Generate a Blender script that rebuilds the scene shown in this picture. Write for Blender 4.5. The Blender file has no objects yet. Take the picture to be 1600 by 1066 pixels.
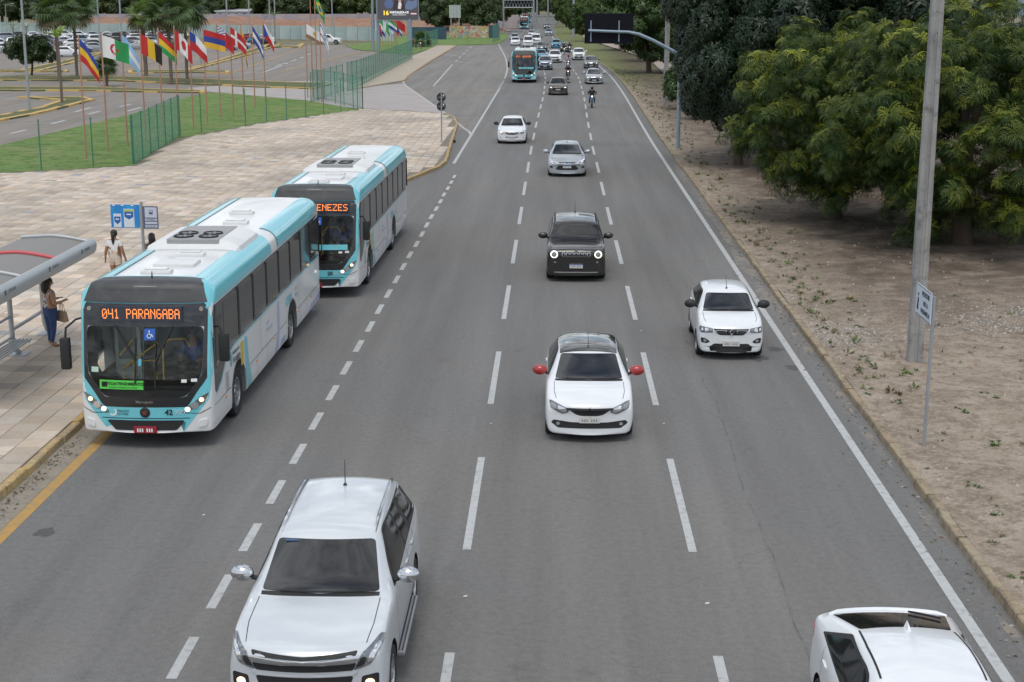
import bpy, bmesh, math, random
import numpy as np
from mathutils import Vector, Matrix
from mathutils.bvhtree import BVHTree
R = math.radians
scene = bpy.context.scene
col = scene.collection
rnd = random.Random(11)
npr = np.random.default_rng(5)

# ------------------------------------------------------------------ camera
F, CX, CY, CAMH = 2300., 800., 533., 8.4            # focal length and centre in photo pixels
TH = math.atan(538 / F); PS = math.atan(68 * math.cos(TH) / F)
fw = Vector((-math.sin(PS)*math.cos(TH), math.cos(PS)*math.cos(TH), -math.sin(TH)))
rt = Vector((math.cos(PS), math.sin(PS), 0)); upv = rt.cross(fw)
cam_d = bpy.data.cameras.new('camera'); cam = bpy.data.objects.new('camera', cam_d); col.objects.link(cam)
cam.location = (0, 0, CAMH)
cam.rotation_euler = Matrix((rt, upv, -fw)).transposed().to_euler()
cam_d.sensor_width = 36; cam_d.lens = F/1600*36; cam_d.clip_end = 6000; cam_d.clip_start = .5
scene.camera = cam
def at(px, py, z=0.):
    d = fw + rt*((px-CX)/F) + upv*((CY-py)/F)
    t = (z-CAMH)/d.z
    return Vector((d.x*t, d.y*t, z))
def atY(px, py, Y):
    d = fw + rt*((px-CX)/F) + upv*((CY-py)/F)
    t = Y/d.y
    return Vector((d.x*t, Y, CAMH+d.z*t))
def pj(p):
    v = Vector(p) - Vector((0, 0, CAMH)); c = v.dot(fw)
    return (CX+F*v.dot(rt)/c, CY-F*v.dot(upv)/c, c)

# ------------------------------------------------------------------ sky and sun
SUN_EL, SUN_AZ = R(66), R(188)                       # azimuth clockwise from +Y
world = bpy.data.worlds.new('World'); scene.world = world; world.use_nodes = True
wt = world.node_tree; wn = wt.nodes; wn.clear()
def N(nt, t, **kw):
    n = nt.nodes.new(t)
    for k, v in kw.items():
        if k.startswith('i_'):
            k2 = k[2:]; k2 = int(k2) if k2.isdigit() else k2.replace('_', ' ')
            n.inputs[k2].default_value = v
        else: setattr(n, k, v)
    return n
sky = N(wt, 'ShaderNodeTexSky', sky_type='NISHITA', sun_disc=False, sun_elevation=SUN_EL, sun_rotation=SUN_AZ, air_density=1.2, dust_density=2.0)
tc = N(wt, 'ShaderNodeTexCoord')
sep = N(wt, 'ShaderNodeSeparateXYZ'); wt.links.new(tc.outputs['Generated'], sep.inputs[0])
zc = N(wt, 'ShaderNodeMath', operation='MAXIMUM', i_1=0.0); wt.links.new(sep.outputs[2], zc.inputs[0])
za = N(wt, 'ShaderNodeMath', operation='ADD', i_1=0.25); wt.links.new(zc.outputs[0], za.inputs[0])
vd = N(wt, 'ShaderNodeVectorMath', operation='DIVIDE'); wt.links.new(tc.outputs['Generated'], vd.inputs[0]); wt.links.new(za.outputs[0], vd.inputs[1])
n1 = N(wt, 'ShaderNodeTexNoise', i_Scale=2.6, i_Detail=8., i_Roughness=.55); wt.links.new(vd.outputs[0], n1.inputs['Vector'])
n2 = N(wt, 'ShaderNodeTexNoise', i_Scale=5.5, i_Detail=6., i_Roughness=.62); wt.links.new(vd.outputs[0], n2.inputs['Vector'])
cov = N(wt, 'ShaderNodeMapRange', i_1=.36, i_2=.56); wt.links.new(n1.outputs[0], cov.inputs[0])
shd = N(wt, 'ShaderNodeMapRange', i_1=.36, i_2=.64, i_3=1.3, i_4=12.0); wt.links.new(n2.outputs[0], shd.inputs[0])
cc = N(wt, 'ShaderNodeVectorMath', operation='SCALE'); cc.inputs[0].default_value = (.96, 1.0, 1.05); wt.links.new(shd.outputs[0], cc.inputs['Scale'])
mx = N(wt, 'ShaderNodeMix', data_type='RGBA'); wt.links.new(cov.outputs[0], mx.inputs[0]); wt.links.new(sky.outputs[0], mx.inputs[6]); wt.links.new(cc.outputs[0], mx.inputs[7])
bg = N(wt, 'ShaderNodeBackground', i_Strength=.105); wt.links.new(mx.outputs[2], bg.inputs[0])
wo = N(wt, 'ShaderNodeOutputWorld'); wt.links.new(bg.outputs[0], wo.inputs[0])
sd = bpy.data.lights.new('sun', 'SUN'); sd.energy = 1.0; sd.angle = R(24); sd.color = (1, .96, .9)
so = bpy.data.objects.new('sun', sd); col.objects.link(so)
sdir = Vector((math.sin(SUN_AZ)*math.cos(SUN_EL), math.cos(SUN_AZ)*math.cos(SUN_EL), math.sin(SUN_EL)))
so.rotation_euler = sdir.to_track_quat('Z', 'Y').to_euler(); so.location = (0, 0, 60)
vs = scene.view_settings; vs.view_transform = 'Standard'; vs.look = 'None'; vs.exposure = 0.46; vs.gamma = 1; vs.use_curve_mapping = False

# ------------------------------------------------------------------ materials
MATS = {}
def mat(name, c, rough=.6, metal=0., spec=.5, var=None, bump=None, coat=0., emit=None, pos=True, attr=None, rnd_amt=0., alpha=1., tint2=None):
    """procedural material: base colour c, var=[(scale, amount, colour2)...], bump=(scale, strength), attr=colour attribute multiplied in"""
    if name in MATS: return MATS[name]
    m = bpy.data.materials.new(name); MATS[name] = m; m.use_nodes = True
    nt = m.node_tree; b = nt.nodes['Principled BSDF']; L = nt.links.new
    c4 = tuple(c)+(1,)
    b.inputs['Base Color'].default_value = c4; b.inputs['Roughness'].default_value = rough
    b.inputs['Metallic'].default_value = metal; b.inputs['Specular IOR Level'].default_value = spec
    b.inputs['Coat Weight'].default_value = coat; b.inputs['Coat Roughness'].default_value = .04
    if alpha < 1: b.inputs['Alpha'].default_value = alpha
    last = None
    if var or bump:
        g = N(nt, 'ShaderNodeNewGeometry') if pos else N(nt, 'ShaderNodeTexCoord')
        src = g.outputs['Position'] if pos else g.outputs['Object']
    if attr:
        a = N(nt, 'ShaderNodeAttribute', attribute_name=attr); last = a.outputs['Color']
        if tuple(c) != (1, 1, 1):
            mm = N(nt, 'ShaderNodeMix', data_type='RGBA', blend_type='MULTIPLY', i_0=1.0); L(last, mm.inputs[6]); mm.inputs[7].default_value = c4; last = mm.outputs[2]
    for v in (var or []):
        sc, amt, c2 = v[:3]; lo, hi = (v[3], v[4]) if len(v) > 4 else (.42, .62)
        n = N(nt, 'ShaderNodeTexNoise', i_Scale=1.0, i_Detail=5., i_Roughness=.6)
        if isinstance(sc, tuple):
            vm = N(nt, 'ShaderNodeVectorMath', operation='MULTIPLY'); L(src, vm.inputs[0]); vm.inputs[1].default_value = sc; L(vm.outputs[0], n.inputs['Vector'])
        else:
            n.inputs['Scale'].default_value = sc; L(src, n.inputs['Vector'])
        r = N(nt, 'ShaderNodeMapRange', i_1=lo, i_2=hi, i_3=0., i_4=amt); L(n.outputs[0], r.inputs[0])
        mm = N(nt, 'ShaderNodeMix', data_type='RGBA'); L(r.outputs[0], mm.inputs[0])
        if last: L(last, mm.inputs[6])
        else: mm.inputs[6].default_value = c4
        mm.inputs[7].default_value = tuple(c2)+(1,); last = mm.outputs[2]
    if rnd_amt:
        oi = N(nt, 'ShaderNodeObjectInfo'); r = N(nt, 'ShaderNodeMapRange', i_3=1-rnd_amt, i_4=1+rnd_amt); L(oi.outputs['Random'], r.inputs[0])
        vm = N(nt, 'ShaderNodeVectorMath', operation='SCALE'); L(r.outputs[0], vm.inputs['Scale'])
        if last: L(last, vm.inputs[0])
        else: vm.inputs[0].default_value = c
        last = vm.outputs[0]
    if last: L(last, b.inputs['Base Color'])
    if bump:
        n = N(nt, 'ShaderNodeTexNoise', i_Scale=bump[0], i_Detail=4., i_Roughness=.6); L(src, n.inputs['Vector'])
        bp = N(nt, 'ShaderNodeBump', i_Strength=bump[1], i_Distance=bump[2] if len(bump) > 2 else .02); L(n.outputs[0], bp.inputs['Height']); L(bp.outputs[0], b.inputs['Normal'])
    if emit:
        b.inputs['Emission Color'].default_value = tuple(emit[0])+(1,); b.inputs['Emission Strength'].default_value = emit[1]
    return m
def leafmat(name, attr='Col', trans=.25, rough=.45):
    m = bpy.data.materials.new(name); MATS[name] = m; m.use_nodes = True
    nt = m.node_tree; L = nt.links.new; b = nt.nodes['Principled BSDF']; out = nt.nodes['Material Output']
    a = N(nt, 'ShaderNodeAttribute', attribute_name=attr); L(a.outputs['Color'], b.inputs['Base Color'])
    b.inputs['Roughness'].default_value = rough; b.inputs['Specular IOR Level'].default_value = .35
    t = N(nt, 'ShaderNodeBsdfTranslucent'); vm = N(nt, 'ShaderNodeVectorMath', operation='MULTIPLY'); vm.inputs[1].default_value = (1.2, 1.25, .5)
    L(a.outputs['Color'], vm.inputs[0]); L(vm.outputs[0], t.inputs[0])
    ms = N(nt, 'ShaderNodeMixShader', i_0=trans); L(b.outputs[0], ms.inputs[1]); L(t.outputs[0], ms.inputs[2]); L(ms.outputs[0], out.inputs[0])
    return m

# ------------------------------------------------------------------ mesh helpers
def tag(o, label=None, cat=None, group=None, kind=None):
    if label: o['label'] = label
    if cat: o['category'] = cat
    if group: o['group'] = group
    if kind: o['kind'] = kind
    return o
def empty(name, loc=(0, 0, 0), rz=0., label=None, cat=None, group=None):
    o = bpy.data.objects.new(name, None); col.objects.link(o); o.location = loc; o.rotation_euler = (0, 0, rz); o.empty_display_size = .2
    return tag(o, label, cat, group)
def link(name, me, parent=None):
    o = bpy.data.objects.new(name, me); col.objects.link(o)
    if parent is not None: o.parent = parent
    return o
def children_of(o, CH={}): return list(o.children)
def copy_tree(o, parent=None):
    c = o.copy(); col.objects.link(c); c.parent = parent
    for ch in list(o.children): copy_tree(ch, c)
    return c
class MB:
    """collects geometry for ONE mesh object"""
    def __init__(s): s.v = []; s.f = []; s.m = []; s.c = None
    def add(s, vs, fs, mi=0):
        k = len(s.v); s.v += [tuple(p) for p in vs]; s.f += [tuple(i+k for i in f) for f in fs]; s.m += [mi]*len(fs); return s
    def box(s, lo, hi, mi=0, M=None, bev=0.):
        x0, y0, z0 = lo; x1, y1, z1 = hi
        vs = [(x0, y0, z0), (x1, y0, z0), (x1, y1, z0), (x0, y1, z0), (x0, y0, z1), (x1, y0, z1), (x1, y1, z1), (x0, y1, z1)]
        fs = [(0, 3, 2, 1), (4, 5, 6, 7), (0, 1, 5, 4), (1, 2, 6, 5), (2, 3, 7, 6), (3, 0, 4, 7)]
        if bev > 0:
            bm = bmesh.new(); bv = [bm.verts.new(p) for p in vs]
            for f in fs: bm.faces.new([bv[i] for i in f])
            bmesh.ops.bevel(bm, geom=bm.edges[:], offset=bev, segments=2, affect='EDGES', profile=.6)
            bm.verts.index_update(); vs = [tuple(v.co) for v in bm.verts]; fs = [tuple(v.index for v in f.verts) for f in bm.faces]; bm.free()
        if M is not None: vs = [tuple(M @ Vector(p)) for p in vs]
        return s.add(vs, fs, mi)
    def tube(s, pts, rad, n=8, mi=0, cap=True):
        pts = [Vector(p) for p in pts]; m = len(pts)
        rr = rad if isinstance(rad, (list, tuple)) else [rad]*m
        vs = []; ref = None
        for i, p in enumerate(pts):
            t = (pts[min(i+1, m-1)]-pts[max(i-1, 0)]).normalized()
            if ref is None: ref = Vector((1, 0, 0)) if abs(t.x) < .9 else Vector((0, 1, 0))
            a = (ref - t*ref.dot(t)).normalized(); b = t.cross(a); ref = a
            for k in range(n):
                an = 2*math.pi*k/n; vs.append(p+(a*math.cos(an)+b*math.sin(an))*rr[i])
        fs = []
        for i in range(m-1):
            for k in range(n): fs.append((i*n+k, i*n+(k+1) % n, (i+1)*n+(k+1) % n, (i+1)*n+k))
        if cap: fs += [tuple(range(n-1, -1, -1)), tuple((m-1)*n+k for k in range(n))]
        return s.add(vs, fs, mi)
    def lathe(s, prof, n=24, mi=0, M=None):
        """prof [(r, h)], axis = local z"""
        vs = []; fs = []
        for r, h in prof:
            for k in range(n): a = 2*math.pi*k/n; vs.append((r*math.cos(a), r*math.sin(a), h))
        for i in range(len(prof)-1):
            for k in range(n): fs.append((i*n+k, i*n+(k+1) % n, (i+1)*n+(k+1) % n, (i+1)*n+k))
        if M is not None: vs = [tuple(M @ Vector(p)) for p in vs]
        return s.add(vs, fs, mi)
    def prism(s, poly, z0, z1, mi=0, M=None, bottom=True):
        n = len(poly); vs = [(p[0], p[1], z0) for p in poly]+[(p[0], p[1], z1) for p in poly]
        fs = [tuple(range(n, 2*n))]+([tuple(range(n-1, -1, -1))] if bottom else [])
        fs += [(i, (i+1) % n, n+(i+1) % n, n+i) for i in range(n)]
        if M is not None: vs = [tuple(M @ Vector(p)) for p in vs]
        return s.add(vs, fs, mi)
    def ellipsoid(s, c, r, n=14, m=9, mi=0):
        vs = []; fs = []
        for i in range(m+1):
            ph = math.pi*i/m
            for k in range(n):
                a = 2*math.pi*k/n; vs.append((c[0]+r[0]*math.sin(ph)*math.cos(a), c[1]+r[1]*math.sin(ph)*math.sin(a), c[2]+r[2]*math.cos(ph)))
        for i in range(m):
            for k in range(n): fs.append((i*n+k, (i+1)*n+k, (i+1)*n+(k+1) % n, i*n+(k+1) % n))
        return s.add(vs, fs, mi)
    def mesh(s, name, mats, smooth=None):
        me = bpy.data.meshes.new(name); me.from_pydata(s.v, [], s.f)
        for m in (mats if isinstance(mats, (list, tuple)) else [mats]): me.materials.append(m)
        if any(s.m): me.polygons.foreach_set('material_index', s.m)
        if smooth is not None: smooth_by(me, smooth)
        me.validate(); me.update(); return me
    def build(s, name, mats, parent=None, smooth=None, **kw):
        o = link(name, s.mesh(name, mats, smooth), parent)
        return tag(o, **kw) if kw else o
def smooth_by(me, deg):
    me.polygons.foreach_set('use_smooth', [True]*len(me.polygons))
    me.update()
    if deg < 180: me.set_sharp_from_angle(angle=R(deg))
def set_cols(me, cols, name='Col'):
    """per-vertex colours (list of rgb)"""
    a = me.color_attributes.new(name, 'FLOAT_COLOR', 'POINT')
    arr = np.ones((len(me.vertices), 4), np.float32); arr[:, :3] = cols; a.data.foreach_set('color', arr.ravel())
def np_mesh(name, V, Fq, mats, cols=None, parent=None, smooth=False):
    """fast mesh from numpy verts (n,3) and quads/tris (m,k)"""
    me = bpy.data.meshes.new(name); k = Fq.shape[1]
    me.vertices.add(len(V)); me.vertices.foreach_set('co', V.astype(np.float32).ravel())
    me.loops.add(Fq.size); me.loops.foreach_set('vertex_index', Fq.astype(np.int32).ravel())
    me.polygons.add(len(Fq)); me.polygons.foreach_set('loop_start', np.arange(0, Fq.size, k, dtype=np.int32))
    me.materials.append(mats); me.update(calc_edges=True)
    if cols is not None: set_cols(me, cols)
    if smooth: me.polygons.foreach_set('use_smooth', [True]*len(me.polygons))
    return link(name, me, parent)
def rotz(a): return Matrix.Rotation(a, 4, 'Z')
def text_mesh(s, size, mat_, name, M, parent, ext=.002, align='CENTER', bold=0.):
    c = bpy.data.curves.new(name, 'FONT'); c.body = s; c.size = size; c.extrude = ext; c.align_x = align; c.align_y = 'CENTER'; c.resolution_u = 2; c.offset = bold
    o = bpy.data.objects.new(name, c); col.objects.link(o)
    dg = bpy.context.evaluated_depsgraph_get(); me = bpy.data.meshes.new_from_object(o.evaluated_get(dg)); 
    bpy.data.objects.remove(o); bpy.data.curves.remove(c)
    me.transform(M); me.materials.clear(); me.materials.append(mat_)
    return link(name, me, parent)
# text lying in a plane: columns = (text x axis, text up axis, normal), origin
def plane(o, x, y):
    x = Vector(x).normalized(); y = Vector(y); z = x.cross(y).normalized(); y = z.cross(x)
    m = Matrix((x, y, z)).transposed().to_4x4(); m.translation = Vector(o); return m
FRONT = lambda x, y, z: plane((x, y, z), (1, 0, 0), (0, 0, 1))       # seen from -Y
# ------------------------------------------------------------------ ground, roads, pavements
def ss(a, b, t):
    t = max(0, min(1, (t-a)/(b-a))); return t*t*(3-2*t)
def xl(Y): return -6.8*ss(150, 335, Y)
def xo(Y):                                            # the avenue's slight bend far away
    return .35*ss(80, 140, Y)-6.8*ss(150, 335, Y)
M_ground = mat('ground_earth', (.16, .14, .08), .95, var=[(.05, .9, (.10, .13, .045)), (.8, .5, (.2, .16, .1))])
def asphalt(name, base, streak=0.):
    m = bpy.data.materials.new(name); MATS[name] = m; m.use_nodes = True; nt = m.node_tree; L = nt.links.new; b = nt.nodes['Principled BSDF']
    g = N(nt, 'ShaderNodeNewGeometry'); P = g.outputs['Position']
    def nz(sc, det=5., rough=.6, sv=None):
        n = N(nt, 'ShaderNodeTexNoise', i_Scale=sc, i_Detail=det, i_Roughness=rough)
        if sv:
            v = N(nt, 'ShaderNodeVectorMath', operation='MULTIPLY'); L(P, v.inputs[0]); v.inputs[1].default_value = sv; L(v.outputs[0], n.inputs['Vector'])
        else: L(P, n.inputs['Vector'])
        return n.outputs[0]
    def rng(s, a, b_, c, d):
        r = N(nt, 'ShaderNodeMapRange', i_1=a, i_2=b_, i_3=c, i_4=d); L(s, r.inputs[0]); return r.outputs[0]
    def mul(a, b_):
        k = N(nt, 'ShaderNodeMath', operation='MULTIPLY'); L(a, k.inputs[0]); L(b_, k.inputs[1]); return k.outputs[0]
    v = rng(nz(55., 3.), .3, .7, .72, 1.28)
    v = mul(v, rng(nz(9., 5.), .3, .7, .88, 1.12))
    v = mul(v, rng(nz(1., 4., .6, (1.3, .05, 1)), .3, .7, .88, 1.12))          # streaks worn along the driving direction
    v = mul(v, rng(nz(1., 4., .6, (.35, .035, 1)), .35, .65, .92, 1.08))
    v = mul(v, rng(nz(.9, 6., .7), .60, .74, 1., .80))                         # stains
    vo = N(nt, 'ShaderNodeTexVoronoi', feature='DISTANCE_TO_EDGE', i_Scale=.16); wv = N(nt, 'ShaderNodeVectorMath', operation='ADD')
    n3 = N(nt, 'ShaderNodeTexNoise', i_Scale=.8, i_Detail=5.); L(P, n3.inputs['Vector']); L(P, wv.inputs[0]); L(n3.outputs['Color'], wv.inputs[1]); L(wv.outputs[0], vo.inputs['Vector'])
    v = mul(v, rng(vo.outputs[0], 0., .0028, .88, 1.))                          # hairline cracks
    if streak:
        v = mul(v, rng(nz(1., 4., .6, (.10, 1.4, 1)), .45, .65, 1., 1-streak))   # marks across the lay-by
    sp = N(nt, 'ShaderNodeSeparateXYZ'); L(P, sp.inputs[0])
    mxc = N(nt, 'ShaderNodeMix', data_type='RGBA'); mxc.inputs[6].default_value = (base[0], base[1], base[2], 1); mxc.inputs[7].default_value = (base[0]*1.03, base[1]*1.0, base[2]*.965, 1)
    L(rng(nz(.07, 3.), .4, .6, 0, 1), mxc.inputs[0])
    vm = N(nt, 'ShaderNodeVectorMath', operation='SCALE'); L(mxc.outputs[2], vm.inputs[0]); L(v, vm.inputs['Scale']); L(vm.outputs[0], b.inputs['Base Color'])
    b.inputs['Roughness'].default_value = .85; b.inputs['Specular IOR Level'].default_value = .3
    bp = N(nt, 'ShaderNodeBump', i_Strength=.35, i_Distance=.01); L(nz(70., 2.), bp.inputs['Height']); L(bp.outputs[0], b.inputs['Normal'])
    return m
M_road = asphalt('asphalt', (.160, .158, .154))
M_bay = asphalt('asphalt_worn', (.205, .195, .182), .16)
M_lot = asphalt('asphalt_lot', (.225, .205, .185), .12)
M_conc = mat('concrete_drive', (.37, .335, .32), .9, var=[(.5, .6, (.30, .27, .255)), (6., .3, (.40, .37, .35))], bump=(40, .2))
M_white = mat('road_paint_white', (.46, .47, .465), .75, var=[(7., .85, (.25, .25, .245), .5, .72), (40., .35, (.3, .3, .3))])
M_yel = mat('road_paint_yellow', (.42, .25, .07), .8, var=[(5., .8, (.25, .2, .14), .45, .7)])
M_kerbY = mat('kerb_yellow', (.48, .315, .11), .85, var=[(.8, .6, (.52, .40, .20), .45, .6), (3., .85, (.33, .26, .17), .43, .6), (14., .65, (.19, .155, .11), .5, .64)], bump=(25, .4))
M_kerbS = mat('kerb_stone', (.29, .225, .14), .9, var=[(.7, .8, (.33, .27, .19), .45, .6), (3., .9, (.18, .14, .095), .45, .6), (14., .6, (.40, .34, .25), .5, .66)], bump=(20, .6))
M_tile = mat('paving_stone', (1.13, 1.12, 1.11), .8, attr='Col', var=[(.12, .6, (.21, .185, .155), .46, .66), (.7, .4, (.26, .23, .19), .52, .68), (5., .3, (.27, .22, .17), .45, .75), (35., .2, (.6, .53, .45))], bump=(30, .2))
M_joint = mat('paving_joint', (.205, .172, .14), .95, var=[(3., .6, (.15, .125, .10))])
M_sidew = mat('sidewalk_beige', (.40, .34, .27), .9, var=[(1.2, .6, (.33, .28, .22)), (8., .4, (.45, .39, .31))], bump=(20, .3))
M_grass = mat('lawn_grass', (.115, .215, .038), .95, var=[(.3, .85, (.21, .235, .085), .48, .6), (.9, .85, (.065, .135, .02), .46, .58), (4., .7, (.20, .27, .085), .47, .58)], bump=(30, 1.0, .06))
M_gdry = mat('dry_grass', (.15, .16, .06), .95, var=[(.4, .8, (.23, .19, .11)), (4., .6, (.09, .13, .035)), (20., .5, (.2, .2, .09))], bump=(20, 1.0, .06))

def sheet(name, pts, z, m, thick=0., parent=None, kind='structure'):
    bm = bmesh.new(); vs = [bm.verts.new((p[0], p[1], z)) for p in pts]; f = bm.faces.new(vs)
    f.normal_update()
    if f.normal.z < 0: f.normal_flip()
    if thick:
        r = bmesh.ops.extrude_face_region(bm, geom=[f]); bmesh.ops.translate(bm, vec=(0, 0, -thick), verts=[g for g in r['geom'] if isinstance(g, bmesh.types.BMVert)])
        bmesh.ops.recalc_face_normals(bm, faces=bm.faces[:])
    bmesh.ops.triangulate(bm, faces=[f for f in bm.faces if len(f.verts) > 4])
    me = bpy.data.meshes.new(name); bm.to_mesh(me); bm.free(); me.materials.append(m)
    o = link(name, me, parent)
    if kind and parent is None: o['kind'] = kind
    return o
P2 = lambda pts, z=0.: [at(x, y, z) for x, y in pts]
sheet('ground', [(-4000, -400), (4000, -400), (4000, 5000), (-4000, 5000)], -.06, M_ground)
# the avenue: one strip that follows the bend
def strip(name, ya, yb, xa, xr, z, m, step=12., parent=None, f=None):
    f = f or xo
    n = max(1, int((yb-ya)/step)); V = []; Fc = []
    for i in range(n+1):
        y = ya+(yb-ya)*i/n; V += [(xa+f(y), y, z), (xr+f(y), y, z)]
    for i in range(n): Fc.append((2*i, 2*i+1, 2*i+3, 2*i+2))
    me = bpy.data.meshes.new(name); me.from_pydata(V, [], Fc); me.materials.append(m)
    o = link(name, me, parent)
    if parent is None: o['kind'] = 'structure'
    return o
strip('avenue_road', -20, 720, -13., 6.5, 0, M_road)
# lay-by / side road to the left of the avenue
bay = [(-5.35, 94), (-5.4, 108), (-5.1, 150), (-5.4, 180), (-7.0, 225), (-9.2, 258), (-10.8, 264), (-21.0, 264), (-21., 150), (-14, 118), (-8, 100)]
sheet('side_road', bay, .006, M_bay)
road = bpy.data.objects['avenue_road']

# --- painted markings (flat sheets 4 mm above the road)
mk = empty('road_marking'); mk['kind'] = 'structure'
def dash(xc, ya, yb, w, m=M_white, z=.004, name='lane_dash', par=mk):
    a, b = xo(ya), xo(yb); ob = MB(); jj = rnd.uniform(-.012, .012)
    ob.add([(xc+a-w/2+jj, ya, z), (xc+a+w/2+jj, ya, z), (xc+b+w/2+jj, yb, z), (xc+b-w/2+jj, yb, z)], [(0, 1, 2, 3)])
    return ob.build(name, m, par)
def zc2Y(z): return (z-CAMH*math.sin(TH))/math.cos(TH)
D0 = zc2Y(F*CAMH/math.cos(TH)*.001156); PER = F*CAMH/math.cos(TH)*.000414/math.cos(TH); DL = F*CAMH/math.cos(TH)*.000232/math.cos(TH)
for xc in (-1.33, 2.18):
    for k in range(-1, 44):
        ya = D0+k*PER; dash(xc, ya, ya+DL, .13)
b0 = at(348, 925).y
for k in range(-4, 26):
    ya = b0-.6+k*2.2
    if ya < 71.5: dash(-4.80, ya, ya+1.25, .14)
strip('edge_line', 5, 330, 5.68, 5.84, .004, M_white, 8, mk)
strip('edge_line', 76, 141, -5.28, -5.12, .010, M_white, 6, mk, xl)
for k in range(5): dash(-5.6, 142+k*2.6, 143.4+k*2.6, .15, z=.010)
strip('edge_line', 157, 420, -5.35, -5.19, .010, M_white, 6, mk, xl)
strip('edge_line', 0, 62, -8.90, -8.68, .004, M_yel, 8, mk).name = 'yellow_line'
def ribbon(name, pts, w, z, m, par=mk):
    pts = [Vector((p[0], p[1], 0)) for p in pts]; V = []; Fc = []
    for i, p in enumerate(pts):
        t = (pts[min(i+1, len(pts)-1)]-pts[max(i-1, 0)]).normalized(); n = Vector((-t.y, t.x, 0))*w/2
        V += [(p.x-n.x, p.y-n.y, z), (p.x+n.x, p.y+n.y, z)]
    for i in range(len(pts)-1): Fc.append((2*i, 2*i+1, 2*i+3, 2*i+2))
    me = bpy.data.meshes.new(name); me.from_pydata(V, [], Fc); me.materials.append(m); o = link(name, me, par)
    if par is None: o['kind'] = 'structure'
    return o
ribbon('bay_line', P2([(737, 213), (733, 206), (724, 200), (697, 178), (660, 152), (634, 134), (630, 129), (633, 124), (660, 104), (714, 70)]), .16, .012, M_white)
ribbon('bay_line', P2([(677, 135), (692, 118), (707, 101)]), .16, .012, M_white)
for a, b in (((711, 97), (715, 94)), ((717, 91), (720, 88)), ((723, 85), (726, 83)), ((728, 80), (731, 78)), ((734, 75), (737, 73))): ribbon('lane_dash', P2([a, b]), .15, .012, M_white)
for a, b in (((693, 85), (713, 87)), ((714, 97), (740, 99))): ribbon('bay_line', P2([a, b]), .3, .012, M_white)
ribbon('gutter', [(-9.16, 5), (-9.16, 60)], .5, .003, mat('gutter_sand', (.25, .22, .18), .95, var=[(2., .8, (.17, .155, .13)), (9., .5, (.32, .27, .2))]))

M_tar = mat('tar_seam', (.105, .104, .102), .8, var=[(2., 1., (.155, .153, .15), .45, .6)])
def seam(xc, ya, yb, w, sd):
    r_ = random.Random(sd); x = xc; P = []; y = ya
    while y < yb: P.append((x+xo(y), y)); x += r_.uniform(-.05, .05)+(xc-x)*.12; y += .55
    ribbon('tar_seam', P, w, .0022, M_tar)
seam(3.35, 10, 62, .03, 3); seam(4.1, 60, 140, .05, 7)
# --- right-hand verge of bare earth
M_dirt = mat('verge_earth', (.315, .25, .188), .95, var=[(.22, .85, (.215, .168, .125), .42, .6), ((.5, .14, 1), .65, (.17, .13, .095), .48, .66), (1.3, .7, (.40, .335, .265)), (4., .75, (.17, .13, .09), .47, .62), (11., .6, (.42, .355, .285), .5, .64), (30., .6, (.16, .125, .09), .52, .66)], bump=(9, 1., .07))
def grow_grass(m):
    """far along the avenue the verge is overgrown: patchy grass close to the kerb"""
    nt = m.node_tree; L = nt.links.new; b = nt.nodes['Principled BSDF']; src = b.inputs['Base Color'].links[0].from_socket
    g = N(nt, 'ShaderNodeNewGeometry'); sp = N(nt, 'ShaderNodeSeparateXYZ'); L(g.outputs['Position'], sp.inputs[0])
    ry = N(nt, 'ShaderNodeMapRange', i_1=105., i_2=190.); L(sp.outputs[1], ry.inputs[0])
    n = N(nt, 'ShaderNodeTexNoise', i_Scale=.35, i_Detail=6., i_Roughness=.65); L(g.outputs['Position'], n.inputs['Vector'])
    ad = N(nt, 'ShaderNodeMath', operation='ADD'); L(ry.outputs[0], ad.inputs[0]); L(n.outputs[0], ad.inputs[1])
    mk_ = N(nt, 'ShaderNodeMapRange', i_1=.78, i_2=1.15); L(ad.outputs[0], mk_.inputs[0])
    n2 = N(nt, 'ShaderNodeTexNoise', i_Scale=2.5, i_Detail=5.); L(g.outputs['Position'], n2.inputs['Vector'])
    gc_ = N(nt, 'ShaderNodeMix', data_type='RGBA'); gc_.inputs[6].default_value = (.085, .125, .03, 1); gc_.inputs[7].default_value = (.19, .18, .075, 1); L(n2.outputs[0], gc_.inputs[0])
    mx_ = N(nt, 'ShaderNodeMix', data_type='RGBA'); L(mk_.outputs[0], mx_.inputs[0]); L(src, mx_.inputs[6]); L(gc_.outputs[2], mx_.inputs[7]); L(mx_.outputs[2], b.inputs['Base Color'])
grow_grass(M_dirt)
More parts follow.
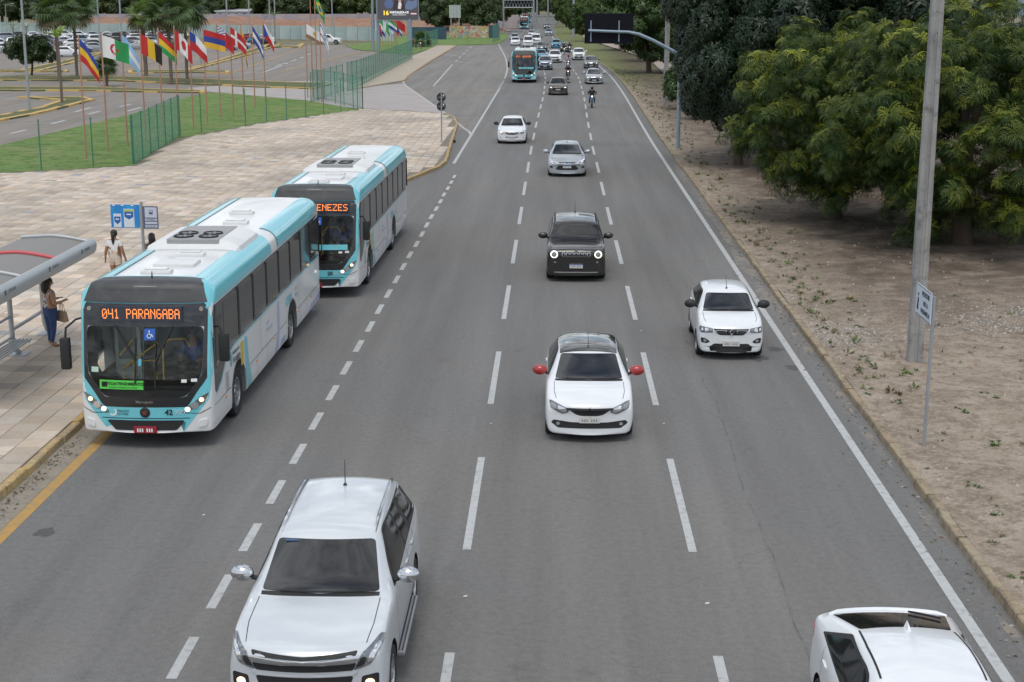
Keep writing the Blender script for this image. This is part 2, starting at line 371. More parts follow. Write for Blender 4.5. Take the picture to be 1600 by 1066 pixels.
def litter_shade(m):
    """away from the kerb the earth darkens: brown leaf litter plus painted tree shade"""
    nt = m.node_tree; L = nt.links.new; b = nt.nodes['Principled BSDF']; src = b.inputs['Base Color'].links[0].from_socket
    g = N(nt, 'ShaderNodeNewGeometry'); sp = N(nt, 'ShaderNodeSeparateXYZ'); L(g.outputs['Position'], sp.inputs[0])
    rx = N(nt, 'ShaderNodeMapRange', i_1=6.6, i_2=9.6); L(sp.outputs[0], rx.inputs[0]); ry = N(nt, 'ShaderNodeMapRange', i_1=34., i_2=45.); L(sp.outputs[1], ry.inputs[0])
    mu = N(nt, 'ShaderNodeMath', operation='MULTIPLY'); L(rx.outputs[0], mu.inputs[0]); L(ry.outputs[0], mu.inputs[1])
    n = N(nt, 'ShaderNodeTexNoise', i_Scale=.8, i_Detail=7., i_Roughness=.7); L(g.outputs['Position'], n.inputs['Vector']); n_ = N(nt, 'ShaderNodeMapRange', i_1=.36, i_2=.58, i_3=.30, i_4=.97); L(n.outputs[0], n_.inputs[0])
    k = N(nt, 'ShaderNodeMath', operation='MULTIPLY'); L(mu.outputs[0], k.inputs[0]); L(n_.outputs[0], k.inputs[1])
    mx_ = N(nt, 'ShaderNodeMix', data_type='RGBA'); L(k.outputs[0], mx_.inputs[0]); L(src, mx_.inputs[6]); mx_.inputs[7].default_value = (.085, .06, .042, 1); L(mx_.outputs[2], b.inputs['Base Color'])  # litter colour deepened to paint in the shade beneath the crowns
litter_shade(M_dirt)
def verge():
    xs = np.concatenate([np.linspace(6.52, 12, 16), np.linspace(12.8, 60, 22)]); ys = np.concatenate([np.linspace(2, 60, 80), np.linspace(61, 460, 120)])
    V = []
    for y in ys:
        for x in xs:
            d = x-6.52
            z = .13+min(d, 6)*.012+(.035*math.sin(x*1.7+y*.6)+.03*math.sin(y*1.31-x*.8)+.02*math.sin(3.1*x+2.3*y))*min(1, d/.8)
            V.append((x+xo(y), y, z))
    n = len(xs); q = [(j*n+i, j*n+i+1, (j+1)*n+i+1, (j+1)*n+i) for j in range(len(ys)-1) for i in range(n-1)]
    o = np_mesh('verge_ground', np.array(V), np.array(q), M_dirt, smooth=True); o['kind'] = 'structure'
    return o
verge()
def vz(x, y):
    d = x-xo(y)-6.52; xx = x-xo(y)
    return .13+min(d, 6)*.012+(.035*math.sin(xx*1.7+y*.6)+.03*math.sin(y*1.31-xx*.8)+.02*math.sin(3.1*xx+2.3*y))*min(1, max(d, 0)/.8)
# sand washed over the kerb, gravel and darker patches: flat irregular sheets
def blotch(name, c, rx, ry, z, m, seed, par=None, n=26):
    r_ = random.Random(seed); V = [(c[0], c[1], z if z else vz(c[0], c[1])+.012)]; ph = [r_.uniform(0, 6) for _ in range(4)]
    for k in range(n):
        a = 2*math.pi*k/n; q = 1+.18*math.sin(2*a+ph[0])+.14*math.sin(3*a+ph[1])+.1*math.sin(5*a+ph[2])+r_.uniform(-.08, .08)
        x, y = c[0]+rx*q*math.cos(a), c[1]+ry*q*math.sin(a); V.append((x, y, z if z else vz(x, y)+.012))
    me = bpy.data.meshes.new(name); me.from_pydata(V, [], [(0, 1+k, 1+(k+1) % n) for k in range(n)]); me.materials.append(m)
    o = link(name, me, par)
    if par is None: o['kind'] = 'structure'
    return o
M_sandR = mat('sand_on_road', (.24, .21, .175), .95, var=[(2.2, 1., (.162, .158, .152), .40, .52), (9., .5, (.31, .26, .205), .52, .64)])
for i, (x, y, a, b) in enumerate([(6.22, 23, .09, 1.0), (6.24, 18.6, .07, .8), (6.2, 27.5, .1, 1.2), (6.18, 72, .16, 4), (6.15, 47., .22, 3.2), (6.12, 41.5, .2, 2.6), (6.2, 53.5, .16, 2.8), (6.2, 36, .12, 1.6), (6.22, 31, .1, 1.3), (6.2, 60, .15, 3)]): blotch('sand_patch', (x, y), a, b, .0035, M_sandR, 40+i)
M_patch = mat('tar_patch', (.085, .083, .08), .9, bump=(50, .3))
for i, (px, py, a, b) in enumerate([(70, 832, .14, .22)]):
    p = at(px, py); blotch('tar_patch', (p.x, p.y), a, b, .0036, M_patch, 60+i)
M_skid = mat('tyre_mark', (.085, .083, .08), .9)
for px, py, ln in [(1185, 560, .45), (1212, 546, .3), (1240, 575, .3)]:
    p = at(px, py); blotch('oil_stain', (p.x, p.y), .2, ln*.7, .003, M_skid, px)

# --- kerbs: every stone its own piece near by
def kerb(name, pts, w, h, m, seg=1.0, near=110, z0=-.02, side=1):
    """pts: polyline of the road-side edge; stones lie to the left of the walking direction when side=1"""
    root = empty(name); root['kind'] = 'structure'; far = MB(); pts = [Vector((p[0], p[1], 0)) for p in pts]; cnt = 0
    for a, b in zip(pts, pts[1:]):
        d = b-a; L_ = d.length; n = max(1, round(L_/seg)); t = d/L_; nr = Vector((-t.y, t.x, 0))*side
        for i in range(n):
            p = a+d*(i/n); q = a+d*((i+1)/n); j = rnd.uniform(-.02, .02); hz = h+rnd.uniform(-.022, .010); g = t*.008
            r_ = .018
            prof = [(0+j, z0), (0.012+j, hz-r_), (r_+.012+j, hz), (w+j, hz), (w+j, z0)]
            V = [p+g+nr*u+Vector((0, 0, v)) for u, v in prof]+[q-g+nr*u+Vector((0, 0, v+rnd.uniform(-.004, .004))) for u, v in prof]
            fs = [(0, 1, 6, 5), (1, 2, 7, 6), (2, 3, 8, 7), (3, 4, 9, 8), (4, 3, 2, 1, 0), (5, 6, 7, 8, 9)]
            if side < 0: fs = [tuple(reversed(f)) for f in fs]
            if p.y < near and cnt < 280 and p.y > 5:
                MB().add(V, fs).build('kerb_stone', m, root); cnt += 1
            else: far.add(V, fs)
    if far.f: far.build('kerb_run', m, root, kind='stuff')
    return root
KL = [(-9.43, 8), (-9.43, 48), (-8.9, 57), (-6.9, 68), (-5.75, 73.6), (-5.55, 76), (-5.95, 86), (-6.45, 99), (-7.0, 104.5), (-7.9, 108.2)]
kerb('plaza_kerb', KL, .16, .15, M_kerbY, 1.0, 112, side=1)
kerb('verge_kerb', [(6.36+xo(y), y) for y in list(np.arange(8, 150, 10.))+list(np.arange(150, 420, 15.))], .15, .15, M_kerbS, 1.0, 140, side=-1)
SW = [(-15.45, 150.6), (-15.3, 153), (-15.8, 161), (-16.5, 200), (-17.2, 262)]
kerb('sidewalk_kerb', SW, .16, .13, M_kerbY, 1.2, 0, side=1)

# --- plaza: bed plus individual stones
def zpt(l): return [at(x, y, .15) for x, y in l]
lawn_edge = zpt([(-420, 300), (0, 270), (120, 264), (210, 258), (243, 236), (280, 216), (340, 205), (400, 193), (480, 182), (565, 172)])
KLi = [Vector((x-.16, y, 0)) for x, y in KL]
plaza_poly = [Vector((-9.58, 8, 0))]+KLi[1:]+[Vector((-14.7, 112.7, 0))]+list(reversed(lawn_edge[:-1]))+[Vector((-34, 8, 0))]
bed = sheet('plaza_pavement', plaza_poly, .136, M_joint, .13)
def inside(p, poly):
    c = False; j = len(poly)-1
    for i in range(len(poly)):
        if (poly[i].y > p[1]) != (poly[j].y > p[1]) and p[0] < (poly[j].x-poly[i].x)*(p[1]-poly[i].y)/(poly[j].y-poly[i].y)+poly[i].x: c = not c
        j = i
    return c
PAL = [(.53, .45, .37), (.50, .41, .32), (.47, .375, .28), (.55, .49, .42), (.42, .36, .30), (.50, .40, .34), (.56, .47, .38), (.36, .31, .25), (.45, .41, .36), (.27, .29, .34)]
PW = [.2, .17, .14, .12, .08, .1, .12, .04, .03, .008]
TS = .515
def tile_geo(x, y, r_, s=TS):
    g = .007; a, b = x+g, x+s-g; c, d = y+g, y+s-g; z = .15+r_.uniform(-.004, .004)
    dz = [r_.uniform(-.003, .003) for _ in range(4)]; e = .006
    V = [(a, c, .11), (b, c, .11), (b, d, .11), (a, d, .11), (a, c, z-e+dz[0]), (b, c, z-e+dz[1]), (b, d, z-e+dz[2]), (a, d, z-e+dz[3]),
         (a+e, c+e, z+dz[0]), (b-e, c+e, z+dz[1]), (b-e, d-e, z+dz[2]), (a+e, d-e, z+dz[3])]
    Fq = [(0, 1, 5, 4), (1, 2, 6, 5), (2, 3, 7, 6), (3, 0, 4, 7), (4, 5, 9, 8), (5, 6, 10, 9), (6, 7, 11, 10), (7, 4, 8, 11), (8, 9, 10, 11)]
    return V, Fq
def build_tiles():
    r_ = random.Random(3); cand = []
    nx0 = int(-34/TS); ny = int(116/TS)
    for j in range(int(16/TS), ny):
        for i in range(nx0, int(-5.4/TS)+1):
            x = -9.60+i*TS+int(9.6/TS)*TS; x = -9.595+(i+19)*TS; y = j*TS
            if not (inside((x+.02, y+.02), plaza_poly) and inside((x+TS-.02, y+TS-.02), plaza_poly) and inside((x+TS-.02, y+.02), plaza_poly) and inside((x+.02, y+TS-.02), plaza_poly)): continue
            u, v, c = pj((x+TS/2, y+TS/2, .15))
            if u < -900 or v > 1500: continue
            w = list(PW)
            col_ = r_.choices(PAL, w)[0]; q = r_.uniform(.76, 1.14); col_ = tuple(k*q for k in col_)
            hid = 0 if (-20 < u < 700 and v < 1080 and not (140 < u < 505 and v > 300 and v > 660-(u-140)*.95)) else 1
            cand.append((hid, c, x, y, col_))
    cand.sort(key=lambda t: (t[0] or t[1] > 60, t[1]))
    V = []; Q = []; C = []
    for n, (h, c, x, y, cl) in enumerate(cand):
        vs, fq = tile_geo(0, 0, r_) if n < 290 else tile_geo(x, y, r_)
        if n < 290:
            me = bpy.data.meshes.new('paving_stone'); me.from_pydata(vs, [], fq); me.materials.append(M_tile); set_cols(me, [cl]*12)
            o = link('paving_stone', me, bed); o.location = (x, y, 0)
        else:
            k = len(V); V += vs; Q += [tuple(t+k for t in f) for f in fq]; C += [cl]*12
    o = np_mesh('paving_stones', np.array(V), np.array(Q), M_tile, np.array(C), parent=bed); o['kind'] = 'stuff'
build_tiles()

# --- lawn behind the plaza, drive, sidewalk, car park
lawn_far = P2([(-420, 292), (0, 231), (207, 181), (278, 158), (328, 147), (352, 148), (480, 160)])
lawn_poly = lawn_edge+list(reversed(lawn_far))
sheet('lawn', lawn_poly, .15, M_grass, .15)
sheet('gate_drive', P2([(697, 178), (640, 173), (565, 171), (480, 160), (352, 147), (290, 138), (410, 128), (530, 126), (565, 136), (629, 131)]), .010, M_conc)
sheet('sidewalk', [(-15.6, 150.6), (-15.46, 153), (-15.96, 161), (-16.66, 200), (-17.36, 262), (-20.6, 262), (-20.3, 200), (-19.4, 140), (-19.0, 136)], .12, M_sidew, .12)
sheet('car_park', [(-260, 60), (-27.2, 71), (-31, 106), (-30, 133), (-20.5, 137), (-20.6, 263), (-28, 268), (-230, 275), (-330, 200)], -.01, M_lot)
sheet('far_lawn', P2([(690, 72), (780, 69), (793, 60), (789, 48), (640, 56), (585, 66), (540, 72), (555, 78), (640, 86)]), .09, M_grass, .1)
M_gstrip = mat('median_grass', (.085, .11, .035), .95, var=[(.5, .8, (.17, .14, .08)), (6., .5, (.12, .15, .05))], bump=(20, 1.0, .06))
M_kerbI = mat('kerb_orange', (.58, .38, .12), .85, var=[(1., .7, (.42, .31, .16), .45, .65), (5., .5, (.3, .23, .14), .5, .7)])
def island(pxl, label=None, h=.14):
    """raised grass island with a yellow kerb, pixels of its outline (clockwise or not)"""
    pts = P2(pxl); r = sheet('grass_island', pts, h-.02, M_gstrip, h)
    edge = kerb('island_kerb', [(p.x, p.y) for p in pts]+[(pts[0].x, pts[0].y)], .45, h, M_kerbI, 1.5, 0, side=1 if sum((pts[i-1].x*pts[i].y-pts[i].x*pts[i-1].y) for i in range(len(pts))) > 0 else -1)
    return r
island([(-30, 188), (0, 190), (60, 179), (148, 157), (130, 153), (30, 153), (95, 158), (60, 170), (0, 182), (-30, 186)])
island([(-60, 142), (150, 143), (320, 146), (322, 143), (200, 139), (120, 137), (-60, 137)])
island([(-60, 126), (180, 127), (400, 137), (490, 140), (520, 132), (400, 128), (250, 122), (120, 120), (-60, 121)])
island([(-60, 113), (105, 113), (108, 111), (0, 110), (-60, 110)])
island([(60, 112), (110, 100), (160, 84), (150, 83), (90, 98), (30, 110)])
island([(200, 115), (300, 114), (358, 115), (358, 112), (298, 111), (340, 100), (400, 83), (440, 70), (420, 69), (380, 82), (330, 98), (285, 111), (200, 111)])
island([(410, 75), (470, 75), (476, 69), (470, 69), (462, 73), (415, 72)])
# car-park paint
for a, b in (((430, 115), (585, 76)), ((350, 118), (470, 76)), ((190, 111), (290, 80)), ((160, 100), (240, 78)), ((220, 112), (330, 84)), ((545, 70), (590, 75)), ((430, 103), (460, 95))):
    ribbon('bay_line', P2([a, b]), .25, .004, M_yel if b[0] != 460 else M_white)
for a, b in (((412, 113), (441, 102)), ((447, 100), (452, 97)), ((458, 95), (463, 93)), ((469, 91), (474, 89)), ((480, 86), (486, 84)), ((117, 175), (142, 168)), ((137, 179), (156, 174)), ((80, 194), (102, 188)), ((16, 209), (41, 203)), ((187, 167), (204, 163)), ((199, 174), (220, 168)), ((0, 154), (30, 154)), ((365, 114), (456, 113)), ((395, 108), (412, 106)), ((446, 108), (460, 106))):
    ribbon('bay_line', P2([a, b]), .3, .004, M_white)
for k in range(6): ribbon('bay_line', P2([(0-k*14, 166+k*1.0), (30, 157.5)]), .12, .004, M_yel) if k == 0 else None
# right side, farther off: grass beside the kerb and a path
sheet('footpath', [(11.5, 150), (13.5, 150), (14.5, 200), (13.5+xo(300), 300), (15+xo(420), 420), (13+xo(420), 420), (11.5+xo(300), 300), (12.5, 200)], .33, mat('path_paving', (.36, .29, .25), .9, var=[(1.5, .5, (.3, .25, .2))]))

# ------------------------------------------------------------------ vehicles: shared tools
M_tyre = mat('tyre_rubber', (.022, .022, .022), .85, bump=(60, .3))
M_rim = mat('alloy_rim', (.42, .43, .44), .35, metal=.8)
M_rimd = mat('steel_rim', (.30, .30, .31), .5, metal=.5)
M_blk = mat('black_plastic', (.018, .018, .019), .55)
M_gap = mat('panel_gap', (.02, .02, .022), .8)
M_glass = mat('dark_glass', (.004, .005, .006), .025, spec=.85)
M_tint = mat('tinted_glass', (.016, .016, .016), .06, spec=.5)
M_chrome = mat('chrome', (.62, .63, .65), .12, metal=1.)
M_lamp = mat('lamp_clear', (.20, .21, .22), .1, metal=.5, coat=1.)
M_refl = mat('lamp_reflector', (.75, .76, .78), .12, metal=.9)
M_lit = mat('lamp_lit', (1, .95, .85), .3, emit=((1, .93, .8), 1.3))
M_fog = mat('fog_lit', (1, .75, .45), .3, emit=((1, .68, .35), 1.6))
M_amber = mat('lamp_amber', (.8, .25, .03), .2, coat=1.)
M_red = mat('lamp_red', (.5, .01, .01), .15, coat=1.)
M_plate = mat('plate_white', (.62, .62, .58), .5, var=[(60., .5, (.45, .45, .43))])
M_platb = mat('plate_blue', (.02, .08, .35), .5)
M_platr = mat('plate_red', (.30, .015, .03), .5)
M_pchar = mat('plate_ink', (.22, .22, .22), .7)
M_ink = mat('ink_black', (.02, .02, .02), .7)
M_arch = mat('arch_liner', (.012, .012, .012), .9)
def paint(name, c, metal=0., rough=.3): return mat('paint_'+name, c, rough, metal=metal, coat=.7, var=[(1.2, .25, tuple(k*.86 for k in c)), (9., .15, tuple(k*.9 for k in c))], pos=False)
P_white = paint('white', (.74, .76, .78)); P_pearl = paint('pearl', (.60, .63, .655), .15, .28); P_silver = paint('silver', (.40, .43, .46), .45, .3)
P_black = paint('black', (.035, .033, .031), .35, .2); P_brown = paint('brown', (.10, .085, .075), .4); P_grey = paint('grey', (.17, .18, .19), .4)
P_blue = paint('blue', (.03, .22, .34), .2); P_navy = paint('navy', (.02, .03, .05), .3); P_red = paint('red', (.35, .02, .02)); P_lblue = paint('pale_blue', (.30, .36, .42), .4)

def evaluated(o):
    dg = bpy.context.evaluated_depsgraph_get(); me = bpy.data.meshes.new_from_object(o.evaluated_get(dg)); bpy.data.objects.remove(o); return me
def loft(rings, lcrease, tcrease, levels=2, capf=True):
    """rings: list of half rings [(x,y,z)...] from top centre to bottom centre. -> smooth closed mesh, mirrored in x"""
    n = len(rings[0]); V = []; Fc = []; cr = {}
    idx = []
    for r in rings:
        row = []
        for i, p in enumerate(r):
            V.append(p); a = len(V)-1
            if i in (0, n-1): row.append((a, a))
            else: V.append((-p[0], p[1], p[2])); row.append((a, len(V)-1))
        idx.append(row)
    for s in range(len(rings)-1):
        for i in range(n-1):
            a, b, c, d = idx[s][i], idx[s][i+1], idx[s+1][i+1], idx[s+1][i]
            Fc.append((a[0], b[0], c[0], d[0])); Fc.append((d[1], c[1], b[1], a[1]))
        for i, w in lcrease.items():
            if isinstance(w, tuple): w = w[0] if w[1] <= s < w[2] else 0
            for k in (0, 1): cr[tuple(sorted((idx[s][i][k], idx[s+1][i][k])))] = w
    for s, (i0, i1, w) in tcrease.items():
        for i in range(i0, i1):
            for k in (0, 1): cr[tuple(sorted((idx[s][i][k], idx[s][i+1][k])))] = w
    for s, fl in ((0, 1), (len(rings)-1, 0)):
        cen = []
        for i in range(n):
            if i in (0, n-1): cen.append(idx[s][i][0])
            else:
                p = rings[s][i]; V.append((0, p[1]-CAPB[s != 0](p), p[2])); cen.append(len(V)-1)
        for i in range(n-1):
            for k in (0, 1):
                f = [idx[s][i][k], cen[i], cen[i+1], idx[s][i+1][k]]
                f = [q for j, q in enumerate(f) if q not in f[:j]]
                if (k == 0) != bool(fl): f.reverse()
                f.reverse(); Fc.append(tuple(f))
    me = bpy.data.meshes.new('cage'); me.from_pydata(V, [], Fc); me.update()
    bm = bmesh.new(); bm.from_mesh(me); bmesh.ops.recalc_face_normals(bm, faces=bm.faces[:])
    cl = bm.edges.layers.float.new('crease_edge'); bm.verts.ensure_lookup_table()
    for e in bm.edges:
        w = cr.get(tuple(sorted((e.verts[0].index, e.verts[1].index))))
        if w: e[cl] = w
    bm.to_mesh(me); bm.free()
    o = bpy.data.objects.new('cage', me); col.objects.link(o)
    sm = o.modifiers.new('s', 'SUBSURF'); sm.levels = levels; sm.render_levels = levels
    return evaluated(o)
CAPB = [lambda p: 0, lambda p: 0]
def boolean_cut(me, cutters):
    """cut pockets (list of MB) out of a closed mesh; pocket faces get material slot 1"""
    o = bpy.data.objects.new('b', me); col.objects.link(o); cs = []
    for c in cutters:
        cm = c.mesh('cut', [M_arch, M_arch]); cm.polygons.foreach_set('material_index', [1]*len(cm.polygons))
        bm = bmesh.new(); bm.from_mesh(cm); bmesh.ops.recalc_face_normals(bm, faces=bm.faces[:]); bm.to_mesh(cm); bm.free()
        co = bpy.data.objects.new('c', cm); col.objects.link(co); cs.append(co)
        md = o.modifiers.new('b', 'BOOLEAN'); md.operation = 'DIFFERENCE'; md.object = co; md.solver = 'EXACT'
    out = evaluated(o)
    for c in cs: bpy.data.objects.remove(c)
    return out
def rounded(poly, r, n=4):
    out = []; m = len(poly)
    for i in range(m):
        p, a, b = Vector(poly[i]), Vector(poly[i-1]), Vector(poly[(i+1) % m])
        da, db = (a-p), (b-p); k = min(r, da.length*.45, db.length*.45)
        s, e = p+da.normalized()*k, p+db.normalized()*k
        for j in range(n+1):
            t = j/n; out.append(s*(1-t)**2+p*2*t*(1-t)+e*t*t)
    return out
def dense(poly, d):
    out = []; m = len(poly)
    for i in range(m):
        a, b = Vector(poly[i]), Vector(poly[(i+1) % m]); n = max(1, int((b-a).length/d))
        for j in range(n): out.append(a.lerp(b, j/n))
    return out
class Skin:
    """projects flat outlines onto a body surface so that lamps, panes and trim follow its curves"""
    def __init__(s, me): s.b = BVHTree.FromPolygons([v.co.copy() for v in me.vertices], [tuple(p.vertices) for p in me.polygons])
    def hit(s, u, v, ax):
        if ax == 'F': o, d = Vector((u, -3, v)), Vector((0, 1, 0))
        elif ax == 'B': o, d = Vector((u, 30, v)), Vector((0, -1, 0))
        elif ax == 'T': o, d = Vector((u, v, 6)), Vector((0, 0, -1))
        elif ax == 'R': o, d = Vector((4, u, v)), Vector((-1, 0, 0))
        else: o, d = Vector((-4, u, v)), Vector((1, 0, 0))
        h = s.b.ray_cast(o, d)
        if h[0] is None:
            q = o+d*3.5; h = s.b.find_nearest(q)
        nn = h[1]
        if nn.dot(d) > 0: nn = -nn
        return h[0], nn
    def patch(s, poly, ax, off=.004, d=.08, rings=4, skirt=.01):
        poly = dense(poly, d); n = len(poly); c = sum((Vector(p) for p in poly), Vector((0, 0)))/n
        V = []; Fc = []
        pts = []
        for r in range(rings):
            t = 1-r/rings
            for p in poly: pts.append(c+(Vector(p)-c)*t)
        pts.append(c)
        nrm = []
        for p in pts:
            h, nn = s.hit(p[0], p[1], ax); V.append(h+nn*off); nrm.append((h, nn))
        for r in range(rings-1):
            for i in range(n): Fc.append((r*n+i, r*n+(i+1) % n, (r+1)*n+(i+1) % n, (r+1)*n+i))
        k = (rings-1)*n
        for i in range(n): Fc.append((k+i, k+(i+1) % n, len(pts)-1))
        m = len(V)
        for i in range(n): V.append(nrm[i][0]-nrm[i][1]*skirt)
        for i in range(n): Fc.append((i, m+i, m+(i+1) % n, (i+1) % n))
        # orientation
        a, b_, c_ = V[Fc[0][0]], V[Fc[0][1]], V[Fc[0][2]]
        if (b_-a).cross(c_-a).dot(nrm[0][1]) < 0: Fc = [tuple(reversed(f)) for f in Fc]
        mb = MB(); mb.add(V, Fc); return mb
    def line(s, pts, ax, w=.008, off=.002, d=.06):
        P = []
        for a, b in zip(pts, pts[1:]):
            a, b = Vector(a), Vector(b); n = max(1, int((b-a).length/d))
            for j in range(n): P.append(a.lerp(b, j/n))
        P.append(Vector(pts[-1])); V = []; Fc = []
        for i, p in enumerate(P):
            t = (P[min(i+1, len(P)-1)]-P[max(i-1, 0)]).normalized(); q = Vector((-t.y, t.x))*w/2
            for sg in (-1, 1): h, nn = s.hit(p[0]+q[0]*sg, p[1]+q[1]*sg, ax); V.append(h+nn*off)
        for i in range(len(P)-1): Fc.append((2*i, 2*i+1, 2*i+3, 2*i+2))
        mb = MB(); mb.add(V, Fc); return mb
def mirror(poly): return [(-p[0], p[1]) for p in reversed(poly)]

def wheel_mesh(r, w, rimr, spokes=5, bus=False):
    """axis along x, outer face towards +x; returns tyre, rim meshes"""
    A = Matrix.Rotation(R(90), 4, 'Y')
    t = MB(); h = w/2
    t.lathe([(rimr, -h*.9), (rimr+.02, -h), (r-.03, -h), (r-.008, -h*.8), (r, -h*.4), (r, h*.4), (r-.008, h*.8), (r-.03, h), (rimr+.02, h), (rimr, h*.9)], 28, 0, A)
    k = MB(); k.lathe([(rimr+.004, h*.92), (rimr-.02, h*.95), (rimr-.035, h*.55), (rimr-.04, -h*.8)], 24, 0, A)
    if bus:
        k.lathe([(0, h*.2), (rimr*.3, h*.25), (rimr*.34, h*.9), (rimr*.5, h*.85), (rimr*.6, h*.3), (rimr-.03, h*.2)], 20, 0, A)
        for i in range(8):
            a = 2*math.pi*i/8; k.box((h*.6, rimr*.46*math.cos(a)-.02, rimr*.46*math.sin(a)-.02), (h*1.02, rimr*.46*math.cos(a)+.02, rimr*.46*math.sin(a)+.02))
    else:
        k.lathe([(rimr-.03, -h*.1), (0, -h*.1)], 16, 1, A)
        k.lathe([(0, h*.75), (.05, h*.75), (.065, h*.6), (.07, 0)], 12, 0, A)
        for i in range(spokes):
            M = Matrix.Rotation(2*math.pi*i/spokes, 4, 'X'); wd = .045 if spokes > 6 else .065
            k.add([M @ Vector(p) for p in [(h*.7, -wd*.6, .04), (h*.7, wd*.6, .04), (h*.85, wd*.5, rimr-.02), (h*.85, -wd*.5, rimr-.02), (h*.2, -wd*.6, .04), (h*.2, wd*.6, .04), (h*.4, wd*.5, rimr-.02), (h*.4, -wd*.5, rimr-.02)]], [(0, 1, 2, 3), (0, 3, 7, 4), (1, 5, 6, 2), (3, 2, 6, 7)], 0)
    tm = t.mesh('tyre', M_tyre, 40); km = k.mesh('rim', [M_rim, M_arch], 35)
    return tm, km
def put_wheels(root, r, w, rimr, W2, axles, spokes, bus=False):
    tm, km = wheel_mesh(r, w, rimr, spokes, bus)
    for y in axles:
        for sg in (1, -1):
            t = link('wheel', tm, root); t.location = (sg*(W2-w/2-.01), y, r)
            if sg < 0: t.rotation_euler = (0, 0, math.pi)
            link('rim', km, t)

# ------------------------------------------------------------------ cars
def make_car(p, label='', group=None, name='car', cat='car'):
    """p: dict of real dimensions. Local frame: front bumper at y=0 facing -Y, ground z=0"""
    g = dict(gc=.17, hood=.78, cowl=(1.05, .98), wst=(1.85, 1.44), rend=None, tail=None, roofw=.60, belt=(.93, .99), fa=.80, ra=None, wr=.31, rimr=.2, ww=.19, spokes=5,
             hoodw=.80, mir=P_white, roofmat=None, nose=.12, bow=.15, flare=1., hump=.03, mirz=.14)
    g.update(p); L_, W, H_ = g['L'], g['W'], g['H']; W2 = W/2; gc = g['gc']; cy, cz = g['cowl']; ty, tz = g['wst']
    rend = g['rend'] or (L_-.75, H_-.06); rw = g['rw'] if 'rw' in g else (L_-.28, g['belt'][1]+.02); tail = g['tail'] or (L_-.06, rw[1]-.06)
    ra = g['ra'] or L_-.72; hz = g['hood']; b0, b1 = g['belt']; rf = g['roofw']; fl = g['flare']
    def bz(y): return b0+(b1-b0)*max(0, min(1, (y-cy)/(L_-cy)))
    rings = []
    def S(y, zt, wt_, zs, ws, wm, bow=0., crown=.03, zm=.56, bot=1., low=None):
        q = []
        for x, z in [(0, zt), (wt_*.55, zt-crown*.25), (wt_, zt-crown), (ws, zs), (wm, zm), (wm*.985, gc+.16 if low is None else low), (wm*.92*bot, gc), (0, gc)]:
            q.append((x*W2, y+bow*min(1, abs(x))**2.2, z))
        rings.append(q)
    bw = g['bow']; nz = g['nose']; hw = g['hoodw']
    S(.0, hz-.17, hw*.90, hz-.25, .86, .90, bw, .03, .5)
    S(.05, hz-.06, hw*.93, hz-.12, .92, .955, bw, .03)
    S(.05+nz, hz, hw*.96, hz-.055, .945, .985, bw*.75, .03)
    S(cy*.5, hz+(cz-hz)*.62+g['hump'], hw, hz+(cz-hz)*.45, .955, 1.0*fl, bw*.3, .04)
    S(cy-.04, cz, hw*1.0, b0+.0, .965, 1.0*fl, 0, .03)
    S(cy+.10, cz+.05, hw*1.0, b0+.01, .965, 1., -.02, .035)
    S(ty, tz, rf, bz(ty), .965, 1.0, -.04, .05)
    S(ty+.18, tz+(H_-tz)*.75, rf+.005, bz(ty), .965, 1.0, -.04, .055)
    S((ty+rend[0])/2+.1, H_, rf+.005, bz((ty+rend[0])/2), .965, 1., 0, .06)
    S(rend[0], rend[1], rf-.01, bz(rend[0]), .965, 1.0*fl, .0, .055)
    S(rw[0], rw[1]+.03, min(hw, .80), min(bz(rw[0]), rw[1]), .93, .985*fl, -.03, .03)
    if tail[0]-rw[0] > .25: S((rw[0]+tail[0])/2, (rw[1]+tail[1])/2+.01, .78, tail[1]-.04, .92, .97, -.06, .03)
    S(tail[0], tail[1], .76, tail[1]-.07, .90, .955, -.10, .03)
    S(L_, tail[1]-.14, .72, tail[1]-.22, .84, .90, -.12, .02, .5)
    global CAPB
    CAPB = [lambda q: bw*min(1, abs(q[0]/W2))**2.2, lambda q: -.12*min(1, abs(q[0]/W2))**2.2]
    me = loft(rings, {2: (.45, 3, 10), 3: (.35, 2, 12), 6: .4}, {4: (0, 3, .55), 6: (0, 3, .3), 9: (0, 3, .3), 10: (0, 3, .35)}, g.get('lev', 2))
    co = np.empty(len(me.vertices)*3, np.float32); me.vertices.foreach_get('co', co); co = co.reshape(-1, 3)
    lo, hi = co.min(0), co.max(0)
    co[:, 0] *= W/(hi[0]-lo[0]); co[:, 1] = (co[:, 1]-lo[1])*L_/(hi[1]-lo[1])
    k = (co[:, 2]-lo[2])/(hi[2]-lo[2]); co[:, 2] = gc+k*(H_-gc)
    me.vertices.foreach_set('co', co.ravel()); me.update()
    sk = Skin(me)
    cut = []
    for y in (g['fa'], ra):
        for sg in (1, -1):
            c = MB(); c.lathe([(0, 0), (g['wr']+.055, 0), (g['wr']+.055, .5), (0, .5)], 28, 0, Matrix.Translation((sg*(W2-.27), y, g['wr'])) @ Matrix.Rotation(R(90)*sg, 4, 'Y'))
            bm = bmesh.new(); cm = c.mesh('x', M_arch); bm.from_mesh(cm); bmesh.ops.remove_doubles(bm, verts=bm.verts[:], dist=1e-5); c2 = MB(); c2.add([v.co.copy() for v in bm.verts], [tuple(v.index for v in f.verts) for f in bm.faces]); bm.free(); cut.append(c2)
    me.materials.append(P_white); me.materials.append(M_arch)
    me = boolean_cut(me, cut); me.name = 'body'
    smooth_by(me, 40)
    root = empty(name, label=label, cat=cat, group=group)
    body = link('body', me, root)
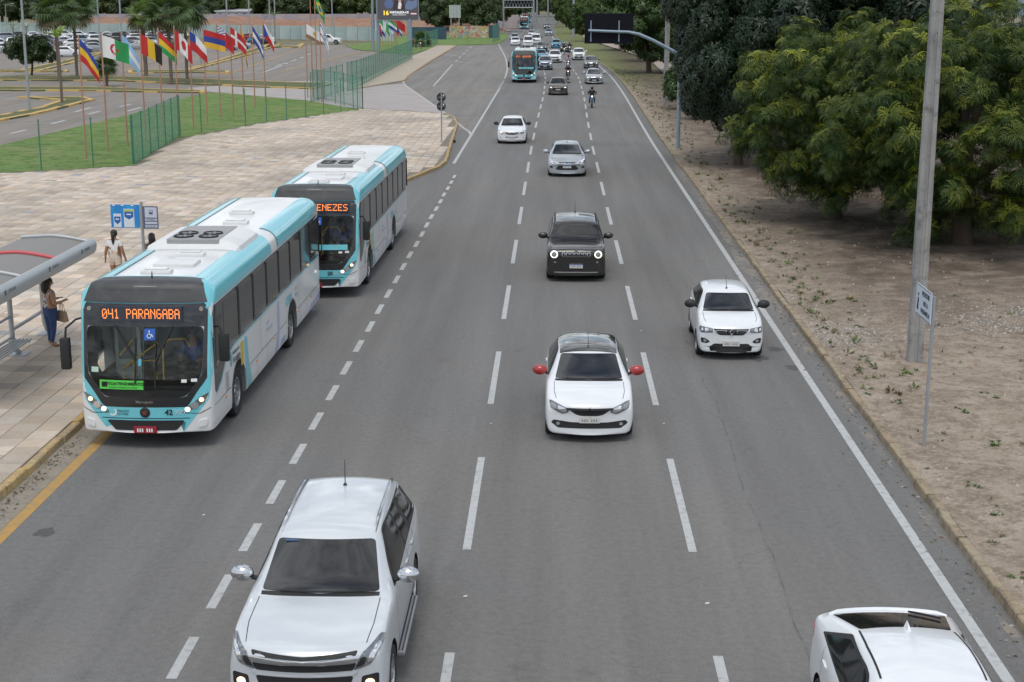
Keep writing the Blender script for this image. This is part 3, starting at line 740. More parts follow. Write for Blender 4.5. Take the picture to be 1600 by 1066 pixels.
    body.material_slots[0].link = 'OBJECT'; body.material_slots[0].material = g['paint']
    if len(body.material_slots) > 1: body.material_slots[1].link = 'OBJECT'; body.material_slots[1].material = M_arch
    def dec(nm, poly, ax, m, off=.004, rings_=3, par=root, d=.08, **kw): return sk.patch(poly, ax, off, d, rings_, **kw).build(nm, m, par, 60)
    # glass
    wb = hw*W2*.965; wtp = (rf-.02)*W2; nb = 9
    ws = [(x, cy+.07-.07*(1-(x/wb)**2)) for x in np.linspace(-wb, wb, nb)]+[(x, ty-.02-.05*(1-(x/wtp)**2)) for x in np.linspace(wtp, -wtp, nb)]
    w1 = dec('windscreen', rounded(ws, .05, 3), 'T', M_glass, .006, 5, d=.1)
    wb2, wt2 = .74*W2, (rf-.07)*W2
    rwp = [(x, rend[0]+.09) for x in np.linspace(-wt2, wt2, 5)]+[(x, rw[0]-.05) for x in np.linspace(wb2, -wb2, 5)]
    dec('rear_window', rounded(rwp, .05, 3), 'T' if rw[0]-rend[0] > .3 else 'T', M_tint, .006, 4)
    if g['roofmat']:
        wr_ = (rf+.0)*W2*1.02; rp = [(-wr_*.98, ty-.005), (wr_*.98, ty-.005), (wr_, rend[0]+.12), (-wr_, rend[0]+.12)]
        dec('roof_panel', dense(rp, .3), 'T', g['roofmat'], .016, 8)
    zt = lambda y: (H_-.135) if y < rend[0]-.35 else (H_-.135-(y-(rend[0]-.35))*.10)
    yf, yb = cy+.42, g.get('sideend', rw[0]-.10)
    m1 = cy+.42+(rend[0]-cy-.42)*.46
    for sg, ax in ((1, 'R'), (-1, 'L')):
        trim = [(yf-.12, bz(yf)+.035), (yb+.02, bz(yb)+.055), (rend[0]+.02, zt(rend[0])+.02), (ty+.40, zt(ty)+.02), (ty+.22, zt(ty)+.0)]
        dec('window_trim', rounded(trim, .05, 3), ax, M_blk, .003, 5)
        f1 = [(yf+.02, bz(yf)+.06), (m1, bz(m1)+.06), (m1, zt(m1)-.01), (ty+.42, zt(ty)-.01), (ty+.27, zt(ty)-.03)]
        f2 = [(m1+.09, bz(m1)+.06), (yb-.12, bz(yb)+.08), (rend[0]-.07, zt(rend[0])-.01), (m1+.09, zt(m1)-.01)]
        if g.get('third'):
            y3 = g['third']; f2 = [(m1+.09, bz(m1)+.06), (y3, bz(y3)+.07), (y3-.05, zt(y3)-.01), (m1+.09, zt(m1)-.01)]
            f3 = [(y3+.22, bz(y3)+.10), (yb-.04, bz(yb)+.12), (rend[0]-.02, zt(rend[0])-.02), (y3+.14, zt(y3)-.02)]
            dec('side_window', rounded(f3, .05, 3), ax, M_tint, .006, 4)
        for f in (f1, f2): dec('side_window', rounded(f, .04, 3), ax, M_tint, .006, 4)
        dy = [cy+.22, m1+.045, ra-.05]
        for y in dy: sk.line([(y, gc+.24), (y, bz(y)+.02)], ax, .010).build('door_seam', M_gap, root)
        sk.line([(cy+.22, gc+.22), (ra-.3, gc+.22)], ax, .012).build('door_seam', M_gap, root)
        for y in (m1-.12, ra-.25):
            hx, nn = sk.hit(y, bz(y)-.10, ax)
            MB().box((hx.x-.02, y-.1, hx.z-.016), (hx.x+.02, y+.1, hx.z+.016), bev=.012).build('door_handle', g['handle'] if 'handle' in g else g['paint'], root, 40)
        # mirror
        my, mzz = cy+.42, b0+g['mirz']; hx, nn = sk.hit(my, b0+.02, ax); x0 = abs(hx.x)-.05
        mb = MB(); mb.ellipsoid((sg*(x0+.20), my, mzz), (.15, .10, .105), 16, 10); mb.v = [(a, min(b, my+.05), c) for a, b, c in mb.v]
        mr = mb.build('mirror', g['mir'], root, 60)
        MB().tube([(sg*(x0-.02), my+.03, mzz-.09), (sg*(x0+.12), my+.02, mzz-.05)], .03, 6).build('mirror_arm', M_blk, mr)
    # bonnet seam, wipers
    for sg in (1, -1):
        sk.line([(sg*hw*W2*.985, cy-.03), (sg*hw*W2*.985, cy*.5), (sg*hw*W2*.93, .30)], 'T', .010).build('bonnet_seam', M_gap, root)
    dec('cowl_panel', [(x, cy-.00-.07*(1-(x/wb)**2)) for x in np.linspace(-wb, wb, nb)]+[(x, cy+.055-.07*(1-(x/wb)**2)) for x in np.linspace(wb, -wb, nb)], 'T', M_blk, .005, 2)
    for x0, x1 in ((-.52*W2, .18*W2), (.06*W2, .72*W2)):
        pts = []
        for t in np.linspace(0, 1, 6):
            x = x0+(x1-x0)*t; y = cy+.03-.06*(1-(x/wb)**2)+.055*t*0+.03; h, nn = sk.hit(x, y, 'T'); pts.append(h+nn*.022)
        MB().tube(pts, .009, 5).build('wiper', M_blk, root)
    # front: specification-driven pieces
    for nm, poly, m, off in g['front']:
        sym = poly[0] == 'M'; pl = poly[1:] if sym else poly
        pl = [(x*W2, z) for x, z in pl]
        dec(nm, rounded(pl, .03, 3), 'F', m, off, 3, d=.05)
        if sym: dec(nm, rounded(mirror(pl), .03, 3), 'F', m, off, 3, d=.05)
    if 'plate' in g:
        pz, blue = g['plate']; h, nn = sk.hit(0, pz, 'F')
        yy = h.y-.022
        pl = MB().box((-.2, yy, pz-.065), (.2, yy+.02, pz+.065), bev=.006).build('number_plate', M_plate, root)
        if blue: MB().box((-.195, yy-.003, pz+.035), (.195, yy+.002, pz+.062)).build('plate_band', M_platb, pl)
        for i in range(7):
            if i == 3: continue
            MB().box((-.15+i*.045, yy-.002, pz-.035), (-.128+i*.045, yy+.002, pz+.015)).build('plate_character', M_pchar, pl)
    # rear lamps, plate
    for sg in (1, -1):
        pl = [(sg*.62*W2, tail[1]-.16), (sg*.93*W2, tail[1]-.10), (sg*.95*W2, tail[1]-.30), (sg*.66*W2, tail[1]-.30)]
        dec('tail_lamp', rounded(pl, .03, 3), 'B', M_red, .006, 3, d=.06)
    h, nn = sk.hit(0, tail[1]-.28, 'B'); MB().box((-.2, h.y-.002, tail[1]-.345), (.2, h.y+.018, tail[1]-.215)).build('rear_plate', M_plate, root)
    if 'ant' in g:
        ax_, ay, ln, lean = g['ant']; h, nn = sk.hit(ax_, ay, 'T'); mb = MB()
        mb.lathe([(.001, .03), (.018, .026), (.03, 0), (.03, -.02)], 10, 0, Matrix.Translation(h)); mb.tube([h+Vector((0, 0, .02)), h+Vector((0, lean, ln))], [.008, .004], 5); mb.build('antenna', M_blk, root)
    put_wheels(root, g['wr'], g['ww'], g['rimr'], W2, (g['fa'], ra), g['spokes'])
    # underside shadow pan
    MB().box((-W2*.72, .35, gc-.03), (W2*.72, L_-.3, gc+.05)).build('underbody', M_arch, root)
    root['_L'] = L_
    return root, sk, g
def rails(root, sk, g, m, x=None, z=.045):
    W2 = g['W']/2; ty = g['wst'][0]; re = (g['rend'] or (g['L']-.75, 0))[0]
    for sg in (1, -1):
        P = []
        for i, y in enumerate(np.linspace(ty+.08, re+.1, 9)):
            h, nn = sk.hit(sg*(g['roofw']-.035)*W2, y, 'T'); P.append(h+Vector((0, 0, (.0 if i in (0, 8) else z))))
        MB().tube(P, [.012]+[.022]*7+[.012], 7).build('roof_rail', m, root, 50)
# ---- specifications (fractions of half width, metres)
def headl(m1=M_lamp): return m1
EMB = {}
def badge(sk, root, kind, x, z, s, m):
    h, nn = sk.hit(x, z, 'F'); y = h.y-.012; mb = MB(); M = Matrix.Translation((x, y, z)) @ Matrix.Rotation(R(90), 4, 'X')
    if kind == 'diamond':
        o = [(0, s), (s*.62, 0), (0, -s), (-s*.62, 0)]; i = [(q[0]*.42, q[1]*.5) for q in o]
        V = [(a, b, 0) for a, b in o]+[(a, b, 0) for a, b in i]+[(a*.7, b*.75, .02) for a, b in o]
        mb.add([M @ Vector(v) for v in V], [(0, 1, 9, 8), (1, 2, 10, 9), (2, 3, 11, 10), (3, 0, 8, 11), (8, 9, 5, 4), (9, 10, 6, 5), (10, 11, 7, 6), (11, 8, 4, 7)])
    elif kind == 'bowtie':
        mb.prism([(-s*1.5, -s*.2), (-s*.5, -s*.2), (-s*.5, -s*.45), (s*.4, -s*.45), (s*.5, -s*.2), (s*1.5, -s*.2), (s*1.4, s*.2), (s*.5, s*.2), (s*.5, s*.45), (-s*.5, s*.45), (-s*.5, s*.2), (-s*1.4, s*.2)], 0, .015, 0, M)
    else:
        mb.prism([(s*1.3*math.cos(a), s*.8*math.sin(a)) for a in np.linspace(0, 2*math.pi, 14, endpoint=False)], 0, .015, 0, M)
    return mb.build('badge', m, root)
M_gold = mat('badge_gold', (.6, .42, .1), .3, metal=.7)
# 1. large pearl SUV with roof rails
SUV = dict(L=4.89, W=1.90, H=1.84, gc=.22, hood=1.10, cowl=(1.38, 1.20), wst=(2.10, 1.72), rend=(4.34, 1.80), rw=(4.72, 1.24), tail=(4.82, 1.12), roofw=.665, belt=(1.14, 1.22), fa=.93, ra=3.78, wr=.375, rimr=.24, ww=.25, spokes=6,
           hoodw=.80, mir=M_chrome, paint=P_pearl, third=3.50, sideend=4.5, ant=(.0, 3.72, .36, .02), nose=.16, bow=.26, flare=1.0, hump=.02, mirz=.17, handle=M_chrome, lev=3,
  front=[('upper_grille', [(-.60, .93), (.60, .93), (.66, 1.03), (.0, 1.0), (-.66, 1.03)], M_blk, .004),
         ('grille', [(-.60, .80), (.60, .80), (.64, .90), (-.64, .90)], M_blk, .004),
         ('chrome_bar', [(-.62, .905), (.62, .905), (.70, .985), (.0, .955), (-.70, .985)], M_chrome, .018),
         ('chrome_bar', [(-.60, .745), (.60, .745), (.66, .80), (-.66, .80)], P_pearl, .016),
         ('lower_grille', [(-.52, .50), (.52, .50), (.60, .73), (-.60, .73)], M_blk, .005),
         ('headlight', ['M', (.60, .80), (.80, .86), (.96, 1.06), (.90, 1.10), (.70, 1.00)], M_lamp, .008),
         ('headlight_cell', ['M', (.62, .835), (.73, .865), (.76, .955), (.70, .965)], M_blk, .011), ('headlight_cell', ['M', (.76, .885), (.84, .91), (.915, 1.03), (.88, 1.055), (.80, .99)], M_refl, .011),
         ('fog_recess', ['M', (.68, .56), (.90, .58), (.90, .74), (.70, .72)], M_blk, .006), ('fog_light', ['M', (.73, .59), (.79, .575), (.84, .60), (.85, .65), (.80, .685), (.74, .67)], M_fog, .014),
         ('bumper', [(-.80, .27), (.80, .27), (.86, .46), (-.86, .46)], M_blk, .006)])
# 2. white hatch with red mirrors and a black roof
def r_front(mg=M_blk, lamp=M_lamp, fog=M_refl): return [
         ('grille', [(-.50, .70), (.50, .70), (.30, .575), (.18, .55), (-.18, .55), (-.30, .575)], mg, .005),
         ('grille_bar', [(-.52, .665), (.52, .665), (.52, .705), (-.52, .705)], mg, .010),
         ('headlight', ['M', (.46, .62), (.60, .58), (.87, .68), (.90, .80), (.80, .79), (.47, .695)], lamp, .008),
         ('headlight_cell', ['M', (.50, .635), (.58, .61), (.70, .66), (.70, .74), (.52, .69)], M_refl, .011), ('headlight_cell', ['M', (.73, .67), (.85, .70), (.87, .77), (.75, .75)], M_rimd, .011),
         ('lower_grille', [(-.70, .30), (.70, .30), (.86, .40), (.80, .455), (.4, .42), (-.4, .42), (-.80, .455), (-.86, .40)], M_blk, .005),
         ('fog_light', ['M', (.66, .365), (.70, .345), (.74, .365), (.74, .40), (.70, .42), (.66, .40)], fog, .010)]
LOGAN = dict(L=4.07, W=1.73, H=1.52, gc=.17, hood=.84, cowl=(1.02, 1.0), wst=(1.72, 1.43), rend=(3.35, 1.46), rw=(3.82, 1.05), tail=(3.98, .98), roofw=.655, belt=(.97, 1.03), fa=.78, ra=3.37, wr=.305, paint=P_white, mir=P_red, roofmat=mat('black_roof', (.035, .033, .03), .18, coat=1.), bow=.18, nose=.16, front=r_front(), plate=(.475, False), ant=(.0, 1.85, .30, .28), handle=P_white, spokes=7)
KWID = dict(L=3.68, W=1.58, H=1.47, gc=.19, hood=.88, cowl=(.92, 1.02), wst=(1.50, 1.40), rend=(3.0, 1.42), rw=(3.46, 1.05), tail=(3.60, .98), roofw=.66, belt=(.97, 1.05), fa=.70, ra=3.12, wr=.29, paint=P_white, mir=M_blk, bow=.15, nose=.14, flare=1.02,
   front=[('grille', [(-.54, .765), (.54, .765), (.36, .62), (-.36, .62)], M_blk, .006), ('grille_slot', ['M', (.15, .70), (.43, .70), (.47, .735), (.15, .735)], M_chrome, .009), ('grille_slot', ['M', (.17, .706), (.41, .706), (.44, .729), (.17, .729)], M_blk, .011), ('grille_slot', ['M', (.15, .655), (.35, .655), (.38, .68), (.15, .68)], M_rimd, .009), ('grille_slot', ['M', (.17, .66), (.34, .66), (.36, .676), (.17, .676)], M_blk, .011),
          ('headlight', ['M', (.55, .68), (.90, .66), (.94, .72), (.92, .80), (.54, .77)], M_lamp, .008), ('headlight_cell', ['M', (.58, .70), (.64, .70), (.64, .755), (.58, .755)], M_rimd, .011), ('headlight_cell', ['M', (.68, .69), (.78, .68), (.78, .77), (.68, .77)], M_refl, .011), ('headlight_cell', ['M', (.80, .68), (.90, .685), (.90, .78), (.80, .775)], M_blk, .010), ('headlight_cell', ['M', (.82, .70), (.88, .70), (.88, .765), (.82, .765)], M_refl, .013),
          ('fog_recess', ['M', (.62, .45), (.72, .41), (.88, .42), (.90, .54), (.76, .53)], M_blk, .006), ('fog_light', ['M', (.73, .455), (.77, .435), (.82, .455), (.82, .495), (.77, .51), (.73, .495)], M_refl, .012),
          ('bumper', [(-.92, .20), (.92, .20), (.92, .33), (.62, .34), (.50, .41), (-.50, .41), (-.62, .34), (-.92, .33)], M_blk, .005)], plate=(.42, False), ant=(0., 1.62, .28, .26), spokes=4)
RENE = dict(L=4.24, W=1.81, H=1.67, gc=.2, hood=1.0, cowl=(1.10, 1.10), wst=(1.60, 1.58), rend=(3.70, 1.64), rw=(4.04, 1.18), tail=(4.16, 1.08), roofw=.76, belt=(1.06, 1.10), fa=.82, ra=3.39, wr=.345, rimr=.22, ww=.22, paint=P_black, mir=P_black, bow=.06, nose=.05, hoodw=.88, hump=.03, third=3.1, sideend=3.9,
   front=[('grille', [(-.58, .76), (.58, .76), (.60, .92), (-.60, .92)], M_blk, .004)]+[('grille_slot', [(x-.052, .775), (x+.052, .775), (x+.055, .905), (x-.055, .905)], M_chrome, .008) for x in np.linspace(-.42, .42, 7)]+[('grille_slot', [(x-.036, .79), (x+.036, .79), (x+.039, .895), (x-.039, .895)], M_gap, .012) for x in np.linspace(-.42, .42, 7)]+
         [('headlight', ['M']+[(.73+.125*math.cos(a), .845+.105*math.sin(a)) for a in np.linspace(0, 2*math.pi, 14, endpoint=False)], M_lit, .010), ('headlight_cell', ['M']+[(.73+.092*math.cos(a), .845+.078*math.sin(a)) for a in np.linspace(0, 2*math.pi, 12, endpoint=False)], M_lamp, .014),
          ('lower_grille', [(-.62, .36), (.62, .36), (.68, .56), (-.68, .56)], M_blk, .005), ('skid_plate', [(-.72, .295), (.72, .295), (.74, .325), (-.74, .325)], M_rim, .012), ('fog_light', ['M', (.66, .60), (.70, .585), (.74, .60), (.74, .635), (.66, .635)], M_rimd, .01)], plate=(.50, True), ant=(0., 3.4, .34, .05))
FOCUS = dict(L=4.34, W=1.84, H=1.49, gc=.16, hood=.78, cowl=(1.12, 1.0), wst=(1.95, 1.41), rend=(3.55, 1.44), rw=(4.05, 1.05), tail=(4.24, .96), roofw=.62, belt=(.94, 1.02), fa=.88, ra=3.52, wr=.315, paint=P_silver, mir=P_silver, bow=.22, nose=.2,
   front=[('grille', [(-.40, .66), (.40, .66), (.46, .71), (-.46, .71)], M_blk, .005), ('headlight', ['M', (.48, .62), (.66, .60), (.93, .72), (.90, .84), (.66, .76)], M_refl, .008), ('headlight_cell', ['M', (.55, .64), (.64, .63), (.74, .69), (.68, .73)], M_lamp, .011), ('lower_grille', [(-.46, .34), (.46, .34), (.60, .40), (.44, .55), (-.44, .55), (-.60, .40)], M_blk, .005), ('fog_light', ['M', (.72, .46), (.80, .42), (.90, .46), (.90, .53), (.78, .53)], M_blk, .007)], plate=(.50, True), ant=(0., 2.1, .2, .2))
ONIX = dict(L=3.93, W=1.705, H=1.48, gc=.17, hood=.84, cowl=(.98, 1.0), wst=(1.68, 1.41), rend=(3.2, 1.43), rw=(3.65, 1.05), tail=(3.83, .98), roofw=.64, belt=(.96, 1.03), fa=.80, ra=3.33, wr=.30, paint=P_white, mir=M_blk, bow=.18, nose=.16,
   front=[('grille', [(-.46, .70), (.46, .70), (.42, .60), (.20, .55), (-.20, .55), (-.42, .60)], M_blk, .005), ('chrome_bar', [(-.47, .685), (.47, .685), (.46, .715), (-.46, .715)], M_chrome, .012), ('grille_bar', [(-.45, .635), (.45, .635), (.46, .665), (-.46, .665)], P_white, .012),
          ('headlight', ['M', (.56, .62), (.70, .58), (.93, .70), (.91, .84), (.62, .74)], M_refl, .008), ('headlight_cell', ['M', (.62, .63), (.70, .62), (.78, .68), (.66, .71)], M_lamp, .011), ('lower_grille', [(-.40, .38), (.40, .38), (.46, .43), (-.46, .43)], M_blk, .005), ('fog_light', ['M', (.74, .37), (.82, .37), (.84, .42), (.74, .42)], M_refl, .007), ('valance', [(-.8, .2), (.8, .2), (.84, .25), (-.84, .25)], M_rimd, .006)], plate=(.40, False))
SEDAN = dict(L=4.42, W=1.74, H=1.48, gc=.16, hood=.80, cowl=(1.10, .98), wst=(1.92, 1.40), rend=(3.15, 1.42), rw=(3.78, 1.08), tail=(4.32, 1.02), roofw=.62, belt=(.94, 1.0), fa=.86, ra=3.42, wr=.305, paint=P_silver, mir=P_silver, bow=.22, nose=.18,
   front=[('grille', [(-.40, .60), (.40, .60), (.52, .68), (-.52, .68)], M_blk, .005), ('chrome_bar', [(-.60, .675), (.60, .675), (.62, .70), (-.62, .70)], M_chrome, .012), ('headlight', ['M', (.55, .63), (.72, .62), (.94, .72), (.90, .80), (.70, .74)], M_lamp, .008), ('headlight_cell', ['M', (.62, .645), (.72, .64), (.80, .69), (.72, .71)], M_lit, .012), ('lower_grille', [(-.56, .27), (.56, .27), (.62, .36), (.44, .54), (-.44, .54), (-.62, .36)], M_blk, .005), ('fog_light', ['M', (.70, .34), (.90, .40), (.90, .50), (.76, .46)], M_blk, .006)], plate=(.42, True))
HATCH = dict(L=3.99, W=1.72, H=1.48, gc=.16, hood=.80, cowl=(1.05, .98), wst=(1.80, 1.41), rend=(3.2, 1.43), rw=(3.72, 1.05), tail=(3.90, .98), roofw=.63, belt=(.94, 1.02), fa=.82, ra=3.35, wr=.305, paint=P_brown, mir=P_brown, bow=.2, nose=.17,
   front=[('grille', [(-.42, .38), (.42, .38), (.60, .52), (.46, .68), (-.46, .68), (-.60, .52)], M_blk, .005), ('headlight', ['M', (.52, .64), (.70, .62), (.94, .72), (.90, .80), (.70, .74)], M_lamp, .008), ('headlight_cell', ['M', (.60, .655), (.70, .645), (.80, .69), (.72, .71)], M_lit, .012), ('fog_light', ['M', (.70, .30), (.90, .36), (.90, .46), (.76, .42)], M_blk, .006)], plate=(.52, True))
CROSS = dict(L=4.25, W=1.78, H=1.62, gc=.2, hood=.98, cowl=(1.05, 1.10), wst=(1.72, 1.54), rend=(3.55, 1.56), rw=(3.98, 1.15), tail=(4.14, 1.05), roofw=.66, belt=(1.04, 1.10), fa=.84, ra=3.45, wr=.335, rimr=.21, ww=.21, paint=P_white, mir=P_white, bow=.16, nose=.12, third=3.0, sideend=3.85,
   front=[('grille', [(-.46, .66), (.46, .66), (.56, .80), (-.56, .80)], M_blk, .005), ('chrome_bar', [(-.34, .66), (-.28, .66), (-.2, .80), (-.28, .80)], M_chrome, .010), ('headlight', ['M', (.58, .68), (.78, .68), (.94, .80), (.92, .88), (.66, .82)], M_lamp, .008), ('headlight_cell', ['M', (.64, .70), (.76, .70), (.84, .78), (.70, .79)], M_lit, .012), ('bumper', [(-.88, .24), (.88, .24), (.90, .40), (.5, .54), (-.5, .54), (-.90, .40)], M_blk, .005), ('fog_light', ['M', (.70, .46), (.78, .46), (.78, .52), (.70, .52)], M_refl, .01)], plate=(.47, True))
# coupe-roofed white car whose front is out of frame
FAST = dict(L=4.42, W=1.79, H=1.56, gc=.18, hood=.95, cowl=(1.00, 1.06), wst=(1.75, 1.49), rend=(3.02, 1.49), rw=(4.02, 1.22), tail=(4.34, 1.16), roofw=.64, belt=(1.0, 1.10), fa=.84, ra=3.44, wr=.325, rimr=.21, ww=.2, paint=P_white, mir=P_white, bow=.2, nose=.14, third=None, sideend=3.70, front=HATCH['front'], lev=3)

def place(root, x, y, rz=0., label=None, paintm=None, mir=None, group=None, cat=None):
    root.location = (x, y, 0); root.rotation_euler = (0, 0, rz)
    if label: root['label'] = label
    if group: root['group'] = group
    if cat: root['category'] = cat
    if paintm:
        for c in root.children:
            n = c.name.split('.')[0]
            if n == 'body': c.material_slots[0].link = 'OBJECT'; c.material_slots[0].material = paintm
            elif n in ('mirror', 'door_handle') and (mir or n == 'mirror'):
                c.material_slots[0].link = 'OBJECT'; c.material_slots[0].material = mir or paintm
    return root
G_T = 'vehicles driving on the avenue'
# hero cars
suv, sk, g = make_car(SUV, 'large pearl white SUV with chrome mirrors, roof rails and lit amber fog lamps', G_T)
rails(suv, sk, g, M_chrome, z=.03); badge(sk, suv, 'bowtie', .20, .655, .04, M_gold)
for sg in (1, -1):
    x = sg*(SUV['W']/2-.02); MB().box((min(x-sg*.12, x+sg*.10), 1.45, .36), (max(x-sg*.12, x+sg*.10), 3.25, .42), bev=.02).build('side_step', M_rimd, suv)
    for k in range(4): MB().box((x-sg*.0+sg*(-.07+k*.045)-.008, 1.5, .421), (x+sg*(-.07+k*.045)+.008, 3.2, .432)).build('step_tread', M_blk, suv)
h, nn = sk.hit(-.42, 2.03, 'T'); MB().box((-.52, 2.0, h.z-.005), (-.36, 2.045, h.z+.012)).build('windscreen_sticker', mat('sticker_blue', (.05, .10, .22), .4), suv)
fast, sk, g = make_car(FAST, 'white car with shark fin antenna, sloping tailgate and rear wiper beside the edge line', G_T)
h, nn = sk.hit(.0, 3.02, 'T'); mb = MB(); mb.add([h+Vector(v) for v in [(-.03, -.14, -.01), (.03, -.14, -.01), (.035, .06, -.01), (-.035, .06, -.01), (0, .05, .085), (0, .0, .06)]], [(0, 1, 5), (1, 2, 4, 5), (2, 3, 4), (3, 0, 5, 4)]); mb.build('antenna_fin', P_white, fast)
for sg in (1, -1): sk.line([(sg*.545*1.0, 1.80), (sg*.55, 2.5), (sg*.53, 3.06)], 'T', .022, .004).build('roof_seam', M_gap, fast)
P = []
for t in np.linspace(0, 1, 6): hh, nn = sk.hit(.52-.30*t, 3.62+.30*t, 'T'); P.append(hh+nn*.03)
MB().tube(P, .014, 5).build('rear_wiper', M_blk, fast)
P = []
for x in np.linspace(-.70, .70, 13): hh, nn = sk.hit(x, 4.16-.14*(x/.7)**2, 'T'); P.append(hh+Vector((0, 0, .005)))
MB().tube(P, [.02]+[.04]*11+[.02], 8).build('tail_spoiler', P_white, fast, 60)
logan, sk, g = make_car(LOGAN, 'white hatchback with red mirrors, black roof and black grille', G_T); badge(sk, logan, 'diamond', 0, .655, .075, M_blk)
h, nn = sk.hit(-.38, 1.66, 'T')
kwid, sk, g = make_car(KWID, 'small white hatchback with black mirrors and black lower bumper, near the verge kerb', G_T); badge(sk, kwid, 'diamond', 0, .70, .085, M_chrome)
rene, sk, g = make_car(RENE, 'boxy black SUV with round lit headlamps and seven slot grille', G_T); rails(rene, sk, g, M_blk); badge(sk, rene, 'oval', 0, .965, .035, M_chrome)
focus, sk, g = make_car(FOCUS, 'silver hatchback with wide trapezoid lower grille, behind the boxy black SUV', G_T); badge(sk, focus, 'oval', 0, .685, .05, M_platb)
onix, sk, g = make_car(ONIX, 'white hatchback with split black grille and one lit indicator, left traffic lane', G_T); badge(sk, onix, 'bowtie', 0, .65, .035, M_gold)
h, nn = sk.hit(-.60, .68, 'F'); MB().ellipsoid(h, (.05, .03, .05)).build('indicator', M_fog, onix)
sedan, sk, g = make_car(SEDAN, 'silver saloon close to the right edge line ahead of a dark saloon', G_T); badge(sk, sedan, 'oval', 0, .72, .05, M_chrome)
hatch, sk, g = make_car(HATCH, 'dark brown hatchback with lit headlamps and big hexagonal grille, middle lane', G_T); badge(sk, hatch, 'oval', 0, .70, .05, M_chrome)
cross, sk, g = make_car(CROSS, 'white crossover with black lower bumper behind the dark saloon', G_T); rails(cross, sk, g, M_rim); badge(sk, cross, 'oval', 0, .74, .05, M_chrome)
def fpos(px, py):                                   # front bumper's foot on the road
    p = at(px, py, .13); return p.x, p.y
place(suv, -2.86, 15.55, 0)
place(fast, 3.97, 12.45, R(-.5))
place(logan, *fpos(921, 684)); place(kwid, *fpos(1142, 556), rz=R(-1.2)); place(rene, *fpos(900, 435)); place(focus, *fpos(886, 273)); place(onix, *fpos(799.5, 222))
place(hatch, *fpos(872, 147)); place(sedan, *fpos(928.5, 130))
place(cross, *fpos(904.5, 93))
C = copy_tree
place(C(sedan), *fpos(924, 106), 0, 'dark grey saloon close to the right edge line behind the silver saloon', P_grey, P_grey)
place(C(cross), *fpos(851.5, 108), 0, 'champagne grey crossover right beside the turquoise bus', P_lblue, P_lblue)
place(C(cross), *fpos(867, 97), 0, 'white crossover behind the champagne grey crossover in the middle lane', P_white, P_white)
place(C(hatch), *fpos(845, 93.5), 0, 'dark blue hatchback half hidden by the turquoise bus', P_blue, M_blk)
place(C(sedan), *fpos(846.5, 79.5), 0, 'black saloon ahead of the two white vans', P_navy, P_navy)
place(C(onix), *fpos(805, 70.3), 0, 'white hatchback at the left edge of the traffic, behind the turquoise bus', P_white, M_blk)
place(C(hatch), *fpos(804, 64), 0, 'silver hatchback tailing another white hatchback by the left edge line', P_silver, P_silver)
place(C(hatch), *fpos(869, 74.5), 0, 'teal grey hatchback in the right lane before the motorcycles', P_blue, P_blue)
place(C(sedan), *fpos(884, 80.5), 0, 'black saloon half hidden by the motorcycles', P_black, P_black)
place(C(cross), *fpos(854.5, 45.3), 0, 'dark crossover far up the right lane', P_grey, P_grey)
place(C(hatch), *fpos(857.5, 55), 0, 'grey hatchback following the dark crossover far up the road', P_lblue, P_lblue)
place(C(sedan), *fpos(831, 57), 0, 'silver saloon just behind the white vans', P_silver, P_silver)
place(C(hatch), *fpos(804, 34.8), 0, 'red car at the far end of the avenue', P_red, P_red)
# vans: tall-roofed
VAN = dict(L=4.4, W=1.80, H=1.86, gc=.18, hood=.98, cowl=(.95, 1.12), wst=(1.55, 1.72), rend=(4.15, 1.82), rw=(4.28, 1.2), tail=(4.34, 1.1), roofw=.74, belt=(1.05, 1.12), fa=.82, ra=3.5, wr=.31, paint=P_white, mir=M_blk, bow=.15, nose=.12, third=3.1, sideend=4.1, front=ONIX['front'][3:]+[('grille', [(-.5, .62), (.5, .62), (.55, .72), (-.55, .72)], M_blk, .005)], plate=(.42, False))
van, sk, g = make_car(VAN, 'white panel van nearer the middle of the road, following the hidden blue hatchback', G_T, name='van', cat='van')
place(van, *fpos(825, 72))
place(C(van), *fpos(837.5, 68), 0, 'white panel van driving alongside and slightly behind another white van', P_white, M_blk)
# pickup in the car park
PICK = dict(L=5.3, W=1.85, H=1.80, gc=.28, hood=1.06, cowl=(1.30, 1.18), wst=(1.98, 1.72), rend=(3.25, 1.74), rw=(3.55, 1.20), tail=(5.25, 1.14), roofw=.68, belt=(1.10, 1.15), fa=.95, ra=4.05, wr=.39, rimr=.2, ww=.26, paint=P_white, mir=P_white, front=SUV['front'][5:7], bow=.16)
pick, sk, g = make_car(PICK, 'white double cab pickup parked alone by the far car park lawn', None, name='pickup', cat='pickup')
MB().box((-.74, 3.75, 1.10), (.74, 5.15, 1.19)).build('bed_cover', M_blk, pick); MB().tube([(-.66, 3.62, 1.15), (-.62, 3.66, 1.55), (.62, 3.66, 1.55), (.66, 3.62, 1.15)], .035, 6).build('roll_bar', M_chrome, pick)
p = at(533, 69.5); place(pick, p.x, p.y+1, R(90))
place(C(sedan), *at(431, 69.5).xy, R(88), 'black saloon parked side on near the yellow islands', P_navy, P_navy, cat='car')
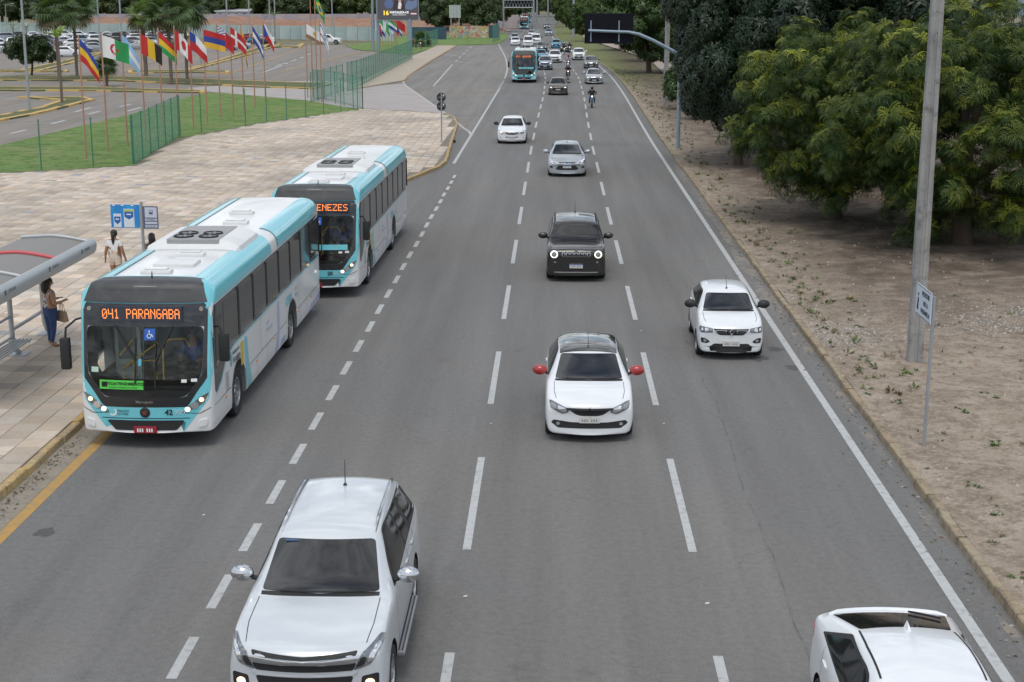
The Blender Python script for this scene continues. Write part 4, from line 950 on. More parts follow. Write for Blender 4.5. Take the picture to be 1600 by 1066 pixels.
# parked rows: (x px, y px of the near wheels, kind, paint, turn)
G_P = 'cars parked in the car park'
park = [(104, 89, onix, P_white, 88), (118, 84, sedan, P_navy, 98), (338, 69, van, P_white, 150), (352, 79, hatch, P_silver, 88), (372, 77, onix, P_lblue, 92), (402, 69.5, hatch, P_blue, 86), (414, 67, onix, P_white, 60), (388, 64, sedan, P_red, 118), (478, 62, hatch, P_lblue, 120), (214, 78, sedan, P_silver, 92), (240, 77, hatch, P_lblue, 90)]
rp = random.Random(5); kinds = [hatch, onix, sedan, sedan, cross, cross, suv]; pts_ = [P_white, P_white, P_white, P_white, P_lblue, P_grey, P_navy, P_black, P_silver, P_pearl]
for py, xa, xb, st in ((61, -40, 290, 23), (65.5, -38, 280, 25), (70.5, -36, 262, 27), (76, -34, 200, 30), (83, -30, 60, 33), (81, 146, 150, 30)):
    x = xa
    while x < xb:
        if rp.random() > .07: park.append((x, py+rp.uniform(-.4, .4), rp.choice(kinds), rp.choice(pts_), 124+rp.uniform(-6, 6)))
        x += st
PL = {}
LITE = {'body', 'windscreen', 'rear_window', 'side_window', 'window_trim', 'wheel', 'tail_lamp', 'mirror', 'headlight', 'rear_plate'}
def copy_lite(o):
    c = o.copy(); col.objects.link(c)
    for ch in o.children:
        if ch.name.split('.')[0] in LITE: copy_tree(ch, c)
    return c
cname = {P_white: 'white', P_lblue: 'pale grey blue', P_pearl: 'pearl', P_grey: 'dark grey', P_navy: 'blue black', P_black: 'black', P_silver: 'silver', P_red: 'red', P_blue: 'blue'}
kname = {}
for o, k in ((hatch, 'hatchback'), (onix, 'small hatchback'), (sedan, 'saloon'), (cross, 'crossover'), (suv, 'large SUV'), (van, 'van')): kname[o.name] = k
for px, py, src, pm, rz in park:
    p = at(px, py); side = 60 < rz < 110
    nb = min((q for q in park if q[:2] != (px, py)), key=lambda q: abs(q[0]-px)+2*abs(q[1]-py))
    lb = '%s %s parked %s by a %s %s' % (cname[pm], kname[src.name], 'side on' if side else 'at an angle', cname[nb[3]], kname[nb[2].name])
    c = copy_lite(src)
    for key in ('_L',):
        if key in c: del c[key]
    Ls = {'hatchback': 4, 'small hatchback': 3.9, 'saloon': 4.4, 'crossover': 4.25, 'large SUV': 4.9, 'van': 4.4}[kname[src.name]]
    a = R(rz); off = Vector((0, -Ls/2, 0)); off.rotate(Matrix.Rotation(a, 3, 'Z'))
    place(c, p.x+off.x, p.y+off.y+1.2, a, lb, pm, pm, G_P, 'van' if src is van else 'car')
for o in bpy.data.objects:
    if '_L' in o: del o['_L']
# ------------------------------------------------------------------ city bus
M_turq = mat('paint_turquoise', (.16, .56, .64), .28, coat=.6, var=[(.8, .25, (.14, .50, .57))], pos=False)
M_bwhite = mat('paint_bus_white', (.72, .73, .73), .35, coat=.4, var=[(.9, .35, (.62, .62, .61)), (5., .2, (.66, .66, .65))], pos=False)
M_roofw = mat('bus_roof_white', (.70, .71, .71), .5, var=[(1.1, .5, (.56, .56, .55), .45, .7), (7., .3, (.6, .6, .59))], pos=False)
M_lav = mat('paint_lavender', (.42, .46, .62), .35, coat=.4)
M_bblk = mat('bus_black', (.016, .017, .02), .25, coat=.5)
M_capb = mat('roof_cap_black', (.045, .047, .05), .5, var=[(4., .5, (.10, .10, .10), .5, .7)], pos=False)
M_led = mat('led_orange', (1, .3, .05), .5, emit=((1, .25, .06), 1.05))
M_disp = mat('display_panel', (.05, .055, .08), .2)
M_acg = mat('ac_grey', (.33, .33, .33), .6, var=[(30., .4, (.25, .25, .25))], pos=False)
M_gsign = mat('green_notice', (.10, .62, .08), .5)
M_blue = mat('sign_blue', (.02, .12, .50), .4)
M_wht = mat('print_white', (.8, .8, .8), .5)
M_yelp = mat('handrail_yellow', (.75, .48, .03), .35)
M_seat = mat('seat_grey', (.10, .12, .15), .7)
M_yst = mat('notice_yellow', (.60, .42, .06), .6)
M_cab = mat('cab_interior', (.20, .21, .21), .8)
M_cabl = mat('cab_door_panel', (.42, .46, .45), .6)
def thin_glass(name, tint, refl=.09):
    m = bpy.data.materials.new(name); MATS[name] = m; m.use_nodes = True; nt = m.node_tree; L = nt.links.new
    out = nt.nodes['Material Output']; nt.nodes.remove(nt.nodes['Principled BSDF'])
    t = N(nt, 'ShaderNodeBsdfTransparent'); t.inputs[0].default_value = tint+(1,); gl = N(nt, 'ShaderNodeBsdfGlossy', i_Roughness=.02)
    fr = N(nt, 'ShaderNodeFresnel', i_IOR=1.5); ms = N(nt, 'ShaderNodeMixShader'); L(fr.outputs[0], ms.inputs[0]); L(t.outputs[0], ms.inputs[1]); L(gl.outputs[0], ms.inputs[2]); L(ms.outputs[0], out.inputs[0])
    return m
M_clear = thin_glass('windscreen_clear', (.86, .92, .90))
FONT5 = {'0': '01110100011001110101110011000101110', '1': '00100011000010000100001000010001110', '4': '10001100011000111111000010000100001', '7': '11111000010001000100010000100001000',
 'P': '11110100011000111110100001000010000', 'A': '01110100011000111111100011000110001', 'R': '11110100011000111110101001001010001', 'N': '10001110011010110011100011000110001',
 'G': '01110100001000010111100011000101110', 'B': '11110100011000111110100011000111110', 'M': '10001110111010110101100011000110001', 'E': '11111100001000011110100001000011111',
 'Z': '11111000010001000100010001000011111', 'S': '01111100001000001110000010000111110', 'U': '10001100011000110001100011000101110', 'I': '01110001000010000100001000010001110', 'F': '11111100001000011110100001000010000', 'O': '01110100011000110001100011000101110', 'D': '11110100011000110001100011000111110', 'L': '10000100001000010000100001000011111', ' ': '0'*35}
def led_text(s, x0, x1, z0, z1, y, root, right=False):
    n = len(s)*6-1; dz = (z1-z0)/7; dx = min((x1-x0)/n, dz*.92); x0 = (x1-dx*n) if right else x0
    mb = MB()
    for k, ch in enumerate(s):
        b = FONT5[ch]
        for r in range(7):
            for c in range(5):
                if b[r*5+c] == '1':
                    x = x0+(k*6+c)*dx; z = z1-(r+1)*dz; e = .1
                    mb.add([(x+dx*e, y, z+dz*e), (x+dx*(1-e), y, z+dz*e), (x+dx*(1-e), y, z+dz*(1-e)), (x+dx*e, y, z+dz*(1-e))], [(0, 1, 2, 3)])
    return mb.build('led_text', M_led, root)
def make_bus(dest, number, label, front_turq=True, notice=True, destright=False, full=True, band=False, alltq=False):
    L_, W2, H_ = 13.0, 1.27, 3.14
    def lean(z): return .02+.0*z if z < 1.2 else .02+(z-1.2)*.17+max(0, z-2.5)**2*.5
    rings = []
    ring = [(0, H_), (.62, H_-.012), (.88, H_-.05), (.985, H_-.22), (1.0, H_-.42), (1.0, 1.6), (1.0, 1.0), (1.0, .5), (.985, .33), (0, .33)]
    def S(y, sc, bow, dz=0., ln=1.):
        rings.append([(x*W2*sc, y+bow*abs(x)**3+lean(z)*ln, z-(dz if z > 2.6 else 0)) for x, z in ring])
    S(0, .93, .20, .06); S(.10, .985, .20, .03); S(.42, 1, .06, .0, .5); S(1.1, 1, 0, 0, 0); S(4, 1, 0, 0, 0); S(8, 1, 0, 0, 0); S(L_-.5, 1, 0, 0, 0); S(L_-.1, .99, -.05, .02, 0); S(L_, .95, -.08, .05, 0)
    global CAPB
    CAPB = [lambda q: .20*(abs(q[0])/W2)**3, lambda q: -.08*(abs(q[0])/W2)**3]
    me = loft(rings, {4: .5, 5: .6, 6: .6, 7: .6, 8: .8}, {}, 3)
    co = np.empty(len(me.vertices)*3, np.float32); me.vertices.foreach_get('co', co); co = co.reshape(-1, 3); lo, hi = co.min(0), co.max(0)
    co[:, 0] *= 2*W2/(hi[0]-lo[0]); co[:, 1] = (co[:, 1]-lo[1])*L_/(hi[1]-lo[1]); co[:, 2] = .33+(co[:, 2]-lo[2])*(H_-.33)/(hi[2]-lo[2]); me.vertices.foreach_set('co', co.ravel()); me.update()
    sk = Skin(me)
    WS = [(-1.08, 1.45), (-1.12, 2.34), (1.12, 2.34), (1.08, 1.45), (.78, 1.02), (-.78, 1.02)]       # glazed opening
    FA, RA, WR = 2.45, 8.55, .5
    cut = []
    for y in (FA, RA):
        for sg in (1, -1):
            c = MB(); a = [(y+(WR+.13)*math.cos(t), WR+.04+(WR+.13)*math.sin(t)) for t in np.linspace(0, math.pi, 18)]+[(y-WR-.13, .1), (y+WR+.13, .1)]
            c.prism(a, sg*(W2-.42), sg*(W2+.3), 0, Matrix(((0, 0, 1, 0), (1, 0, 0, 0), (0, 1, 0, 0), (0, 0, 0, 1)))); cut.append(c)
    me.materials.append(M_bwhite); me.materials.append(M_cab)
    if full:
        c = MB(); c.prism(rounded(WS, .12, 3), -2.4, .6, 0, Matrix(((1, 0, 0, 0), (0, 0, -1, 0), (0, 1, 0, 0), (0, 0, 0, 1)))); cut.append(c)
        c = MB(); c.box((-1.6, .75, .75), (-1.0, 1.75, 2.45)); cut.append(c)
    me = boolean_cut(me, cut); me.name = 'body'; smooth_by(me, 35)
    root = empty('bus', label=label, cat='bus', group=G_T)
    body = link('body', me, root)
    def dec(nm, poly, ax, m, off=.004, rings_=4, par=root, d=.12, r=.04): return sk.patch(rounded(poly, r, 3) if r else poly, ax, off, d, rings_).build(nm, m, par, 60)
    def ring_dec(nm, outer, inner, ax, m, off):
        """frame between two outlines with the same number of corners"""
        o = dense_n(outer, 72); i = dense_n(inner, 72); V = []; Fc = []
        for t in (0, .34, .67, 1):
            for a, b in zip(o, i): h, nn = sk.hit(*(Vector(a).lerp(Vector(b), t)), ax); V.append(h+nn*off)
        for r in range(3):
            for k in range(72): Fc.append((r*72+k, r*72+(k+1) % 72, (r+1)*72+(k+1) % 72, (r+1)*72+k))
        a, b_, c_ = V[Fc[0][0]], V[Fc[0][1]], V[Fc[0][2]]
        if (b_-a).cross(c_-a).y > 0: Fc = [tuple(reversed(f)) for f in Fc]
        return MB().add(V, Fc).build(nm, m, root, 60)
    def dense_n(poly, n):
        P = [Vector(p) for p in poly]; L2 = [(P[(k+1) % len(P)]-P[k]).length for k in range(len(P))]; T = sum(L2); out = []
        for k in range(n):
            d = T*k/n; j = 0
            while d > L2[j]: d -= L2[j]; j += 1
            out.append(P[j].lerp(P[(j+1) % len(P)], d/L2[j]))
        return out
    # front: turquoise frame, black mask, bumper pieces
    OUT = [(-1.255, 1.45), (-1.25, 2.86), (1.25, 2.86), (1.255, 1.45), (1.20, .98), (.70, .33), (-.70, .33), (-1.20, .98)]
    MASK = [(-1.17, 1.36), (-1.19, 2.76), (1.19, 2.76), (1.17, 1.36), (1.0, 1.14), (.80, .83), (-.80, .83), (-1.0, 1.14)]
    GL = [(-1.08, 1.45), (-1.12, 2.34), (1.12, 2.34), (1.08, 1.45), (.98, 1.305), (.78, 1.02), (-.78, 1.02), (-.98, 1.305)]
    ring_dec('front_frame', OUT, MASK, 'F', M_turq, .004)
    dec('front_panel', [(-.86, .60), (.86, .60), (.84, .86), (-.84, .86)], 'F', M_turq, .005)
    ring_dec('mask', MASK, GL, 'F', M_bblk, .007)
    ws = sk.patch(rounded(GL, .1, 3), 'F', .006, .12, 5, .004).build('windscreen', M_clear if full else M_glass, root, 60)
    h, nn = sk.hit(0, 1.7, 'F'); sk.line([(0, 1.03), (0, 2.34)], 'F', .02, .010).build('windscreen_divider', M_bblk, ws)
    dec('display_window', [(-1.12, 2.42), (1.12, 2.42), (1.13, 2.74), (-1.13, 2.74)], 'F', M_bblk, .010)
    h, nn = sk.hit(0, 2.58, 'F'); zc_ = 2.585
    h1 = sk.hit(0, 2.45, 'F')[0].y; h2 = sk.hit(0, 2.72, 'F')[0].y; yl = min(h1, h2)-.03
    MB().box((-.80, yl, 2.455), (1.0 if destright else .74, yl+.12, 2.725)).build('display', M_disp, root)
    led_text(dest, -.77, .97 if destright else .70, 2.50, 2.69, yl-.004, root, destright)
    for sg in (1, -1):
        hh, nn = sk.hit(sg*1.07, 2.66, 'F'); MB().lathe([(.0, -.03), (.04, -.03), (.045, 0), (.045, .03)], 12, 0, Matrix.Translation(hh) @ Matrix.Rotation(R(90), 4, 'X').inverted()).build('marker_lamp', M_refl, root)
        hl = [(sg*.68, .74), (sg*.80, .735), (sg*1.10, .90), (sg*1.20, 1.10), (sg*1.07, 1.04)]
        hd = dec('headlight', hl, 'F', M_lamp, .012, 3, d=.05, r=.03)
        for (x, z, r, m) in ((.80, .785, .05, M_lit), (.93, .86, .075, M_refl), (1.06, .965, .045, M_fog)):
            hh, nn = sk.hit(sg*x, z, 'F'); sk.patch([(sg*x+r*math.cos(a), z+r*.9*math.sin(a)) for a in np.linspace(0, 2*math.pi, 12, endpoint=False)], 'F', .02, .2, 2).build('bulb', m, hd)
        dec('bumper_step', [(sg*.98, .42), (sg*1.14, .46), (sg*1.16, .60), (sg*1.0, .56)], 'F', M_bwhite, .025, 3, d=.05)
        sk.line([(sg*.70, .72), (sg*1.02, .70), (sg*1.22, .80)], 'F', .012, .008).build('bumper_seam', M_gap, root)
    dec('grille', [(-.58, .38), (.58, .38), (.74, .56), (.70, .575), (-.70, .575), (-.74, .56)], 'F', M_blk, .012, 3)
    sk.line([(-.84, .615), (.84, .615)], 'F', .014, .009).build('panel_seam', M_gap, root)
    hh, nn = sk.hit(0, .40, 'F'); pl = MB().box((-.22, hh.y-.05, .335), (.22, hh.y-.02, .47), bev=.01).build('number_plate', M_platr, root)
    for k in range(7):
        if k != 3: MB().box((-.155+k*.045, hh.y-.053, .36), (-.128+k*.045, hh.y-.049, .43)).build('plate_character', M_wht, pl)
    hh, nn = sk.hit(0, .73, 'F'); bd = MB().lathe([(0, .03), (.085, .02), (.10, 0), (.10, -.02)], 18, 0, Matrix.Translation(hh+Vector((0, -.008, 0))) @ Matrix.Rotation(R(90), 4, 'X')).build('badge', M_blk, root)
    s5 = [(.07*(1 if k % 2 == 0 else .42)*math.sin(k*math.pi/5), .07*(1 if k % 2 == 0 else .42)*math.cos(k*math.pi/5)) for k in range(10)]
    MB().prism(s5, .025, .036, 0, Matrix.Translation(hh+Vector((0, -.008, 0))) @ Matrix.Rotation(R(90), 4, 'X')).build('badge_star', mat('badge_red', (.16, .05, .045), .4), bd)
    def ftext(s, x, z, size, m, nm='lettering', al='CENTER', off=.016, bold=0.):
        hh, nn = sk.hit(x, z, 'F'); return text_mesh(s, size, m, nm, plane(hh+nn*off, (1, 0, 0) if abs(x) < .3 else Vector((nn.y, -nn.x, 0))*(-1), (0, 0, 1)), root, .001, al, bold)
    M_dk = mat('print_dark', (.03, .05, .06), .6); M_gry = mat('print_grey', (.33, .45, .5), .6)
    ftext(number[:2], .45, .73, .15, M_ink, bold=.004); ftext(number[2:], .655, .73, .15, mat('print_pale', (.45, .68, .74), .5))
    ftext('CRIAÇÃO', -.42, .755, .055, M_dk); ftext('DO MAR', -.43, .695, .055, M_dk)
    hh, nn = sk.hit(-.62, .73, 'F'); cr = [(.075*math.cos(a), .075*math.sin(a)) for a in np.linspace(-2.4, .9, 10)]+[(.058*math.cos(a)-.012, .058*math.sin(a)+.012) for a in np.linspace(.9, -2.4, 10)]
    MB().prism(cr, 0, .004, 0, plane(hh+nn*.012, (1, 0, 0), (0, 0, 1))).build('emblem', M_wht, root)
    ftext('Marcopolo', 0, .935, .075, M_rim, bold=.001)
    # roof cap
    V = []; Fc = []; nx, nt_ = 33, 22
    for i in range(nx):
        for j in range(nt_):
            u = -1+2*i/(nx-1); t = j/(nt_-1); x = u*(1.17-.22*t)
            h0 = sk.hit(u*1.17, 2.775, 'F')[0]
            tg = Vector((x, h0.y+(1.02-h0.y)*t**1.5, 2.775+(H_+.02-2.775)*math.sin(t*math.pi/2)**.8)); q = sk.b.find_nearest(tg); nn = q[1] if (q[1].z > 0 or q[1].y < 0) else -q[1]; V.append(q[0]+nn*.032)
    for i in range(nx-1):
        for j in range(nt_-1): Fc.append((i*nt_+j, (i+1)*nt_+j, (i+1)*nt_+j+1, i*nt_+j+1))
    MB().add(V, Fc).build('roof_cap', M_capb, root, 60)
    sk.line([(-.98, 1.07), (.98, 1.07)], 'T', .09, .03).build('cap_edge', M_turq, root)
    hh, nn = sk.hit(.05, .82, 'T'); MB().tube([hh, hh+Vector((0, .03, .16))], [.02, .008], 6).build('antenna', M_blk, root)
    # roof edge bands, turquoise with one white stretch
    for sg in (1, -1):
        for ya, yb, m in ((.12, 6.2, M_turq), (7.0, L_-.08, M_turq)):
            V = []; Fc = []; ny = max(2, int((yb-ya)/.25)); ths = np.linspace(0, 1, 20)
            for j in range(ny+1):
                for t in ths:
                    y = ya+(yb-ya)*j/ny+((.35*(1-t)**2 if (j == 0 and ya > 3) or (j == ny and yb < 7) else 0))
                    tgt = Vector((sg*(.80+.47*math.sin(t*math.pi/2)), y, 2.74+.40*math.cos(t*math.pi/2))); q = sk.b.find_nearest(tgt); nn = q[1] if (q[1].x*sg > 0 or q[1].z > 0) else -q[1]; V.append(q[0]+nn*.02)
            for j in range(ny):
                for t in range(19): Fc.append((j*20+t, j*20+t+1, (j+1)*20+t+1, (j+1)*20+t) if sg < 0 else (j*20+t+1, j*20+t, (j+1)*20+t, (j+1)*20+t+1))
            MB().add(V, Fc).build('roof_band', m, root, 60)
        ax = 'R' if sg > 0 else 'L'
        # window band and panes
        dec('window_band', [(1.38, 1.60), (L_-.10, 1.60), (L_-.10, 2.70), (1.38, 2.70)], ax, M_bblk, .005, 5, d=.3, r=0); dec('window_band', [(.42, 1.06), (.55, 1.0), (.9, 1.16), (1.40, 1.52), (1.40, 2.70), (.42, 2.70)], ax, M_bblk, .0055, 5, d=.15, r=0)
        dec('window_band', [(1.38, 1.51), (2.2, 1.602), (1.38, 1.602)], ax, M_bblk, .005, 2, d=.15, r=0)
        sk.line([(.52, .99), (.9, 1.13), (1.45, 1.47), (2.2, 1.575), (L_-.1, 1.575)], ax, .045, .006, .2).build('turquoise_line', M_turq, root)
        dec('side_window', [(.55, 1.45), (1.12, 1.55), (1.12, 2.45), (.60, 2.45)], ax, M_tint, .010, 3)
        for k in range(8):
            y0 = 1.30+k*1.445; dec('side_window', [(y0, 1.70), (y0+1.28, 1.70), (y0+1.28, 2.62), (y0, 2.62)], ax, mat('bus_pane', (.05, .048, .046), .07, spec=.5), .010, 3, d=.4)
            sk.line([(y0+.02, 1.685), (y0+1.26, 1.685)], ax, .018, .014, .4).build('window_rail', M_rim, root); MB().box((sg*W2-.005 if sg > 0 else -W2-.018, y0+1.27, 1.66), (W2+.018 if sg > 0 else -W2+.005, y0+1.345, 2.66)).build('window_post', M_blk, root)
        if full or band:
            dec('livery_stripe', [(3.25, .36), (3.75, .36), (3.45, .9), (3.35, 1.5), (3.05, 1.5), (3.1, .9)], ax, M_turq, .005, 4, d=.15, r=.1)
            dec('livery_stripe', [(6.2, .36), (6.65, .36), (6.95, .9), (6.95, 1.5), (6.65, 1.5), (6.6, .9)], ax, M_lav, .005, 4, d=.15, r=.1)
            dec('livery_stripe', [(7.0, .36), (7.6, .36), (7.6, .55), (7.0, .55)], ax, M_lav, .005, 3, d=.15)
            dec('livery_stripe', [(L_-2.2, .36), (L_-.3, .36), (L_-.3, .60), (L_-1.8, .52)], ax, M_lav, .005, 3, d=.2)
        sk.line([(.35, .80), (1.7, .80)], ax, .012, .004, .3).build('panel_seam', M_gap, root); sk.line([(3.2, .80), (7.8, .80)], ax, .012, .004, .3).build('panel_seam', M_gap, root); sk.line([(9.3, .80), (L_-.1, .80)], ax, .012, .004, .3).build('panel_seam', M_gap, root)
        for y in (4.3, 5.4, 9.6, 10.6): sk.line([(y, .36), (y, .80)], ax, .010, .004).build('panel_seam', M_gap, root)
        sk.line([(4.75, .80), (4.75, 1.55)], ax, .010, .004).build('panel_seam', M_gap, root); sk.line([(9.5, .80), (9.5, 1.55)], ax, .010, .004).build('panel_seam', M_gap, root)
        for y, z in ((1.25, .72), (4.2, .72), (6.3, .72), (9.4, .72), (11.2, .72)):
            hh, nn = sk.hit(y, z, ax); MB().box((hh.x-.012, y-.05, z-.025), (hh.x+.012, y+.05, z+.025), bev=.008).build('side_marker', M_amber, root)
        if sg > 0 and full:
            def stext(s, y, z, size, m, bold=0.): return text_mesh(s, size, m, 'lettering', plane((W2+.008, y, z), (0, 1, 0), (0, 0, 1)), root, .001, 'LEFT', bold)
            stext('Prefeitura de', 1.95, 1.42, .12, M_dk); stext('Fortaleza', 1.95, 1.27, .19, M_dk)
            stext(number, 7.75, 1.25, .32, mat('print_turq', (.25, .6, .68), .5), .005); stext('Cidade', 5.35, 1.28, .12, M_lav); stext('Monitorada', 5.35, 1.13, .15, M_lav); stext('LEIA', 9.0, 1.36, .13, M_gry); stext('MAR', 9.0, 1.2, .13, M_gry)
            MB().prism([(1.74, 1.2), (1.86, 1.2), (1.86, 1.42), (1.8, 1.5), (1.74, 1.42)], 0, .003, 0, Matrix(((0, 0, 1, W2+.005), (1, 0, 0, 0), (0, 1, 0, 0), (0, 0, 0, 1)))).build('emblem', mat('crest_teal', (.1, .35, .38), .5), root)
            MB().box((W2+.002, 2.72, .98), (W2+.007, 2.98, 1.46)).build('notice', M_yst, root)
            for k in range(7): MB().box((W2-.002, 1.28, .82+k*.055), (W2+.006, 1.55, .845+k*.055)).build('vent_slot', M_rimd, root)
            dec('wing_reflection', [(10.0, 1.05), (10.8, .95), (11.2, 1.1), (10.2, 1.2)], ax, M_lav, .006, 3) if False else None
    # mirrors
    mr = MB().tube([(-1.18, .62, 2.46), (-1.34, .42, 2.44), (-1.50, .30, 2.30), (-1.52, .28, 2.08)], .022, 7).build('mirror_arm', M_blk, root, 50)
    MB().box((-1.62, .20, 1.50), (-1.43, .36, 2.12), bev=.05).build('mirror', M_blk, mr, 50)
    mr = MB().tube([(1.24, .62, 2.28), (1.36, .56, 2.3), (1.43, .52, 2.16)], .022, 7).build('mirror_arm', M_blk, root, 50)
    MB().box((1.35, .46, 1.62), (1.55, .60, 2.18), bev=.05).build('mirror', M_blk, mr, 50)
    # wipers
    for x0, x1, z1 in ((-.55, -.16, 1.50), (.55, .22, 1.42)):
        a, _ = sk.hit(x0, 2.36, 'F'); b, _ = sk.hit(x1, z1+.25, 'F'); w_ = MB().tube([a+Vector((0, -.03, 0)), b+Vector((0, -.05, 0))], .02, 6).build('wiper', M_blk, root)
        P = [sk.hit(x1+.02*t, z1-.20+.85*t, 'F')[0]+Vector((0, -.035, 0)) for t in np.linspace(0, 1, 5)]; MB().tube(P, .016, 5).build('wiper_blade', M_blk, w_)
    # stickers on the glass
    def on_glass(x0, x1, z0, z1, m, nm, off=.012, par=None):
        return sk.patch([(x0, z0), (x1, z0), (x1, z1), (x0, z1)], 'F', off, .1, 3, -.004).build(nm, m, par or root)
    if full:
        a = on_glass(.02, .22, 2.10, 2.31, M_blue, 'access_sign')
        hh, nn = sk.hit(.12, 2.2, 'F'); M = plane(hh+nn*.018, (1, 0, 0), (0, .17, 1))
        wc = MB(); wc.lathe([(.032, 0), (.044, 0), (.044, .003), (.032, .003)], 16, 0, M @ Matrix.Translation((-.008, -.025, 0))); wc.prism([(-.02, .03), (-.004, .03), (.0, -.005), (.035, -.005), (.055, -.05), (.068, -.045), (.045, .01), (.004, .01), (0, .045), (-.016, .045)], 0, .003, 0, M)
        wc.prism([(-.008+.014*math.cos(t), .065+.014*math.sin(t)) for t in np.linspace(0, 6.28, 10, endpoint=False)], 0, .003, 0, M); wc.build('wheelchair_symbol', M_wht, a)
        on_glass(-1.02, -.88, 1.48, 1.58, mat('sticker_mint', (.45, .62, .52), .5), 'sticker'); on_glass(.70, .80, 1.30, 1.36, M_wht, 'sticker'); on_glass(.88, .99, 1.31, 1.37, M_wht, 'sticker'); on_glass(-.10, -.04, 1.62, 1.75, mat('sticker_cyan', (.1, .45, .6), .5), 'sticker')
    if notice:
        n_ = on_glass(-.86, -.01, 1.17, 1.34, M_gsign, 'notice_board'); ftext('AUTOATENDIMENTO', -.40, 1.275, .083, M_ink, off=.018, bold=.002); ftext('PAGAMENTO SOMENTE COM CARTÃO', -.40, 1.205, .032, M_ink, off=.018)
        MBp = on_glass(-.82, -.71, 1.21, 1.31, M_ink, 'card_symbol', .016)
    elif band: on_glass(-.5, .95, 1.40, 1.55, M_turq, 'dash_strip')
    # cab
    if full:
        MB().box((-1.1, .55, .95), (1.1, 1.05, 1.12), bev=.04).build('dashboard', M_blk, root); 
        st = MB().lathe([(.20, -.015), (.225, 0), (.20, .015), (.19, 0)], 20, 0, Matrix.Translation((.62, .92, 1.38)) @ Matrix.Rotation(R(35), 4, 'X')).build('steering_wheel', M_blk, root)
        MB().box((.36, 1.35, .9), (.90, 1.85, 1.22), bev=.05).build('driver_seat', M_seat, root); MB().box((.36, 1.78, 1.2), (.90, 1.95, 2.0), bev=.06).build('seat_back', M_seat, root)
        for P in ([(-.72, 1.2, 1.0), (-.72, 1.2, 1.30), (-.1, 1.5, 1.75)], [(-.78, 1.2, 1.55), (-.30, 1.5, 2.15)], [(-.55, 1.2, 1.0), (-.5, 1.2, 1.42), (-.12, 1.25, 1.45), (-.10, 1.3, 1.0)], [(.05, 1.25, 1.0), (.07, 1.25, 1.75), (.18, 1.3, 1.86), (.50, 1.3, 1.88), (.58, 1.35, 1.7)]):
            MB().tube(P, .02, 7).build('handrail', M_yelp, root, 60)
        MB().box((-.92, 1.35, 1.0), (-.40, 1.40, 2.28), bev=.04).build('door_leaf', M_cabl, root); MB().box((-.84, 1.335, 1.45), (-.48, 1.349, 2.2)).build('door_glass', M_cab, root)
        MB().box((.30, 2.2, 1.0), (1.05, 2.25, 2.2)).build('partition', mat('partition_grey', (.2, .24, .28), .5), root)
    # roof equipment
    def roofz(y): return sk.hit(0, y, 'T')[0].z
    r = MB(); z = roofz(4.5)-.03
    for nm, cx, y, w, l, hh_ in (('roof_hatch', .1, 2.5, .42, .62, .09), ('roof_hatch', .0, 7.0, .42, .62, .09)):
        hb = MB().box((cx-w, y-l/2, z), (cx+w, y+l/2, z+hh_), bev=.035).build(nm, M_roofw, root, 40); MB().box((cx-w*.5, y-l*.5-.03, z+.02), (cx+w*.5, y-l*.5, z+.06)).build('hatch_hinge', M_bwhite, hb)
    for cx, y in ((-.05, 1.55), (.12, 3.55), (.1, 8.0), (-.1, 9.6)):
        vb = MB().box((cx-.30, y-.16, z), (cx+.30, y+.16, z+.10), bev=.05).build('roof_vent', M_roofw, root, 40); MB().box((cx-.22, y-.10, z+.10), (cx+.22, y+.10, z+.13), bev=.014).build('vent_cap', M_bwhite, vb)
    ac = MB(); prof = [(-1.02, z), (-.98, z+.10), (-.74, z+.22), (-.60, z+.24), (.60, z+.24), (.74, z+.22), (.98, z+.10), (1.02, z)]
    V = [(x, y, zz) for y in (4.15, 4.28, 6.15, 6.3) for x, zz in [(p[0]*(.95 if y in (4.15, 6.3) else 1), z+(p[1]-z)*(.25 if y in (4.15, 6.3) else 1)) for p in prof]]; Fc = []
    for j in range(3):
        for k in range(7): Fc.append((j*8+k, j*8+k+1, (j+1)*8+k+1, (j+1)*8+k))
    Fc += [tuple(range(7, -1, -1)), tuple(range(24, 32))]
    a = MB().add(V, [tuple(reversed(f)) for f in Fc]).build('air_conditioner', M_roofw, root, 25)
    MB().box((-.56, 4.22, z+.08), (.56, 6.1, z+.262), bev=.02).build('ac_panel', M_acg, a)
    for cx in (-.27, .27):
        for y in (4.55, 4.98):
            fn = MB().lathe([(.0, .0), (.17, .0), (.19, .02), (.21, .03), (.215, .0)], 20, 0, Matrix.Translation((cx, y, z+.264))).build('ac_fan', M_blk, a)
            for k in range(5): q = rotz(k*1.2566+.3); MB().box((.02, -.03, .01), (.16, .03, .016), 0, Matrix.Translation((cx, y, z+.264)) @ q).build('fan_blade', M_rimd, fn)
    for sg in (1, -1):
        for k in range(2):
            for j in range(3):
                t0, t1 = .70+k*.11, .79+k*.11
                zz = lambda x: z+.24-(x-.60)*(.14/.38)+.004
                ya = 4.55+j*.16; V = [(sg*t0, ya, zz(t0)), (sg*t1, ya, zz(t1)), (sg*t1, ya+.12, zz(t1)), (sg*t0, ya+.12, zz(t0))]
                MB().add(V, [(0, 1, 2, 3) if sg > 0 else (3, 2, 1, 0)]).build('ac_vent', M_blk, a)
    put_wheels(root, WR, .30, .30, W2-.03, (FA, RA), 8, True)
    sk.line([(FA-WR-.16, .36), (FA-WR-.14, .8)]+[(FA+(WR+.15)*math.cos(t), WR+.04+(WR+.15)*math.sin(t)) for t in np.linspace(math.pi*.85, math.pi*.15, 10)]+[(FA+WR+.14, .8), (FA+WR+.16, .36)], 'R', .04, .005).build('arch_lip', M_bblk, root)
